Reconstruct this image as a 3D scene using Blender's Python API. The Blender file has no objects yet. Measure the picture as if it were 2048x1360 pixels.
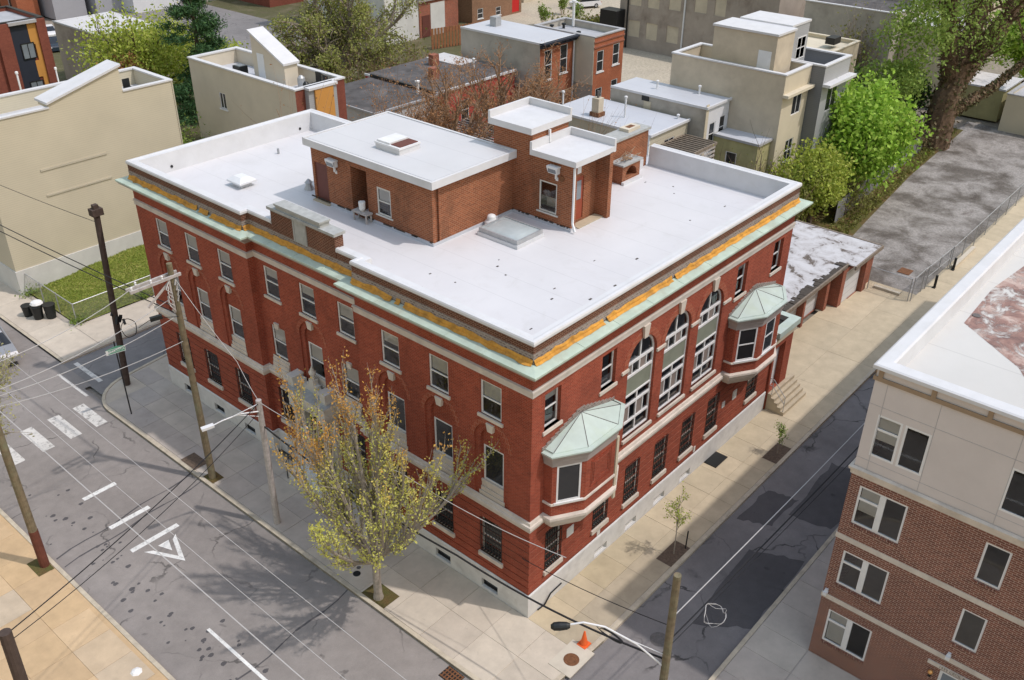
import bpy, math, random
import numpy as np
from mathutils import Vector, Matrix
random.seed(11)
RNG = np.random.default_rng(5)
SC = bpy.context.scene
COL = SC.collection
R = math.radians

# ------------------------------------------------------------------ camera
cam_d = bpy.data.cameras.new("camera")
cam = bpy.data.objects.new("camera", cam_d)
COL.objects.link(cam)
yaw, pit, rol = 0.8595, -0.5371, 0.0095
fw = Vector((math.cos(pit)*math.sin(yaw), math.cos(pit)*math.cos(yaw), math.sin(pit)))
rt = fw.cross(Vector((0, 0, 1))).normalized()
up = rt.cross(fw)
cr, sr = math.cos(rol), math.sin(rol)
rt, up = cr*rt + sr*up, -sr*rt + cr*up
M4 = Matrix((rt, up, -fw)).transposed().to_4x4()
M4.translation = Vector((-20.3639, -16.61, 28.2151))
cam.matrix_world = M4
cam_d.sensor_width = 36.0
cam_d.lens = 1891.46*36/2048
cam_d.clip_start = 0.5
cam_d.clip_end = 900
SC.camera = cam

# ------------------------------------------------------------------ light
SUNV = Vector((0.265, -0.55, 1.0)).normalized()
world = bpy.data.worlds.new("World")
SC.world = world
world.use_nodes = True
wn = world.node_tree.nodes
wl = world.node_tree.links
wn.clear()
sky = wn.new("ShaderNodeTexSky")
sky.sky_type = 'NISHITA'
sky.sun_disc = False
sky.sun_elevation = math.asin(SUNV.z)
sky.sun_rotation = math.atan2(SUNV.x, SUNV.y)
sky.air_density = 3.6
sky.dust_density = 2.0
sky.ozone_density = 3.4
bg = wn.new("ShaderNodeBackground")
bg.inputs[1].default_value = 0.15
wo = wn.new("ShaderNodeOutputWorld")
hz = wn.new("ShaderNodeMix")       # white balance of the hazy sky
hz.data_type = 'RGBA'; hz.blend_type = 'MULTIPLY'
hz.inputs[0].default_value = 1.0
hz.inputs[7].default_value = (1.06, .985, 1.10, 1)
wl.new(sky.outputs[0], hz.inputs[6])
wl.new(hz.outputs[2], bg.inputs[0])
wl.new(bg.outputs[0], wo.inputs[0])
sun_d = bpy.data.lights.new("sun", 'SUN')
sun_d.energy = 2.1
sun_d.angle = R(1.0)
sun_d.color = (1.0, 0.93, 0.89)
sun = bpy.data.objects.new("sun", sun_d)
sun.rotation_euler = SUNV.to_track_quat('Z', 'Y').to_euler()
sun.location = (0, 0, 60)
COL.objects.link(sun)
SC.view_settings.view_transform = 'Standard'
SC.view_settings.look = 'None'
SC.view_settings.gamma = 1
SC.view_settings.use_curve_mapping = False
SC.view_settings.exposure = 0.12
SC.cycles.max_bounces = 5
SC.cycles.diffuse_bounces = 3
SC.cycles.glossy_bounces = 2
SC.cycles.transparent_max_bounces = 10
SC.cycles.caustics_reflective = False
SC.cycles.caustics_refractive = False

# ------------------------------------------------------------------ materials
MATS = {}
class NT:
    def __init__(s, name):
        s.m = bpy.data.materials.new(name)
        s.m.use_nodes = True
        s.t = s.m.node_tree
        s.t.nodes.clear()
        s.o = s.t.nodes.new("ShaderNodeOutputMaterial")
        s.b = s.t.nodes.new("ShaderNodeBsdfPrincipled")
        s.link(s.b.outputs[0], s.o.inputs[0])
        MATS[name] = s.m
    def n(s, typ, **kw):
        x = s.t.nodes.new(typ)
        for k, v in kw.items():
            setattr(x, k, v)
        return x
    def link(s, a, b):
        s.t.links.new(a, b)
    def pos(s):
        return s.n("ShaderNodeNewGeometry").outputs['Position']
    def uv(s):
        return s.n("ShaderNodeUVMap", uv_map="UVMap").outputs[0]
    def noise(s, scale, detail=4, rough=.55, vec=None, dist=0, map_=None):
        x = s.n("ShaderNodeTexNoise")
        x.inputs['Scale'].default_value = scale
        x.inputs['Detail'].default_value = detail
        x.inputs['Roughness'].default_value = rough
        x.inputs['Distortion'].default_value = dist
        v = vec if vec is not None else s.pos()
        if map_:
            mp = s.n("ShaderNodeMapping")
            mp.inputs['Scale'].default_value = map_
            s.link(v, mp.inputs[0])
            v = mp.outputs[0]
        s.link(v, x.inputs['Vector'])
        return x.outputs['Fac']
    def ramp(s, fac, stops, interp='LINEAR'):
        x = s.n("ShaderNodeValToRGB")
        e = x.color_ramp
        e.interpolation = interp
        while len(e.elements) < len(stops):
            e.elements.new(.5)
        for el, (p, c) in zip(e.elements, stops):
            el.position = p
            el.color = tuple(c) + (1,) if len(c) == 3 else c
        s.link(fac, x.inputs[0])
        return x.outputs[0]
    def g(s, fac, a, b):
        return s.ramp(fac, [(a, (0, 0, 0)), (b, (1, 1, 1))])
    def mix(s, fac, a, b, typ='MIX'):
        x = s.n("ShaderNodeMix", data_type='RGBA', blend_type=typ)
        for i, v in ((0, fac), (6, a), (7, b)):
            if hasattr(v, 'is_output'):
                s.link(v, x.inputs[i])
            elif i == 0:
                x.inputs[0].default_value = v
            else:
                x.inputs[i].default_value = tuple(v) + (1,)
        return x.outputs[2]
    def math(s, op, a, b=0.0, c=0.0):
        x = s.n("ShaderNodeMath", operation=op)
        for i, v in enumerate((a, b, c)):
            if hasattr(v, 'is_output'):
                s.link(v, x.inputs[i])
            else:
                x.inputs[i].default_value = v
        return x.outputs[0]
    def bump(s, h, strength=.3, dist=.02):
        x = s.n("ShaderNodeBump")
        x.inputs['Strength'].default_value = strength
        x.inputs['Distance'].default_value = dist
        s.link(h, x.inputs['Height'])
        s.link(x.outputs[0], s.b.inputs['Normal'])
    def col(s, c):
        if hasattr(c, 'is_output'):
            s.link(c, s.b.inputs['Base Color'])
        else:
            s.b.inputs['Base Color'].default_value = tuple(c) + (1,)
    def rough(s, r, spec=.3, metal=0):
        s.b.inputs['Roughness'].default_value = r
        s.b.inputs['Specular IOR Level'].default_value = spec
        s.b.inputs['Metallic'].default_value = metal
    def sep(s, v):
        x = s.n("ShaderNodeSeparateXYZ")
        s.link(v, x.inputs[0])
        return x.outputs

def plain(name, c, r=.7, var=.12, scale=3.0, spec=.3, metal=0, bump=0, stain=None):
    s = NT(name)
    n = s.noise(scale, 5, .6)
    lo = [max(0, x*(1-var)) for x in c]
    hi = [min(1, x*(1+var)) for x in c]
    cc = s.ramp(n, [(.3, lo), (.7, hi)])
    if stain:
        st, amt, sscale = stain
        f = s.g(s.noise(sscale, 6, .65, dist=.4), .5, .75)
        cc = s.mix(s.math('MULTIPLY', f, amt), cc, st)
    s.col(cc)
    s.rough(r, spec, metal)
    if bump:
        s.bump(s.noise(scale*8, 4), bump, .01)
    return s.m

def brick(name, c1, c2, mortar, bw=.215, bh=.0735, ms=.011, dirt=None, bumpy=.25, var=.25):
    s = NT(name)
    t = s.n("ShaderNodeTexBrick")
    t.inputs['Scale'].default_value = 1
    t.inputs['Brick Width'].default_value = bw
    t.inputs['Row Height'].default_value = bh
    t.inputs['Mortar Size'].default_value = ms
    t.inputs['Mortar Smooth'].default_value = .2
    t.inputs['Bias'].default_value = 0
    t.inputs['Color1'].default_value = tuple(c1)+(1,)
    t.inputs['Color2'].default_value = tuple(c2)+(1,)
    t.inputs['Mortar'].default_value = tuple(mortar)+(1,)
    s.link(s.uv(), t.inputs['Vector'])
    big = s.noise(.55, 6, .65)
    c = s.mix(.9, t.outputs['Color'], s.ramp(big, [(.25, (1-var,)*3), (.75, (1+var*.6,)*3)]), 'MULTIPLY')
    fine = s.noise(9, 3, .6)
    c = s.mix(.5, c, s.ramp(fine, [(.3, (.75,)*3), (.7, (1.2,)*3)]), 'MULTIPLY')
    if dirt:
        f = s.g(s.noise(.7, 7, .7, dist=.5, map_=(1, 1, .45)), .52, .72)
        c = s.mix(s.math('MULTIPLY', f, dirt[1]), c, dirt[0])
    s.col(c)
    s.rough(.85, .2)
    s.bump(t.outputs['Fac'], -bumpy, .008)
    return s.m

def siding(name, c, pitch=.13, var=.06, vertical=False, depth=.5):
    s = NT(name)
    x = s.sep(s.uv())
    f = s.math('FRACT', s.math('DIVIDE', x[0 if vertical else 1], pitch))
    big = s.noise(.5, 5)
    cc = s.ramp(big, [(.25, [k*(1-var) for k in c]), (.75, [k*(1+var) for k in c])])
    gap = s.ramp(f, [(0, (.62,)*3), (.12, (1,)*3), (1, (1.0,)*3)])
    s.col(s.mix(1, cc, gap, 'MULTIPLY'))
    s.rough(.6, .3)
    s.bump(f, -depth, .02)
    return s.m

def membrane(name, c=(.615, .61, .62), seam=1.5, dirt=.38, tint=(.45, .44, .42)):
    s = NT(name)
    x = s.sep(s.uv())
    cc = s.ramp(s.noise(.35, 6, .6), [(.3, [k*.95 for k in c]), (.7, [k*1.03 for k in c])])
    f = s.g(s.noise(.9, 8, .72, dist=.7), .53, .8)
    cc = s.mix(s.math('MULTIPLY', f, dirt), cc, tint)
    f2 = s.g(s.noise(5, 8, .8), .66, .8)
    cc = s.mix(s.math('MULTIPLY', f2, dirt*.8), cc, [k*.6 for k in tint])
    sm = s.math('FRACT', s.math('DIVIDE', x[0], seam))
    line = s.ramp(sm, [(0, (.88,)*3), (.015, (.88,)*3), (.025, (1,)*3)])
    cc = s.mix(1, cc, line, 'MULTIPLY')
    s.col(cc)
    s.rough(.5, .3)
    s.bump(s.noise(.8, 5), .15, .05)
    return s.m

def glass(name, tint=.75, base=.03):
    s = NT(name)
    s.t.nodes.remove(s.b)
    tr = s.n("ShaderNodeBsdfTransparent")
    tr.inputs[0].default_value = (tint, tint*1.01, tint, 1)
    gl = s.n("ShaderNodeBsdfGlossy")
    gl.inputs['Roughness'].default_value = .03
    gl.inputs[0].default_value = (.95, .97, 1, 1)
    fr = s.n("ShaderNodeFresnel")
    fr.inputs[0].default_value = 1.5
    f = s.math('ADD', fr.outputs[0], base)
    mx = s.n("ShaderNodeMixShader")
    s.link(f, mx.inputs[0])
    s.link(tr.outputs[0], mx.inputs[1])
    s.link(gl.outputs[0], mx.inputs[2])
    s.link(mx.outputs[0], s.o.inputs[0])
    return s.m

def leafmat(name, cols, rough=.6, trans=.35, mixscale=.35, alt=None, zr=None):
    """leaf colours vary leaf by leaf; alt = second palette mixed in by branch zone"""
    s = NT(name)
    rnd = s.n("ShaderNodeNewGeometry").outputs['Random Per Island']
    st = [(i/max(1, len(cols)-1), c) for i, c in enumerate(cols)]
    cc = s.ramp(rnd, st)
    if alt:
        st2 = [(i/max(1, len(alt)-1), c) for i, c in enumerate(alt)]
        f = s.noise(mixscale, 2, .5)
        if zr:      # younger, more orange buds towards the top shoots
            z = s.sep(s.pos())[2]
            f = s.math('ADD', s.math('MULTIPLY', f, .9), s.math('DIVIDE', s.math('SUBTRACT', z, zr[0]), zr[1]))
        cc = s.mix(s.g(f, .42, .58), cc, s.ramp(rnd, st2))
    s.col(cc)
    s.rough(rough, .25)
    tl = s.n("ShaderNodeBsdfTranslucent")
    s.link(cc, tl.inputs[0])
    mx = s.n("ShaderNodeMixShader")
    mx.inputs[0].default_value = trans
    s.link(s.b.outputs[0], mx.inputs[1])
    s.link(tl.outputs[0], mx.inputs[2])
    s.link(mx.outputs[0], s.o.inputs[0])
    return s.m

def slabmat(name, cols, stain=(.16, .14, .12), amt=.35):
    s = NT(name)
    rnd = s.n("ShaderNodeObjectInfo").outputs['Random']
    cc = s.ramp(rnd, [(i/max(1, len(cols)-1), c) for i, c in enumerate(cols)])
    cc = s.mix(.8, cc, s.ramp(s.noise(1.1, 8, .65), [(.3, (.82,)*3), (.7, (1.12,)*3)]), 'MULTIPLY')
    f = s.g(s.noise(2.3, 6, .7, dist=.6), .6, .78)
    cc = s.mix(s.math('MULTIPLY', f, amt), cc, stain)
    cc = s.mix(.5, cc, s.ramp(s.noise(60, 3, .7), [(.3, (.85,)*3), (.7, (1.12,)*3)]), 'MULTIPLY')
    s.col(cc)
    s.rough(.9, .15)
    s.bump(s.noise(70, 3), .2, .004)
    return s.m

def asphalt(name, c, tone=.2, patch=None, crack=.5, yel=None):
    s = NT(name)
    cc = s.ramp(s.noise(.25, 7, .62, map_=(1, .5, 1)), [(.3, [k*(1-tone) for k in c]), (.7, [k*(1+tone) for k in c])])
    cc = s.mix(.7, cc, s.ramp(s.noise(2.0, 6, .7), [(.3, (.85,)*3), (.7, (1.15,)*3)]), 'MULTIPLY')
    cc = s.mix(.6, cc, s.ramp(s.noise(45, 4, .8), [(.3, (.7,)*3), (.7, (1.3,)*3)]), 'MULTIPLY')
    if patch:
        f = s.g(s.noise(.33, 6, .55, dist=.8), .6, .66)
        cc = s.mix(s.math('MULTIPLY', f, patch[1]), cc, patch[0])
    v = s.n("ShaderNodeTexVoronoi", feature='DISTANCE_TO_EDGE')
    v.inputs['Scale'].default_value = .28
    wob = s.n("ShaderNodeTexNoise")
    wob.inputs['Scale'].default_value = 1.2
    wob.inputs['Detail'].default_value = 4
    s.link(s.pos(), wob.inputs[0])
    av = s.n("ShaderNodeVectorMath", operation='ADD')
    s.link(s.pos(), av.inputs[0])
    s.link(wob.outputs['Color'], av.inputs[1])
    s.link(av.outputs[0], v.inputs['Vector'])
    ck = s.ramp(v.outputs['Distance'], [(0, (1,)*3), (.006, (.8,)*3), (.013, (0,)*3)])
    ck = s.math('MULTIPLY', ck, s.g(s.noise(.5, 3), .45, .6))
    cc = s.mix(s.math('MULTIPLY', ck, crack), cc, (.02, .02, .02))
    oil = s.g(s.noise(1.3, 3, .5, dist=.2), .7, .76)
    cc = s.mix(s.math('MULTIPLY', oil, .5), cc, (.03, .03, .03))
    s.col(cc)
    s.rough(.88, .2)
    s.bump(s.noise(90, 3), .25, .006)
    return s.m

def groundmat(name, cols, scale=.6, fine=20, bump=.5):
    s = NT(name)
    cc = s.ramp(s.noise(scale, 8, .65, dist=.3), [(.25+.5*i/max(1, len(cols)-1), c) for i, c in enumerate(cols)])
    cc = s.mix(.8, cc, s.ramp(s.noise(fine, 5, .8), [(.3, (.6,)*3), (.7, (1.4,)*3)]), 'MULTIPLY')
    s.col(cc)
    s.rough(.95, .1)
    s.bump(s.noise(fine*2, 4), bump, .03)
    return s.m

def painted(name, c=(.78, .78, .75), wear=.45, under=(.1, .1, .1)):
    s = NT(name)
    f = s.g(s.noise(3.2, 9, .75), .5-.12*wear, .5+.3*(1-wear))
    f = s.math('SUBTRACT', 1.0, s.math('MULTIPLY', s.g(s.noise(4, 9, .78, dist=.3), .5, .62), wear))
    s.col(s.mix(f, under, s.ramp(s.noise(1, 4), [(.3, [k*.85 for k in c]), (.7, c)])))
    s.rough(.8, .2)
    return s.m

brick('brick_main', (.35, .072, .038), (.25, .046, .026), (.33, .14, .095), ms=.009, var=.28, dirt=((.13, .04, .028), .45))
brick('brick_arch', (.37, .078, .038), (.25, .048, .024), (.40, .18, .12), bw=.075, bh=.2, ms=.012, var=.2)
brick('brick_parapet', (.135, .045, .026), (.085, .032, .022), (.27, .17, .12), ms=.012, dirt=((.05, .04, .035), .6), var=.35)
brick('brick_roof_house', (.32, .105, .046), (.22, .07, .032), (.33, .19, .12), ms=.012, dirt=((.07, .045, .03), .55), bh=.085, bw=.24)
brick('brick_apartment', (.23, .09, .062), (.15, .058, .045), (.42, .31, .25), ms=.011, bh=.08, bw=.23, var=.18)
brick('brick_orange', (.40, .115, .05), (.33, .09, .04), (.38, .2, .13), ms=.008)
brick('brick_rust', (.36, .10, .055), (.25, .075, .045), (.33, .2, .15), ms=.01, dirt=((.12, .1, .09), .5))
brick('brick_redpaint', (.52, .09, .07), (.45, .075, .06), (.38, .07, .055), ms=.006)
brick('brick_brown', (.27, .14, .08), (.21, .105, .06), (.32, .22, .15), ms=.01)
brick('brick_plum', (.24, .075, .05), (.2, .06, .042), (.23, .09, .065), ms=.007)
brick('rubble_stone', (.30, .25, .23), (.14, .11, .10), (.33, .29, .26), bw=.16, bh=.09, ms=.02, bumpy=.8)
plain('limestone', (.60, .54, .47), .8, .12, 1.5, bump=.15, stain=((.32, .28, .24), .5, 1.6))
plain('frieze_stone', (.56, .51, .46), .8, .1, 2, stain=((.33, .3, .28), .4, 1.2))
plain('granite', (.62, .62, .61), .7, .08, 2.5, bump=.1, stain=((.38, .37, .35), .5, 1.4))
plain('cornice_grey', (.36, .32, .30), .7, .12, 2)
plain('copper_green', (.43, .52, .44), .6, .14, 1.3, stain=((.33, .30, .22), .55, 1.1), bump=.05)
plain('copper_pale', (.46, .55, .51), .5, .08, 1.5, stain=((.42, .50, .36), .5, 1.0))
plain('ochre_flashing', (.55, .27, .045), .75, .25, 3.5, bump=.5, stain=((.17, .09, .04), .7, 2.2))
plain('coping_white', (.61, .615, .63), .5, .05, 1.2, stain=((.5, .5, .48), .35, 1.5))
plain('trim_white', (.72, .72, .72), .5, .05, 2)
plain('trim_offwhite', (.62, .60, .56), .6, .08, 2)
plain('trim_grey', (.38, .38, .39), .6, .1, 2)
plain('stone_cap_grey', (.36, .37, .36), .8, .15, 4, bump=.2)
plain('portico_stone', (.58, .56, .51), .75, .12, 1.8, stain=((.36, .35, .31), .5, 1.4))
plain('dark_interior', (.02, .019, .018), .9)
plain('iron_black', (.015, .015, .016), .5, .2, 6, spec=.4)
plain('blind_grey', (.72, .73, .76), .8, .06, 3)
plain('curtain', (.45, .42, .38), .9, .2, 6)
plain('panel_green', (.215, .235, .185), .7, .1, 1.5, stain=((.3, .29, .24), .3, 2))
plain('panel_taupe', (.23, .19, .17), .7, .12, 2)
plain('door_maroon', (.13, .045, .035), .6, .1, 3)
plain('door_rust', (.28, .065, .035), .6, .1, 3)
plain('door_white', (.70, .72, .74), .5, .04, 2)
plain('metal_grey', (.42, .43, .44), .45, .1, 4, metal=.4)
plain('metal_white', (.70, .71, .72), .4, .05, 3)
plain('wood_pole', (.17, .135, .085), .9, .3, 5, bump=.4, stain=((.19, .21, .13), .7, 1.4))
plain('wood_dark', (.07, .05, .042), .9, .25, 5, bump=.4)
plain('wood_wrap', (.13, .045, .03), .8, .2, 4)
plain('wood_bleached', (.42, .39, .37), .85, .2, 6, bump=.3)
plain('wood_grey', (.23, .19, .15), .9, .25, 5, bump=.3)
plain('wood_fence', (.25, .11, .05), .85, .25, 3)
plain('cable_white', (.48, .47, .46), .5, .05, 2)
plain('cable_black', (.02, .02, .022), .6, .05, 2)
plain('plastic_black', (.014, .016, .017), .45, .1, 3, spec=.4)
plain('bag_white', (.75, .75, .74), .5, .05, 8)
plain('rubber', (.02, .02, .02), .8, .05, 3)
plain('car_silver', (.42, .42, .44), .3, .03, 2, spec=.5, metal=.5)
plain('car_white', (.75, .75, .76), .25, .03, 2, spec=.5)
plain('car_dark', (.025, .04, .06), .25, .05, 2, spec=.5)
plain('car_glass', (.02, .022, .025), .08, .05, 2, spec=.6)
plain('lamp_red', (.5, .02, .02), .3, .03, 2)
plain('cone_orange', (.75, .13, .03), .5, .06, 4)
plain('iron_rust', (.17, .075, .035), .8, .25, 5, bump=.3)
plain('iron_cover', (.13, .12, .115), .7, .2, 8, bump=.4)
plain('sign_green', (.10, .30, .20), .5, .04, 2)
plain('sign_white', (.72, .74, .73), .5, .03, 2)
plain('stucco_grey', (.42, .39, .34), .9, .12, .9, bump=.2, stain=((.19, .17, .15), .5, .6))
plain('stucco_tan', (.58, .52, .42), .85, .06, .7, bump=.1)
plain('stucco_beige', (.54, .475, .37), .9, .1, .8, stain=((.34, .29, .22), .4, .5))
plain('stucco_pink', (.60, .55, .53), .85, .05, .8, bump=.15)
plain('stucco_cream', (.56, .50, .38), .85, .05, .8)
plain('stucco_old', (.36, .31, .265), .9, .12, .6, stain=((.14, .10, .08), .8, .28), bump=.3)
plain('stucco_yellow', (.40, .37, .19), .9, .14, .8, stain=((.23, .21, .12), .5, .7))
plain('wall_white', (.66, .67, .69), .7, .06, .4)
plain('wall_whitegrey', (.60, .60, .58), .85, .12, .4, stain=((.42, .41, .39), .5, .4))
plain('wall_lavender', (.36, .365, .40), .75, .05, .4)
plain('wall_bluegrey', (.23, .25, .28), .75, .06, .4)
plain('wall_navy', (.025, .03, .045), .6, .1, .6)
plain('panel_ochre', (.55, .27, .07), .6, .06, .8)
plain('brown_beam', (.31, .225, .15), .8, .08, 2)
plain('roof_dark', (.085, .08, .08), .9, .3, 1.2, bump=.3, stain=((.24, .22, .21), .5, .5))
plain('roof_grey', (.40, .41, .43), .8, .12, .7, stain=((.25, .25, .25), .5, .6))
plain('roof_cream', (.60, .54, .42), .8, .1, .7)
plain('concrete_step', (.47, .40, .29), .9, .1, 2.5, bump=.15, stain=((.3, .25, .18), .4, 2))
plain('concrete_light', (.56, .51, .42), .9, .08, 1.2, stain=((.35, .31, .25), .35, 1))
plain('kerb_stone', (.50, .44, .34), .9, .15, 2.5, stain=((.22, .19, .16), .5, 1.5))
plain('soil', (.13, .095, .07), .95, .3, 9, bump=.6)
plain('gold_lamp', (.7, .38, .14), .3, .1, 4, metal=.6)
plain('floor_beige', (.40, .35, .27), .7, .08, 2)
plain('room_wall', (.5, .47, .42), .9, .05, 1)
plain('trunk_bark', (.115, .085, .065), .95, .3, 10, bump=.6)
plain('trunk_grey', (.31, .275, .235), .95, .25, 8, bump=.4)
plain('trunk_ivy', (.13, .085, .055), .95, .4, 5, bump=.8)
plain('twig_brown', (.30, .20, .13), .9, .25, 6)
plain('twig_grey', (.27, .225, .19), .9, .2, 6)
plain('debris', (.07, .06, .05), .9, .2, 6)
siding('siding_tan', (.56, .51, .39), .135)
siding('siding_grey', (.20, .205, .215), .13)
siding('siding_light', (.50, .50, .50), .11)
siding('siding_cream', (.50, .46, .36), .13)
siding('siding_slate', (.36, .37, .38), .13, vertical=False)
siding('garage_door', (.64, .65, .66), .5, depth=.3)
siding('shutter_green', (.18, .27, .13), .12, depth=.9)
membrane('membrane_white')
membrane('membrane_pen', (.56, .565, .58), 1.9, .12)
membrane('membrane_cool', (.50, .52, .56), 1.4, .3)
membrane('membrane_apartment', (.56, .55, .525), 3, .35, (.5, .46, .42))
membrane('membrane_worn', (.58, .57, .57), 2.2, .9, (.17, .14, .12))
glass('window_glass', .92)
glass('sky_glass', .55, .05)
plain('pane_dark', (.022, .024, .027), .06, .1, 2, spec=.6)
plain('pane_blue', (.2, .23, .26), .08, .15, 1.2, spec=.6)
plain('skylight_pane', (.40, .45, .46), .18, .12, 1.2, spec=.5)
slabmat('slab_grey', [(.45, .40, .34), (.54, .475, .39), (.57, .505, .415), (.51, .45, .37)])
slabmat('slab_tan', [(.50, .42, .29), (.46, .385, .26), (.53, .44, .30), (.40, .345, .26), (.50, .42, .28)])
slabmat('slab_orange', [(.56, .40, .23), (.52, .375, .225), (.58, .425, .26), (.50, .42, .32)], amt=.2)
slabmat('slab_apron', [(.52, .44, .31), (.49, .42, .30), (.55, .465, .33)], amt=.25)
slabmat('slab_cool', [(.42, .375, .335), (.46, .41, .36), (.50, .45, .385), (.41, .37, .34)])
asphalt('road_main', (.255, .232, .215), .14, None, .6)
asphalt('road_cross', (.21, .20, .195), .15)
asphalt('road_alley', (.19, .178, .175), .18, ((.06, .057, .058), .75), .8)
asphalt('patch_dark', (.095, .09, .092), .15, None, .2)
groundmat('gravel', [(.07, .058, .05), (.15, .135, .12), (.33, .31, .29), (.10, .08, .07)], .35, 6, 1)
groundmat('grass_ground', [(.15, .21, .04), (.24, .29, .06), (.33, .32, .10), (.18, .25, .05)], .5, 14)
groundmat('yard_ground', [(.13, .11, .075), (.10, .10, .05), (.2, .17, .12)], .3, 8)
groundmat('far_ground', [(.22, .20, .17), (.28, .25, .21), (.16, .16, .12)], .05, 3)
groundmat('litter_ground', [(.20, .10, .035), (.13, .09, .04), (.10, .10, .035), (.25, .15, .05)], .8, 16)
groundmat('lot_concrete', [(.40, .36, .28), (.46, .41, .32), (.36, .32, .26)], .15, 4)
groundmat('moss', [(.12, .09, .03), (.13, .12, .03), (.2, .14, .05)], 1.2, 18)
painted('paint_white')
painted('paint_worn', (.66, .64, .6), .75, (.15, .14, .13))
leafmat('leaf_street', [(.60, .60, .12), (.70, .68, .20), (.50, .53, .11)], alt=[(.62, .32, .07), (.68, .42, .10), (.50, .25, .08)], mixscale=.3, zr=(7.6, 9))
leafmat('leaf_bright', [(.26, .46, .05), (.36, .56, .07), (.44, .60, .11), (.19, .36, .04)], trans=.35)
leafmat('leaf_yellowgreen', [(.34, .43, .06), (.46, .52, .09), (.26, .35, .05), (.50, .50, .13)])
leafmat('leaf_willow', [(.30, .34, .08), (.38, .40, .12), (.24, .27, .07), (.33, .28, .14)])
leafmat('leaf_mid', [(.16, .25, .05), (.24, .34, .07), (.31, .40, .10)])
leafmat('leaf_pine', [(.025, .07, .028), (.05, .115, .04), (.085, .17, .055)], trans=.15)
leafmat('leaf_dark', [(.03, .07, .015), (.06, .12, .025)], trans=.2)
leafmat('leaf_rust', [(.40, .19, .08), (.48, .26, .12), (.33, .17, .08)])
leafmat('leaf_olive', [(.19, .20, .05), (.26, .27, .07), (.15, .15, .045)])
leafmat('leaf_pale', [(.38, .36, .17), (.44, .42, .2), (.28, .29, .09)])
leafmat('leaf_ivy', [(.13, .09, .05), (.2, .14, .08), (.09, .11, .04), (.16, .12, .06)], trans=.15)
leafmat('blade_grass', [(.20, .29, .04), (.30, .38, .06), (.40, .40, .11), (.16, .24, .04)], trans=.3)
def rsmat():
    s = NT('roof_brown_mottle')
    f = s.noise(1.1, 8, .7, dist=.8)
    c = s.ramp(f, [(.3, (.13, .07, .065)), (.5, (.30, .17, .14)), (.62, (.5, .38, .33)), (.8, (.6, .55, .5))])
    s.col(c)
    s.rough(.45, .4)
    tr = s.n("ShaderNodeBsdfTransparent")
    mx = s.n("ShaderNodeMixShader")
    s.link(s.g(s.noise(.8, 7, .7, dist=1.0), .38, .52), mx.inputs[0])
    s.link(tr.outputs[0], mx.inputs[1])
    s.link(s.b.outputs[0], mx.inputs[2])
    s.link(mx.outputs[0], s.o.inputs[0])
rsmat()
def chainmat():
    s = NT('chain_link')
    s.col((.28, .28, .28)); s.rough(.5, .4, .5)
    x = s.sep(s.uv())
    a = s.math('FRACT', s.math('MULTIPLY', s.math('ADD', x[0], x[1]), 14))
    b = s.math('FRACT', s.math('MULTIPLY', s.math('SUBTRACT', x[0], x[1]), 14))
    m = s.math('MAXIMUM', s.math('LESS_THAN', a, .13), s.math('LESS_THAN', b, .13))
    tr = s.n("ShaderNodeBsdfTransparent")
    mx = s.n("ShaderNodeMixShader")
    s.link(m, mx.inputs[0])
    s.link(tr.outputs[0], mx.inputs[1])
    s.link(s.b.outputs[0], mx.inputs[2])
    s.link(mx.outputs[0], s.o.inputs[0])
chainmat()

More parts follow.
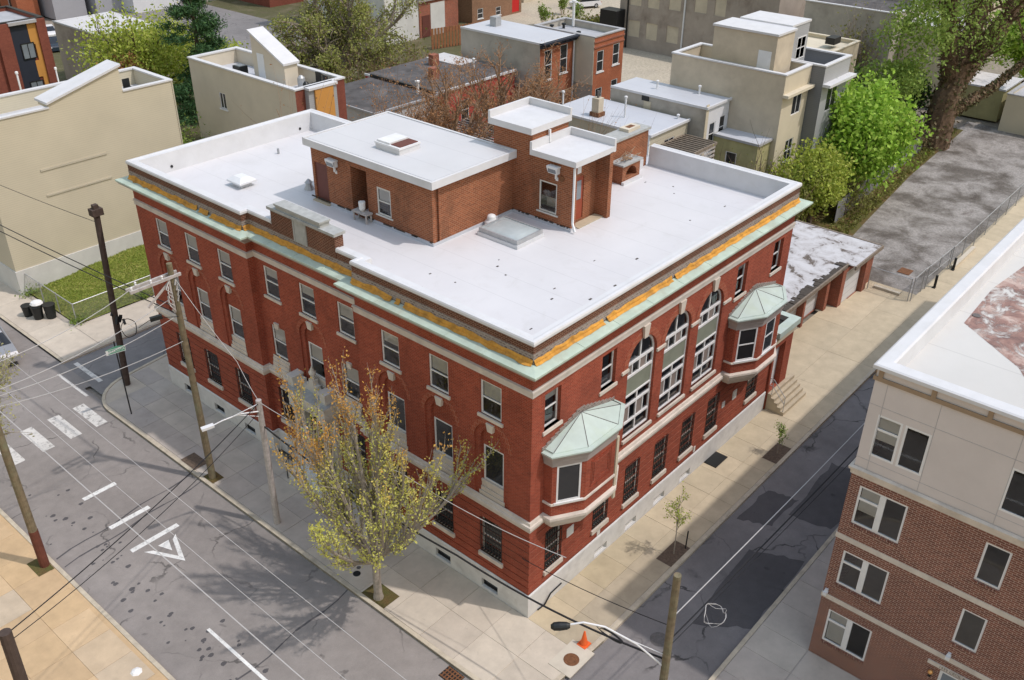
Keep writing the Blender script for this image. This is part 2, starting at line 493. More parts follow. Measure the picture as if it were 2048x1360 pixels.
# ------------------------------------------------------------------ geometry helpers
WL = {}
Z3 = Vector((0, 0, 1))
class MB:
    def __init__(s):
        s.v = []; s.f = []; s.m = []
    def face(s, pts, m=0):
        i = len(s.v)
        s.v += [tuple(p) for p in pts]
        s.f.append(tuple(range(i, i+len(pts))))
        s.m.append(m)
    def box(s, x0, y0, z0, x1, y1, z1, m=0, skip=''):
        P = [(x0,y0,z0),(x1,y0,z0),(x1,y1,z0),(x0,y1,z0),(x0,y0,z1),(x1,y0,z1),(x1,y1,z1),(x0,y1,z1)]
        for k, q in (('b',(0,3,2,1)),('t',(4,5,6,7)),('f',(0,1,5,4)),('r',(1,2,6,5)),('k',(2,3,7,6)),('l',(3,0,4,7))):
            if k not in skip:
                s.face([P[i] for i in q], m)
        return s
    def obox(s, c, d, size, m=0):
        """box centred at c, long axis along d"""
        d = Vector(d).normalized()
        a = d.cross(Z3)
        if a.length < 1e-3: a = Vector((1, 0, 0))
        a.normalize(); b = a.cross(d)
        c = Vector(c)
        X, Y, Zz = d*size[0]/2, a*size[1]/2, b*size[2]/2
        P = [c+sx*X+sy*Y+sz*Zz for sz in (-1, 1) for sy in (-1, 1) for sx in (-1, 1)]
        for q in ((0,2,3,1),(4,5,7,6),(0,1,5,4),(1,3,7,5),(3,2,6,7),(2,0,4,6)):
            s.face([P[i] for i in q], m)
        return s
    def prism(s, poly, z0, z1, m=0, bottom=False):
        n = len(poly)
        s.face([(x, y, z1) for x, y in poly], m)
        if bottom: s.face([(x, y, z0) for x, y in reversed(poly)], m)
        for i in range(n):
            a, b = poly[i], poly[(i+1) % n]
            s.face([(a[0],a[1],z0),(b[0],b[1],z0),(b[0],b[1],z1),(a[0],a[1],z1)], m)
        return s
    def tube(s, pts, r, n=6, m=0, cap=True):
        pts = [Vector(p) for p in pts]
        if not isinstance(r, (list, tuple)): r = [r]*len(pts)
        rings = []
        ref = None
        for i, p in enumerate(pts):
            d = (pts[min(i+1, len(pts)-1)]-pts[max(i-1, 0)])
            if d.length < 1e-9: d = Vector((0, 0, 1))
            d.normalize()
            if ref is None:
                ref = d.orthogonal().normalized()
            a = ref-d*ref.dot(d)
            if a.length < 1e-4: a = d.orthogonal()
            a.normalize(); ref = a
            b = d.cross(a)
            k = len(s.v)
            for j in range(n):
                t = 2*math.pi*j/n
                s.v.append(tuple(p+(a*math.cos(t)+b*math.sin(t))*r[i]))
            rings.append(k)
        for i in range(len(rings)-1):
            for j in range(n):
                k = (j+1) % n
                s.f.append((rings[i]+j, rings[i]+k, rings[i+1]+k, rings[i+1]+j)); s.m.append(m)
        if cap:
            s.f.append(tuple(rings[-1]+j for j in range(n))); s.m.append(m)
            s.f.append(tuple(rings[0]+j for j in reversed(range(n)))); s.m.append(m)
        return s
    def lathe(s, prof, c, n=12, m=0):
        k = []
        for r, z in prof:
            k.append(len(s.v))
            for j in range(n):
                t = 2*math.pi*j/n
                s.v.append((c[0]+r*math.cos(t), c[1]+r*math.sin(t), c[2]+z))
        for i in range(len(k)-1):
            for j in range(n):
                q = (j+1) % n
                s.f.append((k[i]+j, k[i]+q, k[i+1]+q, k[i+1]+j)); s.m.append(m)
        s.f.append(tuple(k[-1]+j for j in range(n))); s.m.append(m)
        return s
    def data(s, name, mats, smooth=False, off=None):
        me = bpy.data.meshes.new(name)
        v = s.v
        if off is not None:
            ox, oy, oz = off
            v = [(a-ox, b-oy, c-oz) for a, b, c in v]
        me.from_pydata(v, [], s.f)
        if isinstance(mats, str): mats = [mats]
        for q in mats: me.materials.append(MATS[q])
        if len(mats) > 1:
            me.polygons.foreach_set('material_index', s.m)
        uvl = me.uv_layers.new(name="UVMap")
        n = len(me.polygons)
        if n:
            nor = np.empty(n*3, np.float32); me.polygons.foreach_get('normal', nor); nor = nor.reshape(-1, 3)
            lt = np.empty(n, np.int32); me.polygons.foreach_get('loop_total', lt)
            nl = len(me.loops)
            li = np.empty(nl, np.int32); me.loops.foreach_get('vertex_index', li)
            V = np.array(s.v, np.float32)[li]
            N = np.repeat(nor, lt, axis=0)
            flat = np.abs(N[:, 2]) > .75
            hl = np.maximum(np.hypot(N[:, 0], N[:, 1]), 1e-6)
            U = np.where(flat, V[:, 0], (-N[:, 1]*V[:, 0]+N[:, 0]*V[:, 1])/hl)
            W = np.where(flat, V[:, 1], V[:, 2])
            uvl.data.foreach_set('uv', np.stack([U, W], 1).astype(np.float32).ravel())
        if smooth:
            me.polygons.foreach_set('use_smooth', [True]*n)
        me.update()
        return me
    def build(s, name, mats, parent=None, smooth=False):
        off = WL.get(parent.name) if parent is not None else None
        me = s.data(name, mats, smooth, off)
        o = bpy.data.objects.new(name, me)
        COL.objects.link(o)
        if parent is not None:
            o.parent = parent
            WL[o.name] = off
        else:
            WL[o.name] = (0, 0, 0)
        return o

def tag(o, label=None, cat=None, group=None, kind=None):
    if label: o['label'] = label
    if cat: o['category'] = cat
    if group: o['group'] = group
    if kind: o['kind'] = kind
    return o
def thing(name, label, cat, loc=(0, 0, 0), group=None):
    o = bpy.data.objects.new(name, None)
    o.empty_display_size = .3
    COL.objects.link(o)
    o.location = loc
    WL[o.name] = tuple(loc)
    return tag(o, label, cat, group)
def inst(name, me, parent, loc=None, rz=0.0):
    """object sharing mesh data, placed in world coordinates under its parent"""
    o = bpy.data.objects.new(name, me)
    COL.objects.link(o)
    o.parent = parent
    pl = WL[parent.name]
    if loc is None:
        WL[o.name] = pl
    else:
        o.location = (loc[0]-pl[0], loc[1]-pl[1], loc[2]-pl[2])
        o.rotation_euler = (0, 0, rz)
        WL[o.name] = tuple(loc)
    return o
def copy_tree(o, parent=None):
    c = o.copy(); COL.objects.link(c)
    if parent is not None: c.parent = parent
    WL[c.name] = WL.get(o.name, (0, 0, 0))
    for ch in list(o.children):
        copy_tree(ch, c)
    return c

def wall(mb, O, D, u0, u1, z0, z1, holes=(), N=None, rev=.12, m=0, mr=None, revb=True):
    """wall sheet in the plane O + u*D + z, pierced by holes (ua, ub, za, zb, arched); N points inward"""
    O = Vector(O); D = Vector(D); N = Vector(N)
    mr = m if mr is None else mr
    flip = D.cross(Z3).dot(N) > 0
    def P(u, z, d=0): return O+D*u+Z3*z+N*d
    def F(pts):
        mb.face(pts[::-1] if flip else pts, m)
    H = []
    for h in holes:
        ua, ub, za, zb = h[:4]
        ar = len(h) > 4 and h[4]
        ua, ub = max(ua, u0), min(ub, u1)
        zt = zb+(ub-ua)/2 if ar else zb
        if zt <= z0+1e-6 or za >= z1-1e-6: continue
        if not ar: zb = zt = min(zt, z1)
        H.append((ua, ub, max(za, z0), zb, zt, ar))
    us = sorted({round(x, 4) for h in H for x in h[:2]} | {u0, u1})
    zs = sorted({round(x, 4) for h in H for x in (h[2], h[4])} | {z0, z1})
    for i in range(len(us)-1):
        run = None
        for j in range(len(zs)-1):
            cu, cz = (us[i]+us[i+1])/2, (zs[j]+zs[j+1])/2
            solid = not any(h[0] < cu < h[1] and h[2] < cz < h[4] for h in H)
            if solid:
                run = (run[0], zs[j+1]) if run else (zs[j], zs[j+1])
            if run and (not solid or j == len(zs)-2):
                F([P(us[i], run[0]), P(us[i+1], run[0]), P(us[i+1], run[1]), P(us[i], run[1])])
                run = None
    for ua, ub, za, zb, zt, ar in H:
        edge = [(ua, za)] if za > z0+1e-6 or revb else []
        if ar:
            r = (ub-ua)/2; c = (ua+ub)/2
            K = 8
            arc = [(c-r*math.cos(t*math.pi/(2*K)), zb+r*math.sin(t*math.pi/(2*K))) for t in range(2*K+1)]
            for t in range(K):
                a, b = arc[t], arc[t+1]
                F([P(*a), P(*b), P(ua, zt)])
                a, b = arc[K+t], arc[K+t+1]
                F([P(*a), P(*b), P(ub, zt)])
            loop = [(ua, za)]+arc+[(ub, za)]
        else:
            loop = [(ua, za), (ua, zb), (ub, zb), (ub, za)]
        if rev:
            n = len(loop)
            for i in range(n):
                if i == n-1 and not revb: break
                a, b = loop[i], loop[(i+1) % n]
                mb.face([P(*a), P(*b), P(*b, rev), P(*a, rev)], mr)

def sweep(mb, prof, path, m=0, caps=True):
    """extrude a profile of (outward, z) along an open xy path with mitred corners; outward = right of travel"""
    n = len(path)
    nor = []
    for i in range(n-1):
        dx, dy = path[i+1][0]-path[i][0], path[i+1][1]-path[i][1]
        l = math.hypot(dx, dy)
        nor.append((dy/l, -dx/l))
    rows = []
    for i in range(n):
        a = nor[max(i-1, 0)]; b = nor[min(i, n-2)]
        mx, my = a[0]+b[0], a[1]+b[1]
        k = 1+(a[0]*b[0]+a[1]*b[1])
        mx, my = mx/k, my/k
        rows.append([(path[i][0]+mx*o, path[i][1]+my*o, z) for o, z in prof])
    for i in range(n-1):
        for j in range(len(prof)-1):
            mb.face([rows[i][j], rows[i+1][j], rows[i+1][j+1], rows[i][j+1]], m)
    if caps:
        mb.face(rows[0], m); mb.face(rows[-1][::-1], m)
    return mb

# ------------------------------------------------------------------ windows (local: x right, -y outward, z up from the opening's foot)
WCACHE = {}
def wmesh(key, fn):
    if key not in WCACHE: WCACHE[key] = fn()
    return WCACHE[key]
def frame_box(mb, x0, z0, x1, z1, t, y0, y1, m=0):
    mb.box(x0, y0, z0, x0+t, y1, z1, m); mb.box(x1-t, y0, z0, x1, y1, z1, m)
    mb.box(x0+t, y0, z0, x1-t, y1, z0+t, m); mb.box(x0+t, y0, z1-t, x1-t, y1, z1, m)
def pane_mesh(x0, z0, x1, z1, y, mat):
    def f():
        m = MB(); m.face([(x0, y, z0), (x1, y, z0), (x1, y, z1), (x0, y, z1)]); return m.data('pane', mat)
    return wmesh(('pane', round(x0,3), round(z0,3), round(x1,3), round(z1,3), y, mat), f)
def window(parent, loc, rz, w, h, style='dh', sill=None, bars=False, glassm='pane_dark', blind=0, frame='trim_white', inset=.05, name='window', deep=.1):
    hw = w/2
    key = (style, round(w, 3), round(h, 3), frame, inset)
    t = .07 if w > .7 else .05
    y0, y1 = inset, inset+.06
    P = []
    def mk():
        mb = MB()
        frame_box(mb, -hw, 0, hw, h, t, y0, y1)
        if style in ('dh', 'dhwide'):
            mb.box(-hw+t, y0+.005, h*.5-.025, hw-t, y1, h*.5+.03)
        if style == 'slide':
            mb.box(-.03, y0+.005, t, .03, y1, h-t)
        if style == 'four':
            mb.box(-.03, y0+.005, t, .03, y1, h-t); mb.box(-hw+t, y0+.005, h*.5-.03, -.03, y1, h*.5+.03); mb.box(.03, y0+.005, h*.5-.03, hw-t, y1, h*.5+.03)
        if style == 'hopper':   # small transom over a large light
            mb.box(-hw+t, y0+.005, h*.66-.04, hw-t, y1, h*.66+.04)
        return mb.data('window', frame)
    o = inst(name, wmesh(key, mk), parent, loc, rz)
    yp = y0+.03
    if style in ('dh', 'dhwide'):
        L = [(-hw+t, t, hw-t, h*.5-.025), (-hw+t, h*.5+.03, hw-t, h-t)]
    elif style == 'slide':
        L = [(-hw+t, t, -.03, h-t), (.03, t, hw-t, h-t)]
    elif style == 'four':
        L = [(-hw+t, t, -.03, h*.5-.03), (.03, t, hw-t, h*.5-.03), (-hw+t, h*.5+.03, -.03, h-t), (.03, h*.5+.03, hw-t, h-t)]
    elif style == 'hopper':
        L = [(-hw+t, t, hw-t, h*.66-.04), (-hw+t, h*.66+.04, hw-t, h-t)]
    else:
        L = [(-hw+t, t, hw-t, h-t)]
    for a in L:
        inst('pane', pane_mesh(*a, yp, glassm), o)
    if blind:
        zb = h*(1-blind)
        inst('blind', wmesh(('blind', w, h, blind), lambda: MB().box(-hw+t, yp+.04, zb, hw-t, yp+.05, h-.02).data('blind', 'blind_grey')), o)
    if sill:
        sh, so, sm = sill
        inst('sill', wmesh(('sill', w, sill, inset), lambda: MB().box(-hw-.1, -so, -sh, hw+.1, inset+.05, 0).data('sill', sm)), o)
    if bars:
        def mkb():
            mb = MB()
            n = 7
            for i in range(n+1):
                x = -hw-.02+(w+.04)*i/n
                mb.tube([(x, -.05, .03), (x, -.05, h-.02)], .013, 4)
            for z in (.06, .32, h*.5, h-.42, h-.06):
                mb.tube([(-hw-.03, -.05, z), (hw+.03, -.05, z)], .014, 4)
            for i in range(n):
                x = -hw+(w)*(i+.5)/n
                mb.lathe([(.05, -.02), (.05, .02)], (x, -.05, .2), 6)
            return mb.data('window_bars', 'iron_black')
        inst('window_bars', wmesh(('bars', w, h), mkb), o)
    return o
FX, FY = R(-90), 0.0     # rotations for walls facing -x and -y

def text_mesh(body, size, mat, depth=.004):
    cu = bpy.data.curves.new('lettering', 'FONT')
    cu.body = body; cu.size = size; cu.extrude = depth; cu.resolution_u = 2
    cu.align_x = 'CENTER'; cu.align_y = 'CENTER'
    ob = bpy.data.objects.new('lettering', cu)
    COL.objects.link(ob)
    dg = bpy.context.evaluated_depsgraph_get()
    me = bpy.data.meshes.new_from_object(ob.evaluated_get(dg))
    bpy.data.objects.remove(ob)
    me.name = 'lettering'
    me.materials.clear(); me.materials.append(MATS[mat])
    # stand the text up: x right, z up, facing -y
    me.transform(Matrix.Rotation(R(90), 4, 'X'))
    return me

# ------------------------------------------------------------------ foliage
def leaf_mesh(name, pts, size, mat, up=.0, long=1.5, jitter=.4):
    pts = np.asarray(pts, np.float32)
    n = len(pts)
    if n == 0: pts = np.zeros((1, 3), np.float32); n = 1
    a = RNG.normal(size=(n, 3)); a[:, 2] += up*RNG.normal(size=n)
    a /= np.linalg.norm(a, axis=1)[:, None]
    b = RNG.normal(size=(n, 3))
    b -= a*(a*b).sum(1)[:, None]
    b /= np.linalg.norm(b, axis=1)[:, None]
    sz = size*(1+jitter*RNG.uniform(-1, 1, n))[:, None]
    A, B = a*sz*long*.5, b*sz*.5
    v = np.stack([pts-A, pts+B*.9, pts+A, pts-B*.9], 1).reshape(-1, 3).astype(np.float32)
    me = bpy.data.meshes.new(name)
    me.vertices.add(n*4); me.vertices.foreach_set('co', v.ravel())
    me.loops.add(n*4); me.loops.foreach_set('vertex_index', np.arange(n*4, dtype=np.int32))
    me.polygons.add(n); me.polygons.foreach_set('loop_start', np.arange(0, n*4, 4, dtype=np.int32))
    me.update(calc_edges=True)
    me.validate()
    me.materials.append(MATS[mat])
    return me
def link_mesh(name, me, parent):
    off = WL[parent.name]
    me.transform(Matrix.Translation((-off[0], -off[1], -off[2])))
    o = bpy.data.objects.new(name, me); COL.objects.link(o)
    o.parent = parent; WL[o.name] = off
    return o

def grow(mb, p, d, length, r, lvl, prm, tips, seg=5):
    """recursive limb; collects twig points in tips"""
    rnd = random.random
    p = Vector(p); d = Vector(d).normalized()
    pts = [p.copy()]; rad = [r]
    step = length/seg
    end_r = r*(.45 if lvl < prm['levels'] else .3)
    for i in range(seg):
        w = prm['wob'][min(lvl, len(prm['wob'])-1)]
        d = (d+Vector((rnd()-.5, rnd()-.5, rnd()-.5))*w+Vector((0, 0, prm['lift'][min(lvl, len(prm['lift'])-1)]))).normalized()
        p = p+d*step
        pts.append(p.copy()); rad.append(r+(end_r-r)*(i+1)/seg)
    mb.tube(pts, rad, prm['sides'][min(lvl, len(prm['sides'])-1)], cap=False)
    if lvl >= prm['levels']:
        tips.append(pts)
        return
    n = prm['kids'][lvl]
    for i in range(n):
        t = prm['start'][lvl]+(1-prm['start'][lvl])*(i+rnd())/n
        k = min(int(t*seg), seg-1)
        q = pts[k].lerp(pts[k+1], t*seg-k)
        dd = (pts[k+1]-pts[k]).normalized()
        ax = dd.orthogonal().normalized()
        ax.rotate(Matrix.Rotation(rnd()*6.283, 3, dd))
        ang = prm['angle'][lvl]*(.7+.6*rnd())
        nd = dd.copy(); nd.rotate(Matrix.Rotation(ang, 3, ax))
        grow(mb, q, nd, length*prm['ratio'][lvl]*(.7+.6*rnd())*(1-.35*t), max(.004, (rad[k]*.62)), lvl+1, prm, tips, max(3, seg-1))
    tips.append(pts[-3:])

def tip_points(tips, per, spread):
    out = []
    for pts in tips:
        for _ in range(per):
            k = random.randrange(len(pts)-1)
            q = pts[k].lerp(pts[k+1], random.random())
            out.append((q.x+random.gauss(0, spread), q.y+random.gauss(0, spread), q.z+random.gauss(0, spread)))
    return out

def tree(name, label, cat, base, trunk, prm, leafm, leafsize, per, spread, bark='trunk_bark', group=None, lean=(0, 0), crownname='crown', long=1.4):
    """trunk = (height of bare trunk, radius, total limb length)"""
    T = thing(name, label, cat, base, group)
    mb = MB(); tips = []
    h, r, L = trunk
    b = Vector(base)
    pts = [b+Vector((lean[0]*t+random.gauss(0, .02)*h*.2, lean[1]*t+random.gauss(0, .02)*h*.2, h*t-(.08 if t == 0 else 0))) for t in (0, .12, .5, 1)]
    mb.tube(pts, [r*1.45, r*1.08, r, r*.92], 9, cap=False)
    n = prm['n']
    for i in range(n):
        az = 2*math.pi*(i+random.random()*.6)/n+prm.get('az0', 0)
        an = prm['spread'][0]+(prm['spread'][1]-prm['spread'][0])*random.random()
        d = Vector((math.sin(an)*math.cos(az), math.sin(an)*math.sin(az), math.cos(an)))
        t = .75+.25*i/n
        s0 = pts[2].lerp(pts[3], (t-.5)*2)
        grow(mb, s0, d, L*(.8+.4*random.random()), r*(.55 if i else .75), 0, prm, tips, 6)
    if prm.get('leader', True):
        grow(mb, pts[-1], (lean[0]*.1, lean[1]*.1, 1), L*1.05, r*.8, 0, prm, tips, 7)
    mb.build('trunk', bark, T)
    lp = tip_points(tips, per, spread)
    link_mesh(crownname, leaf_mesh(crownname, lp, leafsize, leafm, long=long), T)
    return T, tips, lp
PRM = dict(levels=2, kids=[7, 5], start=[.2, .2], angle=[.6, .7], ratio=[.5, .5], wob=[.16, .22, .3], lift=[.09, .05, .03], sides=[6, 4, 3], n=6, spread=(.4, .9))
def prm(**k):
    d = dict(PRM); d.update(k); return d

def clump_points(center, rad, n, inner=.55, clumps=26, squash=(1, 1, 1)):
    """leaf points gathered in clumps through a rounded crown"""
    c = np.array(center); out = []
    for _ in range(clumps):
        d = RNG.normal(size=3); d /= np.linalg.norm(d)
        q = c+d*rad*np.array(squash)*RNG.uniform(inner, 1.0)
        out.append(q+RNG.normal(size=(n//clumps, 3))*rad*.16)
    return np.concatenate(out)
def bush(name, label, base, rad, h, n, leafm, size, twig='twig_brown', group=None, stems=14, tw=.012):
    T = thing(name, label, 'shrub', base, group)
    mb = MB(); tips = []
    p = prm(levels=1, kids=[6], start=[.25], angle=[.5], ratio=[.5], wob=[.2, .3], lift=[.04, .03], sides=[4, 3])
    for i in range(stems):
        a = random.random()*6.283; an = random.random()**.7*math.atan2(rad, h)
        q = (base[0]+random.gauss(0, rad*.25), base[1]+random.gauss(0, rad*.25), base[2]-.05)
        grow(mb, q, (math.sin(an)*math.cos(a), math.sin(an)*math.sin(a), math.cos(an)), h*(.7+.4*random.random()), tw*1.8, 0, p, tips, 4)
    mb.build('stem', twig, T)
    if n:
        lp = tip_points(tips, max(1, n//max(1, len(tips))), rad*.14)
        link_mesh('foliage', leaf_mesh('foliage', lp, size, leafm), T)
    return T

# ------------------------------------------------------------------ main building
B = thing('brick_building', 'large red brick corner building with a wide white flat roof and green copper cornice', 'building', (0, 0, 0))
YL, YC, YR = [23.0, 20.53, 17.93], [15.0, 12.55, 10.1], [7.1, 4.49, 1.9]
LEN, XC, XB, XW, YB = 25.1, .35, 11.0, 18.9, 8.0
ROOFZ = 11.5
FP = [(XB, LEN), (0, LEN), (0, 16.05), (XC, 16.05), (XC, 9.0), (0, 9.0), (0, 0), (XW, 0), (XW, YB)]

mb = MB()
up_, lo_ = (4.35, 11.35), (1.1, 4.35)
h3 = lambda y: (y-.5, y+.5, 8.6, 10.06)
outer = lambda y: (y-.82, y+.82, 4.78, 7.44, True)
inner = lambda y: (y-.57, y+.57, 4.78, 7.44, True)
w2 = lambda y: (y-.5, y+.5, 5.5, 7.13)
DY, IN = (0, 1, 0), (1, 0, 0)
def wing(u0, u1, x, ys, flat=()):
    H = [h3(y) for y in ys]+[outer(y) for y in ys if y not in flat]+[w2(y) for y in ys if y in flat]
    wall(mb, (x, 0, 0), DY, u0, u1, *up_, H, IN, .06)
    for y in ys:
        if y in flat: continue
        wall(mb, (x+.06, 0, 0), DY, y-.82, y+.82, 4.78, 8.26, [inner(y)], IN, .1)
        wall(mb, (x+.16, 0, 0), DY, y-.57, y+.57, 4.78, 8.01, [w2(y)], IN, .1)
wing(16.05, LEN, 0, YL); wing(9.0, 16.05, XC, YC, (YC[0], YC[2])); wing(0, 9.0, 0, YR)
for y in (16.05, 9.0):
    wall(mb, (0, y, 0), (1, 0, 0), 0, XC, *up_, [], (0, 1, 0))
R3 = [(.68, 1.57), (3.99, 4.9), (13.88, 14.78), (17.2, 18.1)]
RA = [(5.75, 7.70), (8.32, 10.27), (10.93, 12.88)]
wall(mb, (0, 0, 0), (1, 0, 0), 0, XW, *up_, [(a, b, 8.55, 10.08) for a, b in R3]+[(a, b, 5.3, 8.78, True) for a, b in RA], (0, 1, 0), .16)
for O, D, u0, u1, N in (((XW, 0, 0), (0, 1, 0), 0, YB, (-1, 0, 0)), ((0, YB, 0), (1, 0, 0), XB, XW, (0, -1, 0)), ((XB, 0, 0), (0, 1, 0), YB, LEN, (-1, 0, 0)), ((0, LEN, 0), (1, 0, 0), 0, XB, (0, -1, 0))):
    wall(mb, O, D, u0, u1, 0, 11.35, [], N)
mb.build('wall', 'brick_main', B)

# rusticated ground floor: proud brick bands over recessed joints
mb = MB()
GL = [(y-.52, y+.52, 1.95, 3.74) for y in YL+YR+[YC[0], YC[2]]]+[(YC[1]-.95, YC[1]+.95, 1.1, 3.95)]
GX = [(.98, 1.93), (4.05, 5.0), (6.22, 7.2), (8.42, 9.36), (10.6, 11.58), (12.8, 13.76), (16.64, 17.62)]
GR = [(a, b, 1.72, 3.68) for a, b in GX]
segs = [((0, 0, 0), DY, 16.05, LEN, IN, GL), ((XC, 0, 0), DY, 9.0, 16.05, IN, GL), ((0, 0, 0), DY, 0, 9.0, IN, GL), ((0, 0, 0), (1, 0, 0), 0, XW, (0, 1, 0), GR)]
for O, D, u0, u1, N, H in segs:
    Hs = [h for h in H if h[0] >= u0-.01 and h[1] <= u1+.01]
    Or = Vector(O)+Vector(N)*.03
    wall(mb, Or, D, u0, u1, 1.1, 4.35, Hs, N, .14)
    nb = 9; pit = 3.25/nb
    for i in range(nb):
        za, zb = 1.1+i*pit+.02, 1.1+(i+1)*pit-.02
        wall(mb, O, D, u0, u1, za, zb, [(h[0], h[1], h[2]-.01, h[3]+.01) for h in Hs], N, .03, revb=False)
        for z in (za, zb):
            cuts = sorted((h[0], h[1]) for h in Hs if h[2] < z < h[3])
            a = u0
            for c0, c1 in cuts+[(u1, u1)]:
                if c0 > a:
                    mb.face([Vector(O)+Vector(D)*a+Z3*z, Vector(O)+Vector(D)*c0+Z3*z, Or+Vector(D)*c0+Z3*z, Or+Vector(D)*a+Z3*z])
                a = c1
for y in (16.05, 9.0):
    wall(mb, (0, y, 0), (1, 0, 0), 0, XC+.03, 1.1, 4.35, [], (0, 1, 0))
mb.build('rusticated_wall', 'brick_main', B)

# granite base with cellar lights
mb = MB()
CEL = [(y-.43, y+.43, .13, .56) for y in (23.3, 20.55, 17.95, 7.1, 4.56, 1.95, 15.0, 10.1)]
CER = [(4.25, 5.12, .06, .42), (6.47, 7.3, .06, .42), (8.66, 9.55, .06, .42), (10.85, 11.72, .06, .42)]
for x, a, b in ((-.06, 16.0, LEN), (XC-.06, 9.05, 16.0), (-.06, -.06, 9.05)):
    wall(mb, (x, 0, 0), DY, a, b, -.1, 1.06, [c for c in CEL if a < c[0] < b], IN, .2)
wall(mb, (0, -.06, 0), (1, 0, 0), -.06, XW, -.1, 1.06, CER, (0, 1, 0), .2)
for y in (16.0, 9.05):
    wall(mb, (0, y, 0), (1, 0, 0), -.06, XC-.06, -.1, 1.06, [], (0, 1, 0))
sweep(mb, [(.02, 1.13), (.05, 1.11), (.075, 1.06), (.06, 1.055)], FP[1:8])
mb.build('base_course', 'granite', B)
for u0, u1, z0, z1 in CEL:
    xx = XC if 9 < u0 < 16 else 0
    window(B, (xx+.02, (u0+u1)/2, z0), FX, u1-u0, z1-z0, 'plain', frame='iron_black', name='cellar_window')
for u0, u1, z0, z1 in CER:
    window(B, ((u0+u1)/2, .02, z0), FY, u1-u0, z1-z0, 'plain', frame='trim_offwhite', name='cellar_window')

# stone string course, frieze, cornice, flashing, parapet and coping follow the stepped outline
mb = MB()
PATHS = [FP[1:8]]
for pth in PATHS:
    sweep(mb, [(0, 4.82), (.06, 4.80), (.09, 4.70), (.15, 4.68), (.17, 4.58), (.09, 4.54), (.07, 4.36), (0, 4.34)], pth)
mb.build('string_course', 'limestone', B)
mb = MB(); sweep(mb, [(0, 10.60), (.09, 10.58), (.09, 10.50), (.055, 10.48), (.055, 10.31), (0, 10.30)], FP[1:8]); mb.build('frieze', 'frieze_stone', B)
mb = MB(); sweep(mb, [(0, 11.02), (.05, 11.02), (.06, 11.10), (.16, 11.15), (.20, 11.25), (.36, 11.29), (.44, 11.36), (.47, 11.46), (.47, 11.5)], FP[:9]); mb.build('cornice', 'cornice_grey', B)
mb = MB(); sweep(mb, [(.47, 11.46), (.52, 11.47), (.52, 11.545), (.50, 11.555), (.02, 11.63)], FP[:9])
for i in range(len(FP)-1):      # standing seams of the copper top
    a, b = Vector((*FP[i], 0)), Vector((*FP[i+1], 0)); L = (b-a).length
    if L < 1 or i in (0, 7): continue
    d = (b-a)/L; nrm = Vector((d.y, -d.x, 0))
    for k in range(1, int(L/2.2)+1):
        p = a+d*(k*L/(int(L/2.2)+1))
        mb.tube([p+nrm*.515+Z3*11.556, p+nrm*.05+Z3*11.63], .012, 4)
mb.build('copper_top', 'copper_green', B)
mb = MB()
prof0 = FP[1:8]
PAR = 12.40
wall_par = [(0, 11.35), (0, PAR)]
sweep(mb, [(0, 12.02), (0, PAR)], FP[:9], caps=False)
for y0, y1 in ((10.3, 14.36),):
    mb.box(XC-.02, y0, 12.02, XC+.4, y1, 12.98)
mb.build('parapet', 'brick_parapet', B)
mb = MB(); sweep(mb, [(0, 11.4), (.012, 11.42), (.012, 12.02), (0, 12.02)], FP[:9], caps=False); mb.build('rubble_band', 'rubble_stone', B)
# ochre flashing with a ragged upper edge
mb = MB()
for i in range(1, 7):
    a, b = Vector((*FP[i], 0)), Vector((*FP[i+1], 0)); L = (b-a).length
    d = (b-a)/L; nrm = Vector((d.y, -d.x, 0)); k = max(2, int(L/.22))
    prev = None
    for j in range(k+1):
        p = a+d*(L*j/k)
        e = 0 if j in (0, k) else 1
        top = 11.80+e*random.uniform(-.045, .03)+(.05 if random.random() < .12 else 0)
        mid = .06+e*random.uniform(-.02, .04)
        row = [p+nrm*.02+Z3*(top), p+nrm*(mid*.8)+Z3*(top-.05), p+nrm*(mid)+Z3*11.72, p+nrm*(mid*.75+.02)+Z3*11.68, p+nrm*(mid+.08+e*random.uniform(0, .05))+Z3*11.625, p+nrm*.02+Z3*11.6]
        if prev and not (random.random() < .03 and e):
            for q in range(5): mb.face([prev[q], row[q], row[q+1], prev[q+1]])
        prev = row
mb.build('flashing', 'ochre_flashing', B)
mb = MB()
cop = [(.05, PAR-.06), (.05, PAR+.03), (.02, PAR+.09), (-.10, PAR+.10), (-.16, PAR+.07), (-.36, PAR+.06), (-.42, PAR-.9)]
sweep(mb, cop, [(XC, 10.27), (XC, 9.0), (0, 9.0), (0, 0), (XW, 0), (XW, YB-.05)])
sweep(mb, cop, [(XB, LEN), (0, LEN), (0, 16.05), (XC, 16.05), (XC, 14.38)])
sweep(mb, cop, [(XB, 9.4), (XB, LEN)])
mb.build('coping', 'coping_white', B)
# raised centre of the parapet with its stone cap and tablet
mb = MB()
mb.box(XC-.12, 10.2, 12.98, XC+.46, 14.46, 13.10); mb.box(XC-.06, 11.1, 13.10, XC+.42, 13.9, 13.26); mb.box(XC-.10, 11.05, 13.26, XC+.45, 13.95, 13.34)
mb.build('parapet_cap', 'stone_cap_grey', B)
mb = MB(); mb.box(XC-.05, 12.04, 12.0, XC, 12.87, 12.96)
mb.box(XC-.07, 12.04, 12.0, XC-.05, 12.12, 12.96); mb.box(XC-.07, 12.79, 12.0, XC-.05, 12.87, 12.96)
mb.build('tablet', 'stone_cap_grey', B)
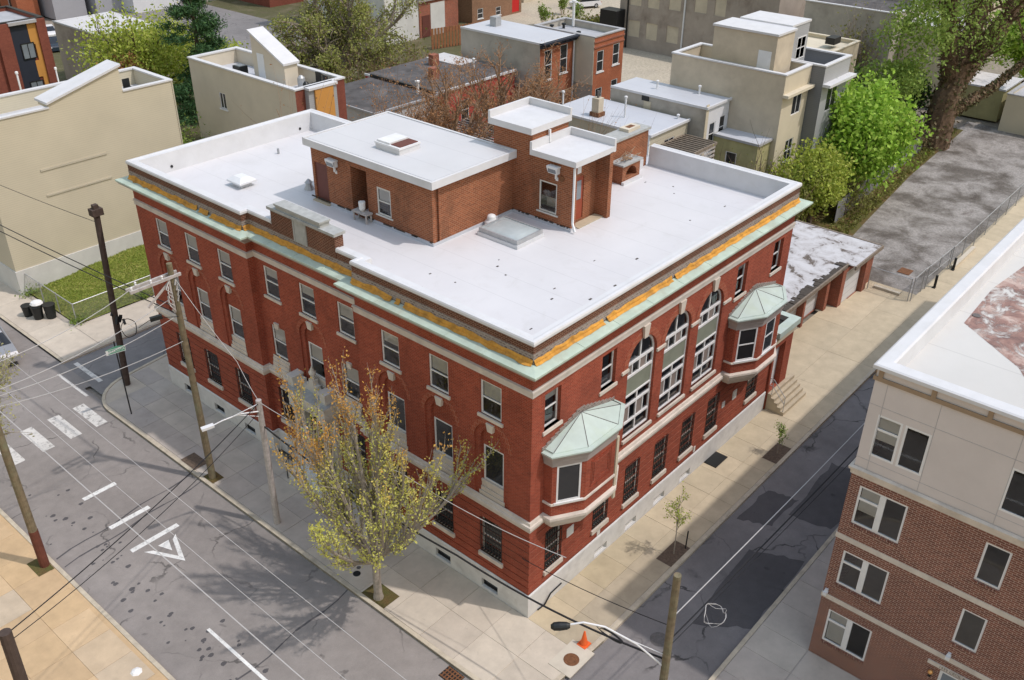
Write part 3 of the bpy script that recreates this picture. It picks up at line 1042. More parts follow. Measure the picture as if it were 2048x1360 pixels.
# roof membrane
mb = MB()
mb.face([(.02, .02, ROOFZ), (XW-.02, .02, ROOFZ), (XW-.02, YB, ROOFZ), (XB-.02, YB, ROOFZ), (XB-.02, LEN-.02, ROOFZ), (.02, LEN-.02, ROOFZ), (.02, 16.07, ROOFZ), (XC+.02, 16.07, ROOFZ), (XC+.02, 8.98, ROOFZ), (.02, 8.98, ROOFZ)])
mb.build('roof', 'membrane_white', B)
for (x, y) in ((2.0, 24.66), (9.8, 24.66)):
    MB().tube([(x, y, 11.75), (x, y+.1, 11.75)], .07, 8).build('scupper', 'iron_black', B)
mb = MB()
for _ in range(26):
    x, y = random.uniform(1, 18), random.uniform(1, 7.5)
    if 6 < x < 12.5 and y > 5: continue
    mb.box(x, y, ROOFZ+.003, x+random.uniform(.05, .16), y+random.uniform(.03, .08), ROOFZ+.012)
mb.build('roof_litter', 'debris', B)['kind'] = 'stuff'

# --- windows of the long facade
SILL = (.13, .07, 'limestone')
for ys, x in ((YL, 0), (YC, XC), (YR, 0)):
    for i, y in enumerate(ys):
        window(B, (x, y, 8.6), FX, 1.0, 1.46, 'dh', sill=SILL, glassm='window_glass', blind=random.choice((.45, .5, .5, .35)), inset=.05)
for ys, x in ((YL, 0), (YC, XC), (YR, 0)):
    for y in ys:
        flat = y in (YC[0], YC[2])
        d = x+(.06 if flat else .16)
        right = y in YR
        window(B, (d-.04, y, 5.5), FX, 1.0, 1.63, 'plain' if right else 'dh', sill=(.12, .03, 'limestone'), glassm='pane_dark' if right else 'window_glass', blind=0 if right else .5, inset=.05)
def spandrel(flat):
    m = MB()
    for k in range(3):
        w = .58 if flat else .56+.035*(2-k)
        m.box(-w, -.06-.035*(2-k), .02+k*.2, w, .02, .205+k*.2)
    return m.data('spandrel', 'limestone')
for ys, x in ((YL, 0), (YC, XC), (YR, 0)):
    for y in ys:
        flat = y in (YC[0], YC[2])
        inst('spandrel', wmesh(('spandrel', flat), lambda: spandrel(flat)), B, (x if flat else x+.16, y, 4.78), FX)
def keystone(p, rz, z0, z1, w0, w1, d=.07):
    def f():
        m = MB()
        h = z1-z0
        P = [(-w0/2, -d, 0), (w0/2, -d, 0), (w1/2, -d-.02, h), (-w1/2, -d-.02, h), (-w0/2, .1, 0), (w0/2, .1, 0), (w1/2, .1, h), (-w1/2, .1, h)]
        for q in ((0,1,2,3),(0,4,5,1),(3,2,6,7),(0,3,7,4),(1,5,6,2)): m.face([P[i] for i in q])
        return m.data('keystone', 'limestone')
    inst('keystone', wmesh(('key', z1-z0, w0, w1), f), B, (p[0], p[1], z0), rz)
for ys, x in ((YL, 0), (YC, XC), (YR, 0)):
    for y in ys:
        if y in (YC[0], YC[2]): keystone((x, y), FX, 7.06, 7.34, .26, .3)
        else: keystone((x, y), FX, 7.97, 8.33, .24, .36)
def arch_ring(r0, r1, n=24, d=.014):
    m = MB(); P = lambda r, t, y: (r*math.cos(t), y, r*math.sin(t))
    for i in range(n):
        a, b = math.pi*i/n, math.pi*(i+1)/n
        m.face([P(r0, a, -d), P(r1, a, -d), P(r1, b, -d), P(r0, b, -d)])
        m.face([P(r1, a, -d), P(r1, a, .02), P(r1, b, .02), P(r1, b, -d)])
    return m.data('arch_ring', 'brick_arch')
VO = arch_ring(.83, 1.02)
for ys, x in ((YL, 0), ([YC[1]], XC), (YR, 0)):
    for y in ys: inst('arch_ring', VO, B, (x, y, 7.44), FX)
for ys, x in ((YL, 0), ([YC[0], YC[2]], XC), (YR, 0)):
    for y in ys:
        window(B, (x+.03, y, 1.95), FX, 1.04, 1.79, 'dh', sill=(.2, .12, 'limestone'), bars=True, glassm='pane_dark', frame='trim_offwhite')
# --- windows of the short facade
for i, (a, b) in enumerate(R3):
    window(B, ((a+b)/2, .1, 8.55), FY, b-a, 1.53, 'dh', sill=(.14, .16, 'limestone'), glassm='window_glass', blind=(.3, 0, .25, 0)[i], inset=.05)
for a, b in GX:
    window(B, ((a+b)/2, .03, 1.72), FY, b-a, 1.96, 'dh', sill=(.2, .12, 'limestone'), bars=True, glassm='pane_dark', frame='trim_offwhite')
def big_window(x0, x1):
    c = (x0+x1)/2; hw = (x1-x0)/2; zs = 8.78
    key = ('bigarch',)
    def mk():
        m = MB(); y0, y1 = .06, .14
        for x in (-hw, hw-.08): m.box(x, y0, 0, x+.08, y1, zs-5.3)
        for z, t in ((0, .07), (.62, .09), (1.45, .1), (1.93, .06), (2.82, .1), (3.42, .11)):
            m.box(-hw+.08, y0-.02, z, hw-.08, y1, z+t)
        m.box(-.035, y0, .07, .035, y1, 2.0)
        m.box(-.035, y0, 2.9, .035, y1, zs-5.3+hw-.04)
        for x in (-hw*.5, hw*.5):
            m.box(x-.025, y0+.01, .7, x+.025, y1, 1.46); m.box(x-.025, y0+.01, 2.9, x+.025, y1, 3.43)
        K = 16
        for i in range(K):
            t0, t1 = math.pi*i/K, math.pi*(i+1)/K
            for ra, rb, yy in ((hw, hw-.09, y0),):
                q = [(math.cos(t)*r, math.sin(t)*r+zs-5.3) for t, r in ((t0, ra), (t1, ra), (t1, rb), (t0, rb))]
                m.face([(x, yy, z) for x, z in q])
                m.face([(q[3][0], yy, q[3][1]), (q[2][0], yy, q[2][1]), (q[2][0], y1, q[2][1]), (q[3][0], y1, q[3][1])])
        return m.data('arched_window', 'trim_white')
    o = inst('arched_window', wmesh(key, mk), B, (c, .05, 5.3), FY)
    inst('panel', wmesh(('bigpan',), lambda: MB().box(-hw+.08, .09, 1.99, hw-.08, .12, 2.82).data('panel', 'panel_green')), o)
    q = (hw-.08)/2
    def pan(xa, xb, za, zb, mat): inst('pane', pane_mesh(xa, za, xb, zb, .1, mat), o)
    for s0 in (-1, 1):
        xa, xb = (-hw+.08, -.035) if s0 < 0 else (.035, hw-.08)
        pan(xa, xb, .07, .62, 'window_glass'); pan(xa, xb, 1.55, 1.93, 'window_glass')
    for za, zb in ((.71, 1.45), (2.92, 3.42)):
        for k in range(4):
            xa = -hw+.08+k*q
            pan(xa+.02, xa+q-.02, za, zb, 'panel_taupe' if k in (0, 2) else 'window_glass')
    def archpane():
        m = MB(); K = 16; r = hw-.085
        arc = [(math.cos(math.pi*i/K)*r, .1, math.sin(math.pi*i/K)*r+zs-5.3) for i in range(K+1)]
        m.face(arc)
        return m.data('arch_pane', 'window_glass')
    inst('arch_pane', wmesh(('archpane',), archpane), o)
    inst('sill', wmesh(('bigsill',), lambda: MB().box(-hw-.06, -.14, -.14, hw+.06, .1, 0).data('sill', 'limestone')), o)
for a, b in RA:
    big_window(a, b)
    keystone(((a+b)/2, 0), FY, 9.74, 10.31, .26, .40, .10)
for a, b in ((5.3, 5.75), (7.70, 8.32), (10.27, 10.93), (12.88, 13.5)):
    MB().box(a, -.07, 8.64, b, .0, 8.76).build('impost', 'limestone', B)
VBm = arch_ring(.985, 1.28, 30)
for a, b in RA: inst('arch_ring', VBm, B, ((a+b)/2, 0, 8.78), FY)
for x0, z0, x1, z1, m_ in ((15.2, 2.46, 15.56, 2.95, 'sign_white'), (14.2, 2.5, 14.45, 2.8, 'sign_white'), (2.3, 2.5, 2.72, 2.95, 'sign_white'), (4.4, 1.17, 4.6, 1.5, 'trim_offwhite'), (11.9, 1.2, 12.05, 1.5, 'trim_offwhite')):
    MB().box(x0, -.03, z0, x1, 0, z1).build('plaque', m_, B)

# --- bay windows
def bay(x0, front_window):
    fp = [(x0+.12, 0), (x0+.12, -.38), (x0+1.24, -1.06), (x0+3.05, -1.06), (x0+4.17, -.38), (x0+4.17, 0)]
    mb = MB()
    faces = [(fp[i], fp[i+1]) for i in range(5)]
    hol = {}
    for i, (p, q) in enumerate(faces):
        D = Vector((q[0]-p[0], q[1]-p[1], 0)); L = D.length; D.normalize()
        N = Vector((-D.y, D.x, 0))
        H = []
        if i in (1, 3): H = [(L/2-.47, L/2+.47, 5.45, 7.12)]
        if i == 2 and front_window: H = [(L/2-.45, L/2+.45, 5.45, 7.12)]
        wall(mb, (p[0], p[1], 0), D, 0, L, 4.6, 7.2, H, N, .08)
        if i == 2 and not front_window:     # sunk brick panels
            for a, b, za, zb in ((.3, L-.25, 5.75, 6.95),):
                for k in range(3):
                    frame_box_w(mb, p, D, N, a+.09*k, b-.09*k, za+.09*k, zb-.09*k)
        hol[i] = (p, q, D, L, H)
    o = mb.build('bay_window', 'brick_main', B)
    rnd = fp
    mb = MB(); sweep(mb, [(0, 5.43), (.05, 5.42), (.06, 5.35), (0, 5.32)], rnd); mb.build('sill_band', 'limestone', o)
    mb = MB(); sweep(mb, [(0, 4.84), (.14, 4.80), (.15, 4.70), (.08, 4.64), (.06, 4.50), (.0, 4.46), (-.05, 4.32), (-.14, 4.22), (-.16, 4.16)], rnd)
    ins = [(x0+.3, 0), (x0+.3, -.27), (x0+1.3, -.9), (x0+2.99, -.9), (x0+3.99, -.27), (x0+3.99, 0)]
    mb.face([(a, b, 4.17) for a, b in ins]); mb.build('bay_base', 'limestone', o)
    mb = MB(); sweep(mb, [(0, 7.12), (.03, 7.14), (.04, 7.30), (.07, 7.34), (.08, 7.46), (.13, 7.52), (.16, 7.62), (.16, 7.68)], rnd); mb.build('bay_cornice', 'cornice_grey', o)
    mb = MB()
    sweep(mb, [(.16, 7.64), (.20, 7.66), (.20, 7.72), (.06, 7.74), (.04, 7.78)], rnd)
    top = [(a, b) for a, b in fp]
    cx = x0+2.14
    ap = Vector((cx, -.06, 8.33))
    ring = [Vector((a, b-.03*(b < 0), 7.77)) for a, b in top]
    for i in range(5): mb.face([ring[i], ring[i+1], ap])
    mb.face([ring[0], ap, ring[5]])
    mb.build('bay_roof', 'copper_pale', o)
    mb = MB()
    for i in range(1, 5): mb.tube([ring[i]+Z3*.01, ap], .014, 4)
    mb.build('roof_seam', 'iron_cover', o)
    # stepped lead flashing where the little roof meets the wall
    mb = MB()
    for s in (0, 1):
        a = Vector((x0-.05 if s == 0 else x0+4.3, 0, 7.68)); b = Vector((cx, 0, 8.36))
        for k in range(9):
            t0, t1 = k/9, (k+1)/9
            p, q = a.lerp(b, t0), a.lerp(b, t1)
            xa, xb = sorted((p.x, q.x))
            mb.box(xa, -.03, p.z-.03, xb, .0, q.z+.14)
    mb.build('step_flashing', 'rubble_stone', o)
    for i, (p, q, D, L, H) in hol.items():
        if not H: continue
        c = Vector((p[0], p[1], 0))+D*(L/2)
        ang = math.atan2(D.y, D.x)
        w = H[0][1]-H[0][0]
        window(B, (c.x, c.y, 5.45), ang, w, 1.67, 'dh' if front_window else 'plain', sill=(.07, .06, 'trim_white'), glassm='pane_dark', inset=.0)
    return o
def frame_box_w(mb, p, D, N, ua, ub, za, zb):
    O = Vector((p[0], p[1], 0))
    for (a, b, c, d) in ((ua, za, ub, za+.03), (ua, zb-.03, ub, zb), (ua, za+.03, ua+.03, zb-.03), (ub-.03, za+.03, ub, zb-.03)):
        q = [O+D*a+Z3*b-N*.018, O+D*c+Z3*b-N*.018, O+D*c+Z3*d-N*.018, O+D*a+Z3*d-N*.018]
        mb.face(q)
        for i in range(4):
            e, f = q[i], q[(i+1) % 4]
            mb.face([e, f, f+N*.03, e+N*.03])
bay(.62, False)
bay(13.62, True)
MB().box(3.72, -1.09, 4.2, 3.86, -1.0, 7.14).build('corner_strip', 'stucco_cream', B)

# --- entrance portico
mb = MB()
yc = YC[1]; xf = -.35
mb.box(xf, yc-1.25, 4.08, XC, yc+1.25, 4.62)
mb.box(xf-.02, yc-1.27, 4.28, XC, yc+1.27, 4.33)
for k in range(20):
    mb.box(xf-.07, yc-1.25+k*.127, 4.62, xf, yc-1.19+k*.127, 4.70)
mb.box(xf-.14, yc-1.42, 4.70, XC, yc+1.42, 4.80); mb.box(xf-.2, yc-1.48, 4.80, XC, yc+1.48, 4.88)
for s in (-1, 1):
    mb.box(xf+.1, yc+s*1.1-.18, 4.88, XC, yc+s*1.1+.18, 5.42); mb.box(xf+.06, yc+s*1.1-.22, 5.36, XC, yc+s*1.1+.22, 5.44)
    mb.box(XC-.22, yc+s*1.05-.2, .0, XC+.02, yc+s*1.05+.2, 4.08)
    mb.box(xf-.05, yc+s*.98-.22, .0, xf+.4, yc+s*.98+.22, 1.0)
    mb.lathe([(.2, 1.0), (.2, 1.07), (.165, 1.12), (.16, 1.3), (.145, 3.5), (.15, 3.54), (.145, 3.6), (.155, 3.66), (.14, 3.7), (.16, 3.8), (.2, 3.9), (.2, 3.96)], (xf+.18, yc+s*.98, 0), 14)
    mb.box(xf-.04, yc+s*.98-.22, 3.96, xf+.4, yc+s*.98+.22, 4.08)
# stepped parapet between the blocks
for s in (-1, 1):
    for k, (a, b, z) in enumerate(((.92, .62, 5.28), (.62, .34, 5.12), (.34, .16, 5.3))):
        ya, yb = sorted((yc+s*a, yc+s*b)); mb.box(XC-.28, ya, 4.88, XC-.06, yb, z)
mb.box(XC-.3, yc-.16, 4.88, XC-.04, yc+.16, 5.55)
mb.build('portico', 'portico_stone', B)
mb = MB(); mb.lathe([(.1, 5.55), (.13, 5.6), (.07, 5.66), (.15, 5.8), (.17, 5.92), (.08, 6.0), (.1, 6.04), (.03, 6.14), (.035, 6.18), (0.001, 6.24)], (XC-.17, yc, 0), 14); mb.build('urn', 'portico_stone', B, smooth=True)
MB().box(xf-.2, yc-1.48, 4.881, XC-.02, yc+1.48, 4.90).build('portico_lead', 'stone_cap_grey', B)
inst('lettering', text_mesh('IUNIXALINIDIHIII', .2, 'cornice_grey', .003), B, (xf-.004, yc, 4.18), FX)
mb = MB(); mb.box(XC+.12, yc-.95, 1.1, XC+.16, yc+.95, 3.95); mb.build('doorway', 'dark_interior', B)
mb = MB()
for k in range(3): mb.box(XC-1.25+.3*k, yc-1.35, -.02, XC-1.25+.3*(k+1) if k < 2 else XC-.07, yc+1.35, .34*(k+1))
mb.build('entry_step', 'granite', B)
for s in (-1, 1):
    y = yc+s*1.28
    mb = MB(); mb.tube([(-.95, y, 0), (-.95, y, .95), (-.05, y, 1.75)], .025, 6)
    for k in range(5): mb.tube([(-.8+.17*k, y, .3), (-.8+.17*k, y, 1.05+.15*k)], .012, 4)
    mb.build('handrail', 'iron_black', B)

# --- roof house, stair tower and fireplace wall
PX, PY0, PY1 = 4.45, 9.1, 16.75
mb = MB()
zt = 14.1
H = [(15.72, 16.6, 11.56, 13.35), (13.07, 14.1, 11.52, 13.75), (11.6, 12.46, 12.0, 13.25)]
wall(mb, (PX, 0, 0), DY, PY0, PY1, ROOFZ, zt, H, IN, .12)
wall(mb, (0, PY0, 0), (1, 0, 0), PX, 9.4, ROOFZ, zt, [(4.62, 4.82, ROOFZ, zt)], (0, 1, 0), .1)
wall(mb, (0, PY0+.1, 0), (1, 0, 0), 4.62, 4.82, ROOFZ, zt, [], (0, 1, 0))
wall(mb, (0, PY1, 0), (1, 0, 0), PX, 9.4, ROOFZ, zt, [], (0, -1, 0))
wall(mb, (9.6, 0, 0), DY, PY0, PY1, ROOFZ, zt, [], (-1, 0, 0))
# recessed niche behind the opening
for O, D, a, b, N in (((0, 13.07, 0), (1, 0, 0), PX+.12, PX+1.2, (0, -1, 0)), ((0, 14.1, 0), (1, 0, 0), PX+.12, PX+1.2, (0, 1, 0)), ((PX+1.2, 0, 0), DY, 13.07, 14.1, (1, 0, 0))):
    wall(mb, O, D, a, b, ROOFZ, 13.75, [], N)
TX0, TX1, TY0, TYM, TY1 = 9.4, 11.85, 5.8, 8.0, 10.2
wall(mb, (TX0, 0, 0), DY, TY0, TYM, ROOFZ, 14.5, [(6.6, 7.58, 12.02, 13.42)], IN, .1)
wall(mb, (TX0, 0, 0), DY, TYM, TY1, ROOFZ, 15.35, [], IN)
wall(mb, (0, TYM, 0), (1, 0, 0), TX0, TX1, 14.4, 15.35, [], (0, 1, 0))
wall(mb, (0, TY0, 0), (1, 0, 0), TX0, TX0+.32, ROOFZ, 14.5, [], (0, 1, 0))
wall(mb, (TX0+.32, 0, 0), DY, TY0, TY0+.4, ROOFZ, 14.5, [], (-1, 0, 0))
wall(mb, (0, TY0+.4, 0), (1, 0, 0), TX0+.32, TX1-.2, ROOFZ, 14.5, [(9.95, 10.75, 11.62, 13.6)], (0, 1, 0), .08)
mb.box(TX1-.25, TY0-.3, ROOFZ, TX1, TY0+.4, 14.5)
wall(mb, (TX1, 0, 0), DY, TY0, TY1, ROOFZ, 14.5, [], (-1, 0, 0)); wall(mb, (TX1, 0, 0), DY, TYM, TY1, 14.5, 15.35, [], (-1, 0, 0))
wall(mb, (0, TY1, 0), (1, 0, 0), TX0, TX1, ROOFZ, 15.35, [], (0, -1, 0))
wall(mb, (0, TYM+.02, 0), (1, 0, 0), TX1, 18.4, ROOFZ, 13.35, [], (0, 1, 0)); mb.box(12.2, TYM+.75, ROOFZ-3, 18.4, TYM+.8, 13.35)
mb.face([(18.4, TYM+.02, ROOFZ-3), (18.4, TYM+.8, ROOFZ-3), (18.4, TYM+.8, 13.35), (18.4, TYM+.02, 13.35)])
ph = mb.build('roof_house', 'brick_roof_house', B)
def slab(name, x0, x1, y0, y1, z, t, lip, mat='coping_white', top='membrane_pen', lipsides='lfrk'):
    m = MB()
    m.box(x0, y0, z-t, x1, y1, z)
    w = .12
    if 'k' in lipsides: m.box(x0, y1-w, z, x1, y1, z+lip)
    if 'r' in lipsides: m.box(x1-w, y0, z, x1, y1-w, z+lip)
    if 'f' in lipsides: m.box(x0, y0, z, x1-w, y0+w, z+lip*.5)
    if 'l' in lipsides: m.box(x0, y0+w, z, x0+w, y1-w, z+lip*.5)
    o = m.build(name, mat, ph)
    return o
slab('roof_slab', PX-.22, 9.38, PY0-.25, PY1+.25, 14.38, .3, .05)
MB().box(PX-.05, PY0-.08, 14.383, 9.2, PY1+.08, 14.395).build('slab_top', 'membrane_pen', ph)
slab('tower_roof', TX0-.2, TX1+.1, TYM-.1, TY1+.15, 15.6, .28, .3, lipsides='kr')
slab('stair_roof', TX0-.2, TX1+.15, TY0-.3, TYM-.02, 14.72, .25, .32, lipsides='kr')
mb = MB(); mb.box(11.9, TYM-.06, 13.35, 18.5, TYM+.9, 13.47); mb.build('wall_cap', 'stone_cap_grey', ph)
for x in (13.4, 16.9):
    m = MB(); m.box(x, TYM+.2, 13.47, x+1.0, TYM+.75, 13.62); m.build('chimney_top', 'concrete_light', ph)
    MB().box(x+.25, TYM+.33, 13.621, x+.75, TYM+.6, 13.63).build('flue', 'iron_rust', ph)
# fireplace
mb = MB()
wall(mb, (0, 7.3, 0), (1, 0, 0), 15.3, 16.75, ROOFZ, 12.42, [(15.55, 16.5, 11.75, 11.8, True)], (0, 1, 0), .45)
for x, N in ((15.3, (1, 0, 0)), (16.75, (-1, 0, 0))): wall(mb, (x, 0, 0), DY, 7.3, 8.02, ROOFZ, 12.42, [], N)
mb.box(15.4, 7.76, 11.55, 16.65, 7.8, 12.4, 0)
mb.build('fireplace', 'brick_roof_house', B)
mb = MB(); mb.box(15.2, 7.2, 12.42, 16.85, 8.0, 12.5); mb.build('mantel', 'stone_cap_grey', ph)
mb = MB()
mb.box(15.25, 7.15, ROOFZ, 16.8, 7.3, ROOFZ+.14); mb.box(17.0, 7.85, ROOFZ, 17.9, 8.0, ROOFZ+.45); mb.build('upstand', 'coping_white', B)
# doors, windows and lamps of the roof house
mb = MB(); mb.box(PX+.06, 15.72, 11.56, PX+.1, 16.6, 13.35); mb.build('door', 'door_maroon', ph)
MB().box(PX-.18, 15.6, ROOFZ, PX+.02, 16.7, 11.56).build('threshold', 'concrete_step', ph)
window(B, (PX+.0, 12.03, 12.0), FX, .86, 1.25, 'dh', sill=(.06, .04, 'trim_offwhite'), glassm='window_glass', blind=.5, frame='trim_offwhite', inset=.02)
window(B, (TX0+.0, 7.09, 12.02), FX, .98, 1.4, 'plain', sill=(.06, .05, 'trim_offwhite'), glassm='window_glass', frame='trim_offwhite', inset=.03)
mb = MB(); mb.box(9.95, TY0+.44, 11.62, 10.75, TY0+.48, 13.6); dr = mb.build('door', 'door_rust', ph)
MB().box(10.1, TY0+.425, 12.55, 10.6, TY0+.438, 13.4).build('door_glass', 'pane_blue', ph)
MB().box(9.8, TY0+.38, 13.75, 10.5, TY0+.4, 14.1).build('vent_grille', 'metal_white', ph)
mb = MB(); mb.box(9.85, TY0-.1, ROOFZ+.004, 11.6, TY0+.35, ROOFZ+.05); mb.build('door_pad', 'concrete_step', ph)
def floodlight(p, rz):
    def f():
        m = MB()
        m.box(-.28, -.3, 0, .28, -.02, .07); m.face([(-.28, -.3, 0), (.28, -.3, 0), (.24, -.22, -.26), (-.24, -.22, -.26)])
        m.box(-.24, -.22, -.26, .24, -.02, 0); m.box(.05, -.12, -.5, .13, -.05, -.26); m.box(.03, -.03, -.6, .15, 0, -.45)
        return m.data('floodlight', 'metal_white')
    o = inst('floodlight', wmesh(('flood',), f), B, p, rz)
    inst('lamp_lens', wmesh(('lens',), lambda: MB().box(-.2, -.29, -.2, .2, -.23, -.03).data('lamp_lens', 'pane_blue')), o)
floodlight((PX, 15.15, 13.75), FX); floodlight((TX0, 6.7, 14.2), FX)
mb = MB(); mb.lathe([(.13, 0), (.13, .04)], (0, 0, 0), 12); md = mb.data('vent_cap', 'iron_rust'); md.transform(Matrix.Rotation(R(-90), 4, 'Y')); inst('vent_cap', md, ph, (TX0, 6.35, 13.75))
mb = MB(); mb.tube([(TX0+.02, TY0-.08, 14.35), (TX0+.02, TY0-.08, 11.9), (TX0-.1, TY0-.3, 11.6)], .055, 4); mb.build('downspout', 'metal_white', ph)
mb = MB(); mb.tube([(TX0+1.0, TYM-.12, 15.3), (TX0+1.0, TYM-.14, 14.75)], .06, 4); mb.build('downspout', 'metal_white', ph)
# flashing strips at the foot of the walls
mb = MB()
mb.box(PX-.05, PY0-.05, ROOFZ, PX, 13.07, ROOFZ+.14); mb.box(PX-.05, 14.1, ROOFZ, PX, 15.6, ROOFZ+.14); mb.box(PX, PY0-.05, ROOFZ, 9.35, PY0, ROOFZ+.12)
mb.box(TX0-.05, TY0-.05, ROOFZ, TX0, PY0-.05, ROOFZ+.14); mb.box(TX0, TY0-.05, ROOFZ, TX0+.3, TY0, ROOFZ+.12)
mb.build('foot_flashing', 'membrane_cool', ph)
mb = MB()
for _ in range(60):
    s_ = random.random()
    if s_ < .5:
        y = random.uniform(TY0, PY0); mb.box(TX0-.06, y, ROOFZ+.12, TX0-.005, y+random.uniform(.03, .16), ROOFZ+random.uniform(.15, .19))
    else:
        y = random.uniform(PY0, PY1); mb.box(PX-.06, y, ROOFZ+.12, PX-.005, y+random.uniform(.05, .3), ROOFZ+random.uniform(.14, .18)) if not 13 < y < 14.2 else None
mb.build('tar_patch', 'debris', ph)['kind'] = 'stuff'

# roof fittings that are things of their own
T = thing('skylight', 'large low glass skylight on the white roof in front of the stair tower', 'skylight', (7.3, 7.4, ROOFZ))
mb = MB()
x0, x1, y0, y1 = 6.55, 8.2, 6.35, 8.5
mb.box(x0-.05, y0-.05, ROOFZ, x1+.05, y1+.05, ROOFZ+.16); mb.build('curb', 'coping_white', T)
mb = MB()
for a in ((x0, y0, x1, y0+.06), (x0, y1-.06, x1, y1), (x0, y0+.06, x0+.06, y1-.06), (x1-.06, y0+.06, x1, y1-.06)):
    mb.box(a[0], a[1], ROOFZ+.16, a[2], a[3], ROOFZ+.35)
mb.build('frame', 'metal_grey', T)
mb = MB(); n = 8
for i in range(n):
    for j in range(n):
        f = lambda a, b: (x0+.06+(x1-x0-.12)*a, y0+.06+(y1-y0-.12)*b, ROOFZ+.31+.12*(1-(2*a-1)**4)*(1-(2*b-1)**4))
        mb.face([f(i/n, j/n), f((i+1)/n, j/n), f((i+1)/n, (j+1)/n), f(i/n, (j+1)/n)])
mb.build('dome_pane', 'skylight_pane', T, smooth=True)
T = thing('skylight', 'small skylight with a brown shade on top of the brick roof house', 'skylight', (6.2, 13.0, 14.4))
mb = MB(); mb.box(5.55, 12.1, 14.39, 6.75, 13.6, 14.62); mb.build('curb', 'coping_white', T)
mb = MB(); mb.box(5.52, 12.07, 14.62, 6.78, 13.63, 14.70); mb.build('frame', 'metal_white', T)
MB().box(5.6, 12.75, 14.70, 6.7, 13.55, 14.78).build('dome_pane', 'metal_white', T)
MB().box(5.65, 12.15, 14.70, 6.7, 12.72, 14.73).build('shade', 'door_maroon', T)
T = thing('roof_vent', 'white mushroom shaped vent on the roof at the foot of the brick roof house', 'roof vent', (7.6, 8.75, ROOFZ))
mb = MB(); mb.lathe([(.24, 0), (.24, .06), (.3, .1), (.32, .2), (.24, .28), (.19, .3), (.2, .42), (.17, .5), (.06, .55)], (7.6, 8.72, ROOFZ), 16); mb.build('cowl', 'metal_white', T, smooth=True)
T = thing('roof_vent', 'square white hooded vent on the left part of the white roof', 'roof vent', (3.15, 20.6, ROOFZ))
mb = MB(); mb.box(2.9, 20.3, ROOFZ, 3.5, 20.95, ROOFZ+.22); mb.build('curb', 'coping_white', T)
mb = MB()
a, b, c, d = 2.72, 20.1, 3.68, 21.15
mb.box(a, b, ROOFZ+.22, c, d, ROOFZ+.3)
P = [(a, b, ROOFZ+.3), (c, b, ROOFZ+.3), (c, d, ROOFZ+.3), (a, d, ROOFZ+.3)]; Q = [(a+.25, b+.25, ROOFZ+.48), (c-.25, b+.25, ROOFZ+.48), (c-.25, d-.25, ROOFZ+.48), (a+.25, d-.25, ROOFZ+.48)]
mb.face(Q)
for i in range(4): mb.face([P[i], P[(i+1) % 4], Q[(i+1) % 4], Q[i]])
mb.build('hood', 'metal_white', T)
T = thing('vent_pipe', 'short grey vent pipe on the white roof left of the roof house', 'pipe', (7.0, 22.9, ROOFZ)); MB().tube([(7, 22.9, ROOFZ), (7, 22.9, ROOFZ+.28)], .06, 8).build('pipe', 'metal_grey', T)
T = thing('roof_vent', 'low grey vent behind the left end of the roof house', 'roof vent', (5.2, 18.1, ROOFZ)); MB().lathe([(.25, 0), (.12, .3), (.2, .34), (.05, .5)], (5.0, 17.9, ROOFZ), 10).build('cowl', 'metal_grey', T)
T = thing('bench', 'weathered wooden bench beside the dark niche of the roof house', 'bench', (4.3, 13.0, ROOFZ))
mb = MB(); mb.box(4.02, 12.75, ROOFZ+.4, 4.4, 13.7, ROOFZ+.46); mb.build('seat', 'wood_bleached', T)
for yy in (12.8, 13.6):
    for xx in (4.05, 4.32): MB().box(xx, yy, ROOFZ, xx+.06, yy+.06, ROOFZ+.4).build('leg', 'wood_bleached', T)
o = tag(MB().lathe([(.09, 0), (.14, .1), (.15, .42), (.02, .44)], (4.25, 13.25, ROOFZ+.47), 10).build('bucket', 'bag_white'), 'white upturned bucket standing on the wooden roof bench', 'bucket')
T = thing('firewood', 'loose stack of dark branches on the roof fireplace mantel', 'firewood', (16, 7.7, 12.5))
mb = MB()
for _ in range(26):
    x, y = random.uniform(15.4, 16.6), random.uniform(7.35, 7.85); z = 12.53+random.random()*.25
    mb.tube([(x, y, z), (x+random.uniform(-.5, .5), y+random.uniform(-.15, .15), z+random.uniform(-.02, .12))], .022, 4)
mb.build('branch', 'twig_brown', T)

# --- side entrance, stoop and garages
S_ = thing('side_entrance', 'low brick side entrance with a flat green roof beside the second bay window', 'porch', (20, 0, 0))
mb = MB()
wall(mb, (0, -.1, 0), (1, 0, 0), 18.95, 21.0, 0, 3.95, [(19.15, 20.25, .95, 3.6)], (0, 1, 0), .35)
wall(mb, (21.0, 0, 0), DY, -.1, 2.4, 0, 3.95, [], (-1, 0, 0)); wall(mb, (18.95, 0, 0), DY, -.1, .3, 0, 3.95, [], (1, 0, 0))
mb.build('wall', 'brick_main', S_)
mb = MB(); mb.box(18.95, -.18, 3.95, 21.1, 2.4, 4.3); mb.build('beam', 'stucco_cream', S_)
mb = MB()
mb.box(18.95, -.28, 4.3, 21.2, .2, 4.62); mb.box(20.8, .2, 4.3, 21.2, 2.4, 4.62); mb.build('roof_edge', 'copper_pale', S_)
MB().box(18.95, .2, 4.3, 20.8, 2.4, 4.34).build('roof', 'dark_interior', S_)
MB().box(19.15, .2, .95, 20.25, .24, 3.6).build('door', 'door_white', S_)
T = thing('stoop', 'concrete entrance steps with five risers beside the white base of the brick building', 'steps', (20.3, -.6, 0))
mb = MB()
for k in range(5): mb.box(19.05, -1.12+.2*k, -.02, 21.65, -1.12+.2*(k+1) if k < 4 else -.11, .19*(k+1))
mb.build('step', 'concrete_step', T)
mb = MB()
xr = 19.12
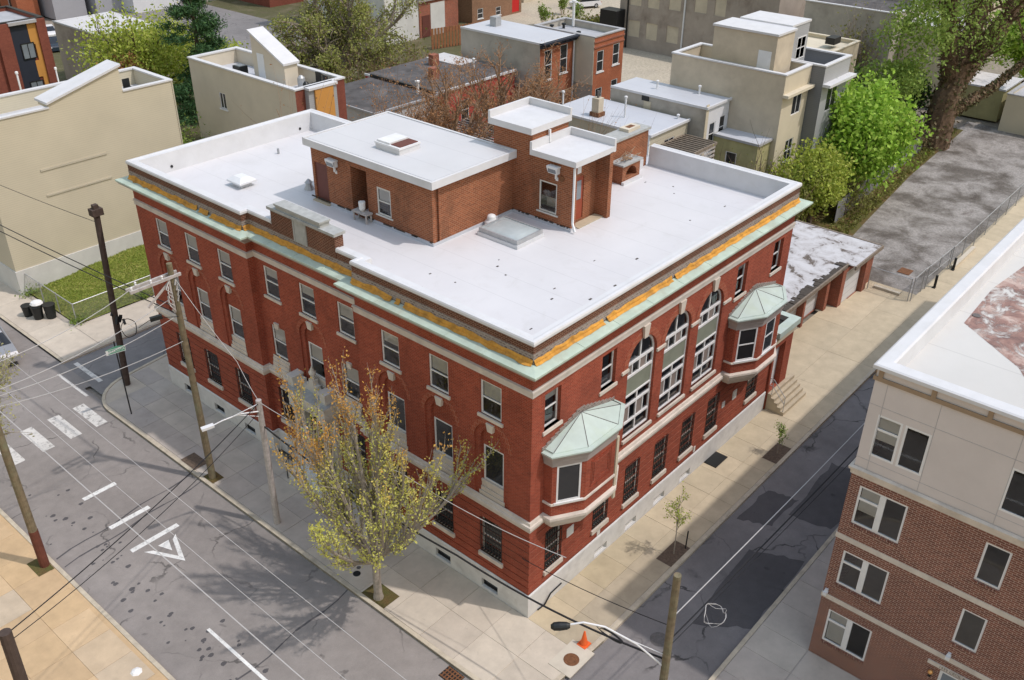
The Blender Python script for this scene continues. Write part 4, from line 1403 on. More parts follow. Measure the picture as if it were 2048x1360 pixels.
top = [(xr, -.12, 1.85), (xr, -.3, 1.85), (xr, -1.05, 1.05), (xr, -1.05, .2)]
mb.tube(top, .022, 6); mb.tube([(xr, -.12, 1.45), (xr, -.3, 1.45), (xr, -1.05, .65)], .018, 6); mb.tube([(xr, -.3, .9), (xr, -.3, 1.85)], .02, 6)
mb.build('handrail', 'metal_grey', T)
G = thing('garage_row', 'low row of garages with white doors and a stained flat roof behind the brick building', 'garage', (29, 4, 0))
mb = MB()
wall(mb, (0, 2.75, 0), (1, 0, 0), 18.95, 31.95, 0, 2.55, [(22.6, 25.2, 0, 2.25), (25.5, 28.1, 0, 2.25), (28.35, 30.95, 0, 2.25)], (0, 1, 0), .1)
wall(mb, (31.95, 0, 0), DY, 1.85, 2.75, 0, 2.55, [], (1, 0, 0))
wall(mb, (0, 1.85, 0), (1, 0, 0), 31.95, 36.8, 0, 2.55, [(32.5, 34.95, 0, 2.25)], (0, 1, 0), .1)
for a, b, y, yb in ((25.2, 25.5, 2.4, 2.75), (28.1, 28.35, 2.4, 2.75), (30.95, 31.35, 2.3, 2.75), (35.0, 35.6, 1.6, 1.85)): mb.box(a, y, 0, b, yb, 2.4, skip='k')
wall(mb, (36.8, 0, 0), DY, 1.85, 7.4, 0, 2.55, [], (-1, 0, 0)); wall(mb, (0, 7.4, 0), (1, 0, 0), 18.95, 36.8, 0, 2.55, [], (0, -1, 0))
mb.build('wall', 'brick_rust', G)
mb = MB(); mb.face([(18.95, 2.0, 2.62), (32.8, 2.0, 2.62), (32.8, 1.5, 2.62), (36.9, 1.5, 2.62), (36.9, 7.45, 2.62), (18.95, 7.45, 2.62)])
s = NT('garage_roof')
cc = s.ramp(s.noise(.8, 8, .7, dist=.5), [(.42, (.55, .55, .56)), (.54, (.45, .44, .44)), (.6, (.14, .115, .1)), (.7, (.1, .09, .07))]); s.col(cc); s.rough(.8); s.bump(s.noise(6, 5), .3, .02)
mb.build('roof', 'garage_roof', G)
mb = MB(); mb.box(18.95, 1.95, 2.42, 32.85, 2.05, 2.66); mb.box(32.75, 1.42, 2.42, 36.95, 1.52, 2.66); mb.box(36.85, 1.5, 2.42, 36.97, 7.5, 2.66); mb.build('fascia', 'wood_grey', G)
mb = MB()
for k in range(40):
    x = 22+k*.27; mb.box(x, 2.05, 2.625, x+.3, 2.05+random.uniform(.2, .6), 2.65+random.random()*.05)
mb.build('tar_edge', 'debris', G)
for a, b, y in ((22.6, 25.2, 2.82), (25.5, 28.1, 2.82), (28.35, 30.95, 2.82), (32.5, 34.95, 1.92)): MB().box(a, y, 0, b, y+.03, 2.25).build('garage_door', 'garage_door', G)
n = 5200; q = np.stack([RNG.uniform(19.2, 23.6, n), RNG.uniform(2.4, 6.6, n), np.zeros(n)], 1)
q = q[(((q[:, 0]-20.6)/3.0)**2+((q[:, 1]-4.6)/2.0)**2) < 1+.3*RNG.normal(size=n)]; q[:, 2] = 2.65+RNG.uniform(0, .28, len(q))*np.maximum(.2, 1-((q[:, 0]-20.6)/3.2)**2)
o = bpy.data.objects.new('roof_weeds', leaf_mesh('roof_weeds', q, .12, 'leaf_olive', long=2.2)); COL.objects.link(o); tag(o, 'olive weeds growing on the garage roof against the brick building', 'weeds', kind='stuff')

# ------------------------------------------------------------------ ground, streets and pavements
def sheet(name, mat, polys, z, parent=None):
    m = MB()
    for p in polys: m.face([(x, y, z) for x, y in p])
    o = m.build(name, mat, parent)
    if parent is None: tag(o, kind='structure')
    return o
def rect(x0, y0, x1, y1): return [(x0, y0), (x1, y0), (x1, y1), (x0, y1)]
sheet('ground', 'far_ground', [rect(-300, -200, 500, 600)], -.30)
main = sheet('main_street', 'road_main', [rect(-10.75, -60, -3.4, 28.2), rect(-10.75, 28.2, -3.0, 160)], -.13)
cross = sheet('cross_street', 'road_cross', [rect(-60, 28.0, -10.6, 31.4), rect(-3.1, 27.0, 75, 31.4)], -.134)
alley = sheet('alley', 'road_alley', [rect(-3.6, -7.0, 90, -2.8)], -.138)
def arc(cx, cy, r, a0, a1, n=8): return [(cx+r*math.cos(R(a0+(a1-a0)*i/n)), cy+r*math.sin(R(a0+(a1-a0)*i/n))) for i in range(n+1)]
def kerbed(name, poly, kerb, mat='slab_grey'):
    """raised pavement with a stone kerb along the given open line"""
    o = MB().prism(poly, -.28, -.022).build(name, mat)
    tag(o, kind='structure')
    m = MB(); sweep(m, [(0, -.28), (0, .004), (-.03, .012), (-.17, .012), (-.17, -.02)], kerb); m.build('kerb', 'kerb_stone', o)
    return o
SL = {}
def slabs(par, xs, ys, mat, skip=None, gap=.012):
    for i in range(len(xs)-1):
        for j in range(len(ys)-1):
            cx, cy = (xs[i]+xs[i+1])/2, (ys[j]+ys[j+1])/2
            if skip and skip(cx, cy): continue
            w, d = xs[i+1]-xs[i]-gap, ys[j+1]-ys[j]-gap
            k = (round(w, 2), round(d, 2), mat)
            if k not in SL: SL[k] = MB().box(-k[0]/2, -k[1]/2, -.06, k[0]/2, k[1]/2, 0, skip='b').data('slab', mat)
            o = inst('slab', SL[k], par, (cx, cy, random.uniform(-.003, .002)))
def steps(a, b, n): return [a+(b-a)*i/n for i in range(n+1)]
line = [(18.9, 28.0), (1.7, 28.0), (-.4, 27.75)]+arc(-1.25, 25.2, 2.45, 78, 178)[1:]+[(-3.68, 10.0), (-3.62, 0.6)]+arc(-1.3, -.55, 2.33, 180, 262)[1:]+[(1.0, -2.95), (5, -2.92), (19, -2.92), (70, -2.85)]
sw = kerbed('sidewalk', [(-.02, 25.2), (18.9, 25.2)]+line[:-4]+[(1.0, -2.95), (19, -2.92), (19, -.02), (-.02, -.02)], line)
inside = lambda x, y: (y > 26.2 and x < -1.6) or (y < -1.6 and x < -1.6) or (y > 25.4 and x < -2.3) or (y < -.9 and x < -2.6)
slabs(sw, [-3.45, -1.75, -.08], steps(-1.0, 9.4, 6), 'slab_grey', inside)
slabs(sw, [-3.45, -2.3, -1.15, -.08], steps(9.4, 27.4, 11), 'slab_cool', inside)
slabs(sw, [-1.75, -.08], [-2.75, -1.0], 'slab_grey')
slabs(sw, steps(-.08, 6.4, 4), [-2.72, -1.4, -.08], 'slab_tan')
slabs(sw, steps(6.4, 19.0, 8), [-2.72, -1.5, -.08], 'slab_apron')
ap = tag(MB().prism(rect(19, -2.92, 37, 2.5), -.28, -.022).build('driveway', 'slab_apron'), kind='structure')
slabs(ap, [19.0, 22.9, 26.7, 30.0, 33.5, 37.0], [-2.74, -2.0, .0, 2.44], 'slab_apron')
fsw = kerbed('sidewalk', rect(37, -2.9, 75, -1.2), [(37, -2.86), (75, -2.86)], 'slab_apron')
slabs(fsw, steps(37, 61, 8), [-2.7, -1.25], 'slab_apron')
lk = [(-3.62, -40), (-3.62, -9.3)]+arc(-1.3, -9.2, 2.3, 180, 92)[1:]+[(1, -6.9), (60, -6.9)]
# the pavement before the apartment block: kerb line runs so that its outside faces the road
asw = tag(MB().prism([(-3.62, -40), (5.9, -40), (5.9, -9.0), (30, -9.0), (30, -6.9), (1, -6.9)]+arc(-1.3, -9.2, 2.3, 92, 180), -.28, -.022).build('sidewalk', 'slab_cool'), kind='structure')
m = MB(); sweep(m, [(0, -.28), (0, .004), (-.03, .012), (-.17, .012), (-.17, -.02)], list(reversed(lk))); m.build('kerb', 'kerb_stone', asw)
slabs(asw, [-1.8, -.2, 1.3, 2.8, 4.3, 5.72], [-19, -17.4, -15.8, -14.2, -12.6, -11, -9.04], 'slab_cool', lambda x, y: x < 0 and y > -9.5)
slabs(asw, [1.3, 2.8, 4.3, 5.72, 7.3, 8.9, 10.5, 12.1, 13.7, 15.3, 17], [-9.0, -7.1], 'slab_cool')
wsw = tag(MB().prism([(-40, -60), (-10.75, -60), (-10.75, 26.0), (-12.5, 28.0), (-40, 28)], -.28, -.022).build('sidewalk', 'slab_orange'), kind='structure')
m = MB(); sweep(m, [(0, -.28), (0, .004), (-.03, .012), (-.17, .012), (-.17, -.02)], [(-10.75, -60), (-10.75, 26)]); m.build('kerb', 'kerb_stone', wsw)
slabs(wsw, [-17.3, -15.75, -14.2, -12.6, -11.1], steps(2.0, 26.0, 15), 'slab_orange')
nsw = kerbed('sidewalk', [(-3.0, 31.4), (40, 31.4), (40, 34.75), (-.4, 34.75), (-.6, 60), (-3.0, 60)], [(-3.0, 60), (-3.0, 31.5), (40, 31.4)], 'slab_grey')
slabs(nsw, [-2.8, -.65], steps(31.6, 47, 7), 'slab_grey'); slabs(nsw, steps(-.6, 13, 6), [31.62, 34.6], 'slab_grey')
sheet('gravel_lot', 'gravel', [rect(36.9, -1.2, 76, 8.6)], -.02)
sheet('back_yard', 'yard_ground', [rect(11.05, 8.9, 60, 27.9), rect(12.1, 34.8, 75, 75), rect(-.5, 45.5, 12.1, 75), rect(-.5, 75, 75, 110)], -.05)
sheet('lot_edge', 'litter_ground', [[(37, 5.0), (46, 6.0), (58, 7.2), (73, 8.0), (73, 11), (37, 11)]], .0)
sheet('parking_lot', 'lot_concrete', [rect(58, 36, 78, 54), rect(76, 54, 125, 85)], -.03)
# grass lot, rising a little towards the tan house
m = MB(); nx, ny = 20, 12
gz = lambda x, y: .02+.55*max(0, (y-35.2)/5.6)*min(1, max(0, (x+.3)/6))+.03*math.sin(x*2.1+y*1.7)
for i in range(nx):
    for j in range(ny):
        f = lambda a, b: (-.35+12.4*a/nx, 34.8+6.05*b/ny, gz(-.35+12.4*a/nx, 34.8+6.05*b/ny))
        m.face([f(i, j), f(i+1, j), f(i+1, j+1), f(i, j+1)])
go = tag(m.build('grass_lot', 'grass_ground'), kind='structure')
n = 34000; q = np.stack([RNG.uniform(-.3, 12, n), RNG.uniform(34.85, 40.8, n), np.zeros(n)], 1)
q[:, 2] = [gz(a, b)+.05 for a, b in q[:, :2]]
o = bpy.data.objects.new('grass', leaf_mesh('grass', q, .035, 'blade_grass', long=5)); COL.objects.link(o); tag(o, 'rough green grass in the lot before the tan sided house', 'grass', kind='stuff')

# painted markings
def mark(par, name, poly, z=-.124, mat='paint_white'):
    m = MB(); m.face([(x, y, z) for x, y in poly]); return m.build(name, mat, par)
for (x0, x1) in ((-4.75, -4.15), (-6.1, -5.5), (-7.5, -6.9), (-8.95, -8.35), (-10.3, -9.75)):
    mark(main, 'crosswalk_bar', rect(x0, 24.45, x1, 26.9), mat='paint_worn')
for y, a, b in ((19.66, -7.97, -6.39), (17.0, -8.15, -6.25), (15.0, -8.28, -6.05)):
    mark(main, 'speed_hump_bar', rect(a, y-.13, b, y+.13))
tri = [(-7.95, 14.55), (-6.45, 14.55), (-7.08, 12.8)]
tin = [(-7.5, 14.4), (-6.8, 14.4), (-7.12, 13.55)]
c = Vector((-7.15, 14.0))
def tri_ring(t, k):
    q = [(c.x+(x-c.x)*k, c.y+(y-c.y)*k) for x, y in t]
    for i in range(1, 3): mark(main, 'hump_triangle', [t[i], t[(i+1) % 3], q[(i+1) % 3], q[i]])
tri_ring(tri, .62)
mark(main, 'hump_triangle', [(-7.35, 14.45), (-6.85, 14.45), (-7.1, 13.75)])
mark(main, 'lane_line', rect(-8.63, -20, -8.5, 8.9))
for k in range(3): mark(main, 'crosswalk_bar', rect(-6.4+1.3*k-.9, -2.6, -5.8+1.3*k-.9, -.2), mat='paint_white')
mark(cross, 'stop_line', rect(-2.6, 28.2, -2.35, 31.0), -.128, 'paint_worn')
mark(main, 'stop_line', rect(-3.75, 27.4, -3.6, 30.6), -.122, 'paint_worn')
def blob(par, name, cx, cy, rx, ry, mat, z, k=22, rot=0, rag=.18):
    ph = [random.random()*6.28 for _ in range(3)]
    pts = []
    for i in range(k):
        t = 2*math.pi*i/k
        r = 1+rag*(math.sin(3*t+ph[0])*.5+math.sin(5*t+ph[1])*.4+math.sin(9*t+ph[2])*.25)
        x, y = rx*r*math.cos(t), ry*r*math.sin(t)
        pts.append((cx+x*math.cos(rot)-y*math.sin(rot), cy+x*math.sin(rot)+y*math.cos(rot)))
    m = MB(); m.face([(x, y, z) for x, y in pts]); return m.build(name, mat, par)
for poly in ([(4.0, -5.0), (9.2, -4.6), (10.2, -6.75), (5.4, -6.85)], [(12.4, -4.9), (17.2, -4.7), (17.8, -6.8), (12.8, -6.75)], [(10.6, -3.2), (13.4, -3.3), (13.6, -4.7), (11.2, -4.6)]):
    pts = []
    for i in range(4):
        a, b = Vector(poly[i]), Vector(poly[(i+1) % 4])
        for k in range(8): 
            q = a.lerp(b, k/8); pts.append((q.x+random.uniform(-.09, .09), q.y+random.uniform(-.07, .07)))
    m = MB(); m.face([(x, y, -.132) for x, y in pts]); m.build('asphalt_patch', 'patch_dark', alley)
for x, y, a in ((-4.3, 17.9, .05), (-6.8, 17.2, .04), (-5.6, 6.9, .035)):
    pts = [(-10.6+.7*k, y+.08*math.sin(k*1.3)+a*k*1.5-1, 0) for k in range(11)]
    m = MB()
    for k in range(10):
        w = .02+.03*random.random(); p, q = pts[k], pts[k+1]
        m.face([(p[0], p[1]-w, -.125), (q[0], q[1]-w, -.125), (q[0], q[1]+w, -.125), (p[0], p[1]+w, -.125)])
    m.build('tar_seam', 'patch_dark', main)
for _ in range(70):
    x, y = random.gauss(-9.3, .5), random.uniform(4, 22); r = random.uniform(.03, .13)
    if x < -10.6: continue
    blob(main, 'oil_spot', x, y, r, r*.8, 'patch_dark', -.1255+random.uniform(0, .0012), 9)
def cover(label, cat, x, y, z, r, mat='iron_cover', name='manhole_cover'):
    m = MB(); m.lathe([(r, -.03), (r, .006), (r*.93, .01), (r*.9, .004), (r*.6, .004), (r*.58, .012), (r*.5, .012), (r*.48, .004)], (x, y, z), 22)
    return tag(m.build(name, mat), label, cat)
cover('dark round manhole cover set in the alley asphalt', 'manhole cover', 2.55, -4.45, -.138, .36)
pb = tag(MB().box(-1.25, -3.08, -.02, .25, -2.05, .02).build('concrete_pad', 'concrete_light'), kind='structure')
cover('rusty round cover in a pale concrete pad at the corner', 'manhole cover', -.55, -2.6, .02, .3, 'iron_rust')
cover('small black open valve box in the pavement left of the street tree', 'valve cover', -2.9, 6.75, .003, .16, 'plastic_black', 'valve_cover')
cover('tiny round valve lid on the pavement near the granite base', 'valve cover', -2.62, 6.95, .003, .09, 'iron_cover', 'valve_cover')
T = thing('drain_grate', 'square rusty drain grate in the gutter at the bottom corner', 'drain', (-3.95, .2, -.12))
m = MB(); m.box(-4.25, -.1, -.13, -3.66, .7, -.12); m.build('pit', 'plastic_black', T)
for k in range(6): MB().box(-4.22, -.08+.13*k, -.12, -3.68, -.03+.13*k, -.105).build('bar', 'iron_rust', T)
for k in range(4): MB().box(-4.2+.15*k, -.09, -.118, -4.15+.15*k, .69, -.108).build('bar', 'iron_rust', T)
T = thing('traffic_cone', 'orange traffic cone beside the concrete pad at the street corner', 'traffic cone', (.35, -2.5, 0))
m = MB(); m.box(.15, -2.7, 0, .55, -2.3, .04); m.build('base', 'cone_orange', T)
m = MB(); m.lathe([(.15, .04), (.035, .68), (.02, .7)], (.35, -2.5, 0), 16); m.build('body', 'cone_orange', T, smooth=True)
def pit(x0, y0, x1, y1, mat='soil'):
    sheet('tree_pit', mat, [rect(x0, y0, x1, y1)], .008)
pit(6.0, -2.75, 7.5, -2.0); pit(15.2, -2.75, 16.8, -2.0); pit(-3.5, 17.6, -2.75, 18.8); pit(-3.5, 4.5, -2.6, 5.8, 'litter_ground'); pit(-3.5, 16.1, -2.9, 16.9, 'litter_ground'); pit(-11.6, 16.3, -10.95, 17.4, 'litter_ground'); pit(-12.6, 21.6, -11.1, 23.4, 'soil')
o = tag(MB().box(13.0, -.75, 0, 14.1, -.1, .05).build('door_mat', 'plastic_black'), 'black sloping cellar hatch on the pavement against the white base', 'hatch')
# conduits and litter
m = MB(); m.tube([(.5, -.1, .02), (.9, -.14, .05), (1.3, -.09, .3), (2.0, -.09, .34)], .03, 5); tag(m.build('cable_conduit', 'cable_black'), 'dark loose conduit along the white base near the corner', 'cable')
for x, y, l in ((-10.7, 9.0, 'white paper scrap on the tan pavement by the kerb'), (48.6, 8.4, 'small white bag lying at the edge of the gravel lot')):
    o = tag(MB().lathe([(.22, 0), (.16, .06), (.02, .12)], (x-.8 if x < 0 else x, y, 0), 7).build('litter', 'bag_white'), l, 'litter')

# ------------------------------------------------------------------ apartment block on the right
A = thing('apartment_building', 'brown brick and pink stucco apartment block with a white parapet at the right edge', 'building', (5.75, -9.02, 0))
AX, AY, AT = 5.75, -9.02, 12.75
NW, ND = (1, 0, 0), (0, -1, 0)
def ay(u): return AY-u
dbl = [(6.55, 1.6), (3.74, 1.54), (.87, 1.56)]
HB = [(-11.0, -9.38, z, z+h) for z, h in dbl]+[(-14.2, -13.42, 6.58, 8.14), (-14.2, -13.42, 3.75, 5.29)]+[(-16.2, -13.4, 0, 2.35), (-18.9, -17.3, .87, 2.43), (-18.9, -17.3, 3.74, 5.28), (-18.9, -17.3, 6.55, 8.15)]
HT = [(-10.19, -9.4, 9.43, 11.02), (-11.08, -10.27, 9.43, 11.02), (-14.3, -13.42, 9.43, 11.02)]
mb = MB(); wall(mb, (AX, 0, 0), DY, -40, AY, -.1, 8.56, HB, IN, .1)
wall(mb, (0, AY, 0), (1, 0, 0), AX, 40, -.1, 8.56, [], ND)
mb.build('brick_wall', 'brick_apartment', A)
mb = MB(); wall(mb, (AX+.02, 0, 0), DY, -40, AY-.02, 8.56, 12.6, HT, IN, .1)
wall(mb, (0, AY-.02, 0), (1, 0, 0), AX+.02, 40, 8.56, 12.6, [], ND)
mb.build('stucco_wall', 'stucco_pink', A)
pth = [(40, AY), (AX, AY), (AX, -40)]
for z0, z1, o_, nm, mt in ((2.87, 3.07, .03, 'stone_band', 'limestone'), (5.71, 5.91, .03, 'stone_band', 'limestone')):
    m = MB(); sweep(m, [(0, z0), (o_, z0), (o_, z1), (0, z1)], pth); m.build(nm, mt, A)
m = MB(); sweep(m, [(0, 8.5), (.04, 8.52), (.05, 8.66), (.10, 8.70), (.12, 8.80), (.0, 8.84)], pth); m.build('cornice', 'limestone', A)
m = MB(); sweep(m, [(0, 12.2), (.04, 12.2), (.04, 12.34), (0, 12.34)], pth)
for k in range(12):
    y = AY-.1-1.63*k; m.box(AX-.04, y-.14, 12.34, AX+.03, y, 12.62)
for k in range(10):
    x = AX+.1+1.9*k; m.box(x, AY-.03, 12.34, x+.14, AY+.04, 12.62)
m.build('trim', 'brown_beam', A)
m = MB(); sweep(m, [(.02, 12.58), (.10, 12.62), (.10, 12.74), (.04, 12.78), (-.34, 12.80), (-.40, 12.75), (-.46, 12.2)], pth); m.build('coping', 'coping_white', A)
MB().box(AX+.3, -40, 12.1, 40, AY-.3, 12.22).build('roof', 'membrane_apartment', A)
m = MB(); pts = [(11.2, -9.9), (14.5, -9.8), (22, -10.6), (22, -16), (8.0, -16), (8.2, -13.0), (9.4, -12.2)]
m.face([(x, y, 12.226) for x, y in pts]); m.build('roof_brown_patch', 'roof_brown_mottle', A)  # straight-edged, mottled brown sheet just above the membrane, partly see-through
m = MB(); m.lathe([(.14, 0), (.14, .03), (.06, .03)], (12.0, -10.05, 12.225), 12); m.build('roof_drain', 'iron_cover', A)
m = MB(); m.box(8.6, -15.4, 12.2, 13.5, -13.85, 13.0); m.build('stair_head', 'stucco_cream', A); MB().box(8.45, -15.5, 13.0, 13.6, -13.7, 13.15).build('stair_head_roof', 'coping_white', A)
m = MB()
for y in (-9.45, -11.1, -13.42, -15.1): m.box(AX+.012, y-.012, 8.85, AX+.021, y, 12.2)
for z in (9.2, 11.3): m.box(AX+.013, -40, z, AX+.021, AY, z+.01)
m.build('control_joint', 'trim_grey', A)
for z0, h in ((0, 2.8), (2.9, 2.75), (5.75, 2.75), (8.6, 3.4)):
    m = MB(); m.box(AX+.25, -30, z0-.15 if z0 else -.1, 14, AY-.25, z0+.05); m.build('floor', 'floor_beige', A)
    m = MB(); m.box(AX+3.5, -30, z0+.05, AX+3.6, AY-.25, z0+h); m.build('room_wall', 'room_wall', A)
def pair(yc, z, w, h):
    """a two light window: transom over a casement beside one large pane"""
    def mk():
        m = MB(); hw = w/2
        frame_box(m, -hw, 0, hw, h, .07, .02, .1); m.box(-.1, .015, .07, .1, .1, h-.07); m.box(-hw+.07, .02, h*.64, -.1, .1, h*.64+.09)
        return m.data('window', 'trim_white')
    o = inst('window', wmesh(('pair', w, h), mk), A, (AX, yc, z), FX)
    hw = w/2
    for a in ((-hw+.07, .07, -.1, h*.64), (-hw+.07, h*.64+.09, -.1, h-.07), (.1, .07, hw-.07, h-.07)):
        inst('pane', pane_mesh(*a, .06, 'window_glass'), o)
    inst('sill', wmesh(('rowlock', w), lambda: rowlock(w)), o)
    return o
def rowlock(w):
    m = MB(); n = int(w/.09)
    for k in range(n): m.box(-w/2+k*w/n, -.05, -.17, -w/2+(k+.75)*w/n, .03, -.005)
    return m.data('sill', 'brick_apartment')
for i, (z, h) in enumerate(dbl):
    o = pair(-10.19, z, 1.62, h)
    if i == 0 or i == 2: inst('blind', wmesh(('bl', i), lambda: MB().box(-.72, .09, .55 if i == 0 else .1, -.12, .1, h-.1).data('blind', 'blind_grey')), o)
    pair(-18.1, z, 1.6, h)
for z, h in ((6.58, 1.56), (3.75, 1.54)):
    o = window(A, (AX, -13.81, z), FX, .78, h, 'plain', glassm='window_glass', inset=.03)
    inst('sill', wmesh(('rowlock', .78), lambda: rowlock(.78)), o)
for k, (a, b, z0, z1) in enumerate(HT):
    window(A, (AX, (a+b)/2, z0), FX, b-a, z1-z0, 'plain' if k else 'hopper', glassm='window_glass', blind=0 if k else .6, inset=.02)
m = MB(); frame_box(m, -1.4, 0, 1.4, 2.35, .09, .02, .12); m.box(-1.3, .02, 1.75, 1.3, .1, 1.85); m.box(-.05, .02, .05, .05, .1, 1.75); md = m.data('entrance', 'trim_white')
e = inst('entrance', md, A, (AX, -14.8, 0), FX)
inst('pane', pane_mesh(-1.31, .09, 1.31, 2.26, .08, 'pane_blue'), e)
m = MB(); m.box(AX-.05, -16.6, 2.42, AX, -12.95, 2.58); sg = m.build('sign_board', 'limestone', A)
inst('lettering', text_mesh('1533 CECIL B MOORE AVE', .15, 'iron_cover', .003), A, (AX-.055, -14.2, 2.5), FX)
L = thing('wall_lamp', 'small brass globe wall lamp left of the apartment entrance', 'lamp', (AX, -13.15, 2.1))
m = MB(); m.lathe([(.02, -.09), (.08, -.05), (.09, 0), (.06, .07), (.01, .09)], (AX-.12, -13.15, 2.15), 12); m.build('globe', 'gold_lamp', L, smooth=True)
m = MB(); m.box(AX-.16, -13.2, 1.95, AX, -13.1, 2.06); m.build('bracket', 'iron_black', L)
for (y, z) in ((-9.15, 3.1), (-13.5, 3.08)):
    T = thing('security_camera', 'white security camera on the stone band at the brick corner' if y > -10 else 'small pale security camera on the stone band above the apartment entrance', 'camera', (AX, y, z))
    m = MB(); m.box(AX-.2, y-.07, z, AX-.02, y+.07, z+.13); m.box(AX-.1, y-.05, z+.13, AX, y+.05, z+.2); m.build('housing', 'metal_white', T)

# ------------------------------------------------------------------ poles, wires, street furniture
def pole(label, base, top, r0, r1, mat, group='utility poles', wrap=None, cat='utility pole', name='utility_pole'):
    T = thing(name, label, cat, base, group)
    b, t = Vector(base), Vector(top)
    m = MB()
    pts = [b.lerp(t, k/6) for k in range(7)]; pts[0].z -= .1
    m.tube(pts, [r0+(r1-r0)*k/6 for k in range(7)], 12); m.build('shaft', mat, T, smooth=False)
    if wrap:
        m = MB(); m.tube([b, b.lerp(t, wrap)], [r0+.012, r0+.006], 12); m.build('wrap', 'wood_wrap', T)
    return T
P1 = pole('weathered wooden utility pole with a double crossarm before the brick facade', (-3.25, 16.5, 0), (-3.2, 16.75, 11.0), .17, .12, 'wood_pole')
m = MB()
for dy in (-.16, .16):
    m.obox((-4.0, 16.75+dy, 10.45), (1, .02, 0), (2.3, .09, .12))
m.build('crossarm', 'wood_bleached', P1)
m = MB(); m.obox((-3.75, 16.72, 9.95), (1.5, 0, 1.05), (1.75, .05, .09)); m.obox((-3.42, 16.6, 9.6), (0, 0, 1), (1.5, .08, .05)); m.build('brace', 'wood_bleached', P1)
m = MB()
for x in (-5.05, -4.7, -4.2, -3.7): m.lathe([(.03, 0), (.045, .04), (.03, .09), (.05, .13), (.02, .17)], (x, 16.75+random.choice((-.16, .16)), 10.5), 8)
m.build('insulator', 'bag_white', P1)
m = MB()
for k in range(5):
    z = 10.3-.2*k; m.tube([(-3.45-.05*k, 16.6, z), (-3.6-.1*random.random(), 16.5, z-.25), (-3.4, 16.55, z-.55)], .025, 4)
for k in range(4): m.obox((-3.2+.1*random.random(), 16.55, 10.2-.25*k), (.3, 0, 1), (.25, .05, .05))
m.build('hardware', 'cable_white', P1)
P2 = pole('short wooden lamp pole with a white street lamp arm left of the yellow street tree', (-3.15, 11.72, 0), (-3.1, 11.8, 6.44), .15, .12, 'wood_bleached')
m = MB(); hd = Vector((-5.0, 12.3, 5.95))
m.tube([(-3.2, 11.76, 5.95), (-3.9, 12.0, 6.08), (-4.6, 12.2, 6.03), hd], .03, 6); m.tube([(-3.2, 11.76, 6.3), (-4.2, 12.07, 6.08)], .018, 5); m.tube([(-3.2, 11.76, 5.7), (-4.0, 12.03, 6.06)], .018, 5)
m.build('lamp_arm', 'metal_white', P2)
m = MB(); m.obox(hd+Vector((-.2, .05, 0)), (-1, .3, -.06), (.5, .2, .11)); m.build('lamp_head', 'metal_white', P2)
P3 = pole('tall mossy wooden utility pole with a brown foot on the tan pavement across the street', (-11.12, 16.78, 0), (-11.2, 16.9, 9.5), .18, .14, 'wood_pole', wrap=.2)
P4 = pole('dark square topped utility pole at the far street corner', (-1.75, 26.7, 0), (-1.22, 26.82, 9.9), .17, .15, 'wood_dark')
m = MB(); m.box(-1.5, 26.6, 9.6, -.95, 27.05, 9.95); m.box(-1.35, 26.7, 9.95, -1.1, 26.95, 10.15); m.build('pole_cap', 'wood_dark', P4)
m = MB()
for k in range(7): m.obox((-1.55+random.uniform(-.3, .3), 26.6+random.uniform(-.2, .2), 3.9+random.uniform(-.4, .4)), (random.random(), random.random(), 1), (.3, .12, .12))
m.build('bracket', 'iron_black', P4)
P5 = pole('wooden utility pole with a curved white lamp arm at the alley corner', (-1.66, -7.01, 0), (-1.62, -7.0, 8.0), .15, .12, 'wood_pole')
m = MB(); m.tube([(-1.7, -6.95, 4.1), (-2.3, -6.25, 5.1), (-2.9, -5.45, 5.75), (-3.35, -4.95, 5.95), (-3.6, -4.65, 5.85)], .032, 8); m.tube([(-1.68, -6.98, 4.6), (-2.5, -6.0, 5.32)], .014, 5); m.build('lamp_arm', 'metal_white', P5)
m = MB(); q = Vector((-3.75, -4.5, 5.8)); d = Vector((-.62, .72, -.08)).normalized()
m.tube([q-d*.2, q-d*.1, q+d*.12, q+d*.3, q+d*.4], [.07, .12, .14, .13, .06], 12); m.build('lamp_head', 'plastic_black', P5)
P6 = pole('dark wooden pole top at the lower left edge of the view', (-15.9, 5.5, 0), (-15.66, 5.75, 7.9), .2, .17, 'wood_dark')
T = thing('street_sign', 'green street name sign on a thin dark post at the far corner', 'street sign', (-3.06, 24.0, 0))
m = MB(); m.tube([(-3.06, 24.0, 0), (-3.1, 23.95, 4.35)], .035, 6); m.build('post', 'iron_black', T)
m = MB(); 
sp = [(-.47, 0), (.47, 0), (.47, .26), (.05, .38), (-.47, .26)]
v = lambda x, y, z: (x, y, z)
m.face([(x, -.012, z) for x, z in sp]); m.face([(x, .012, z) for x, z in sp][::-1])
for i in range(5):
    a, b = sp[i], sp[(i+1) % 5]; m.face([(a[0], -.012, a[1]), (b[0], -.012, b[1]), (b[0], .012, b[1]), (a[0], .012, a[1])])
sgn = inst('sign_plate', m.data('sign_plate', 'sign_green'), T, (-3.12, 23.93, 3.72), R(-12))
m = MB(); frame_box(m, -.47, 0, .47, .26, .02, -.016, -.0125); m.box(-.45, -.016, .02, -.36, -.0125, .24); inst('sign_border', m.data('sign_border', 'sign_white'), sgn)
lm = text_mesh('DAKOTA', .19, 'sign_white', .001); lo = inst('lettering', lm, sgn); lo.location = (.04, -.017, .13)

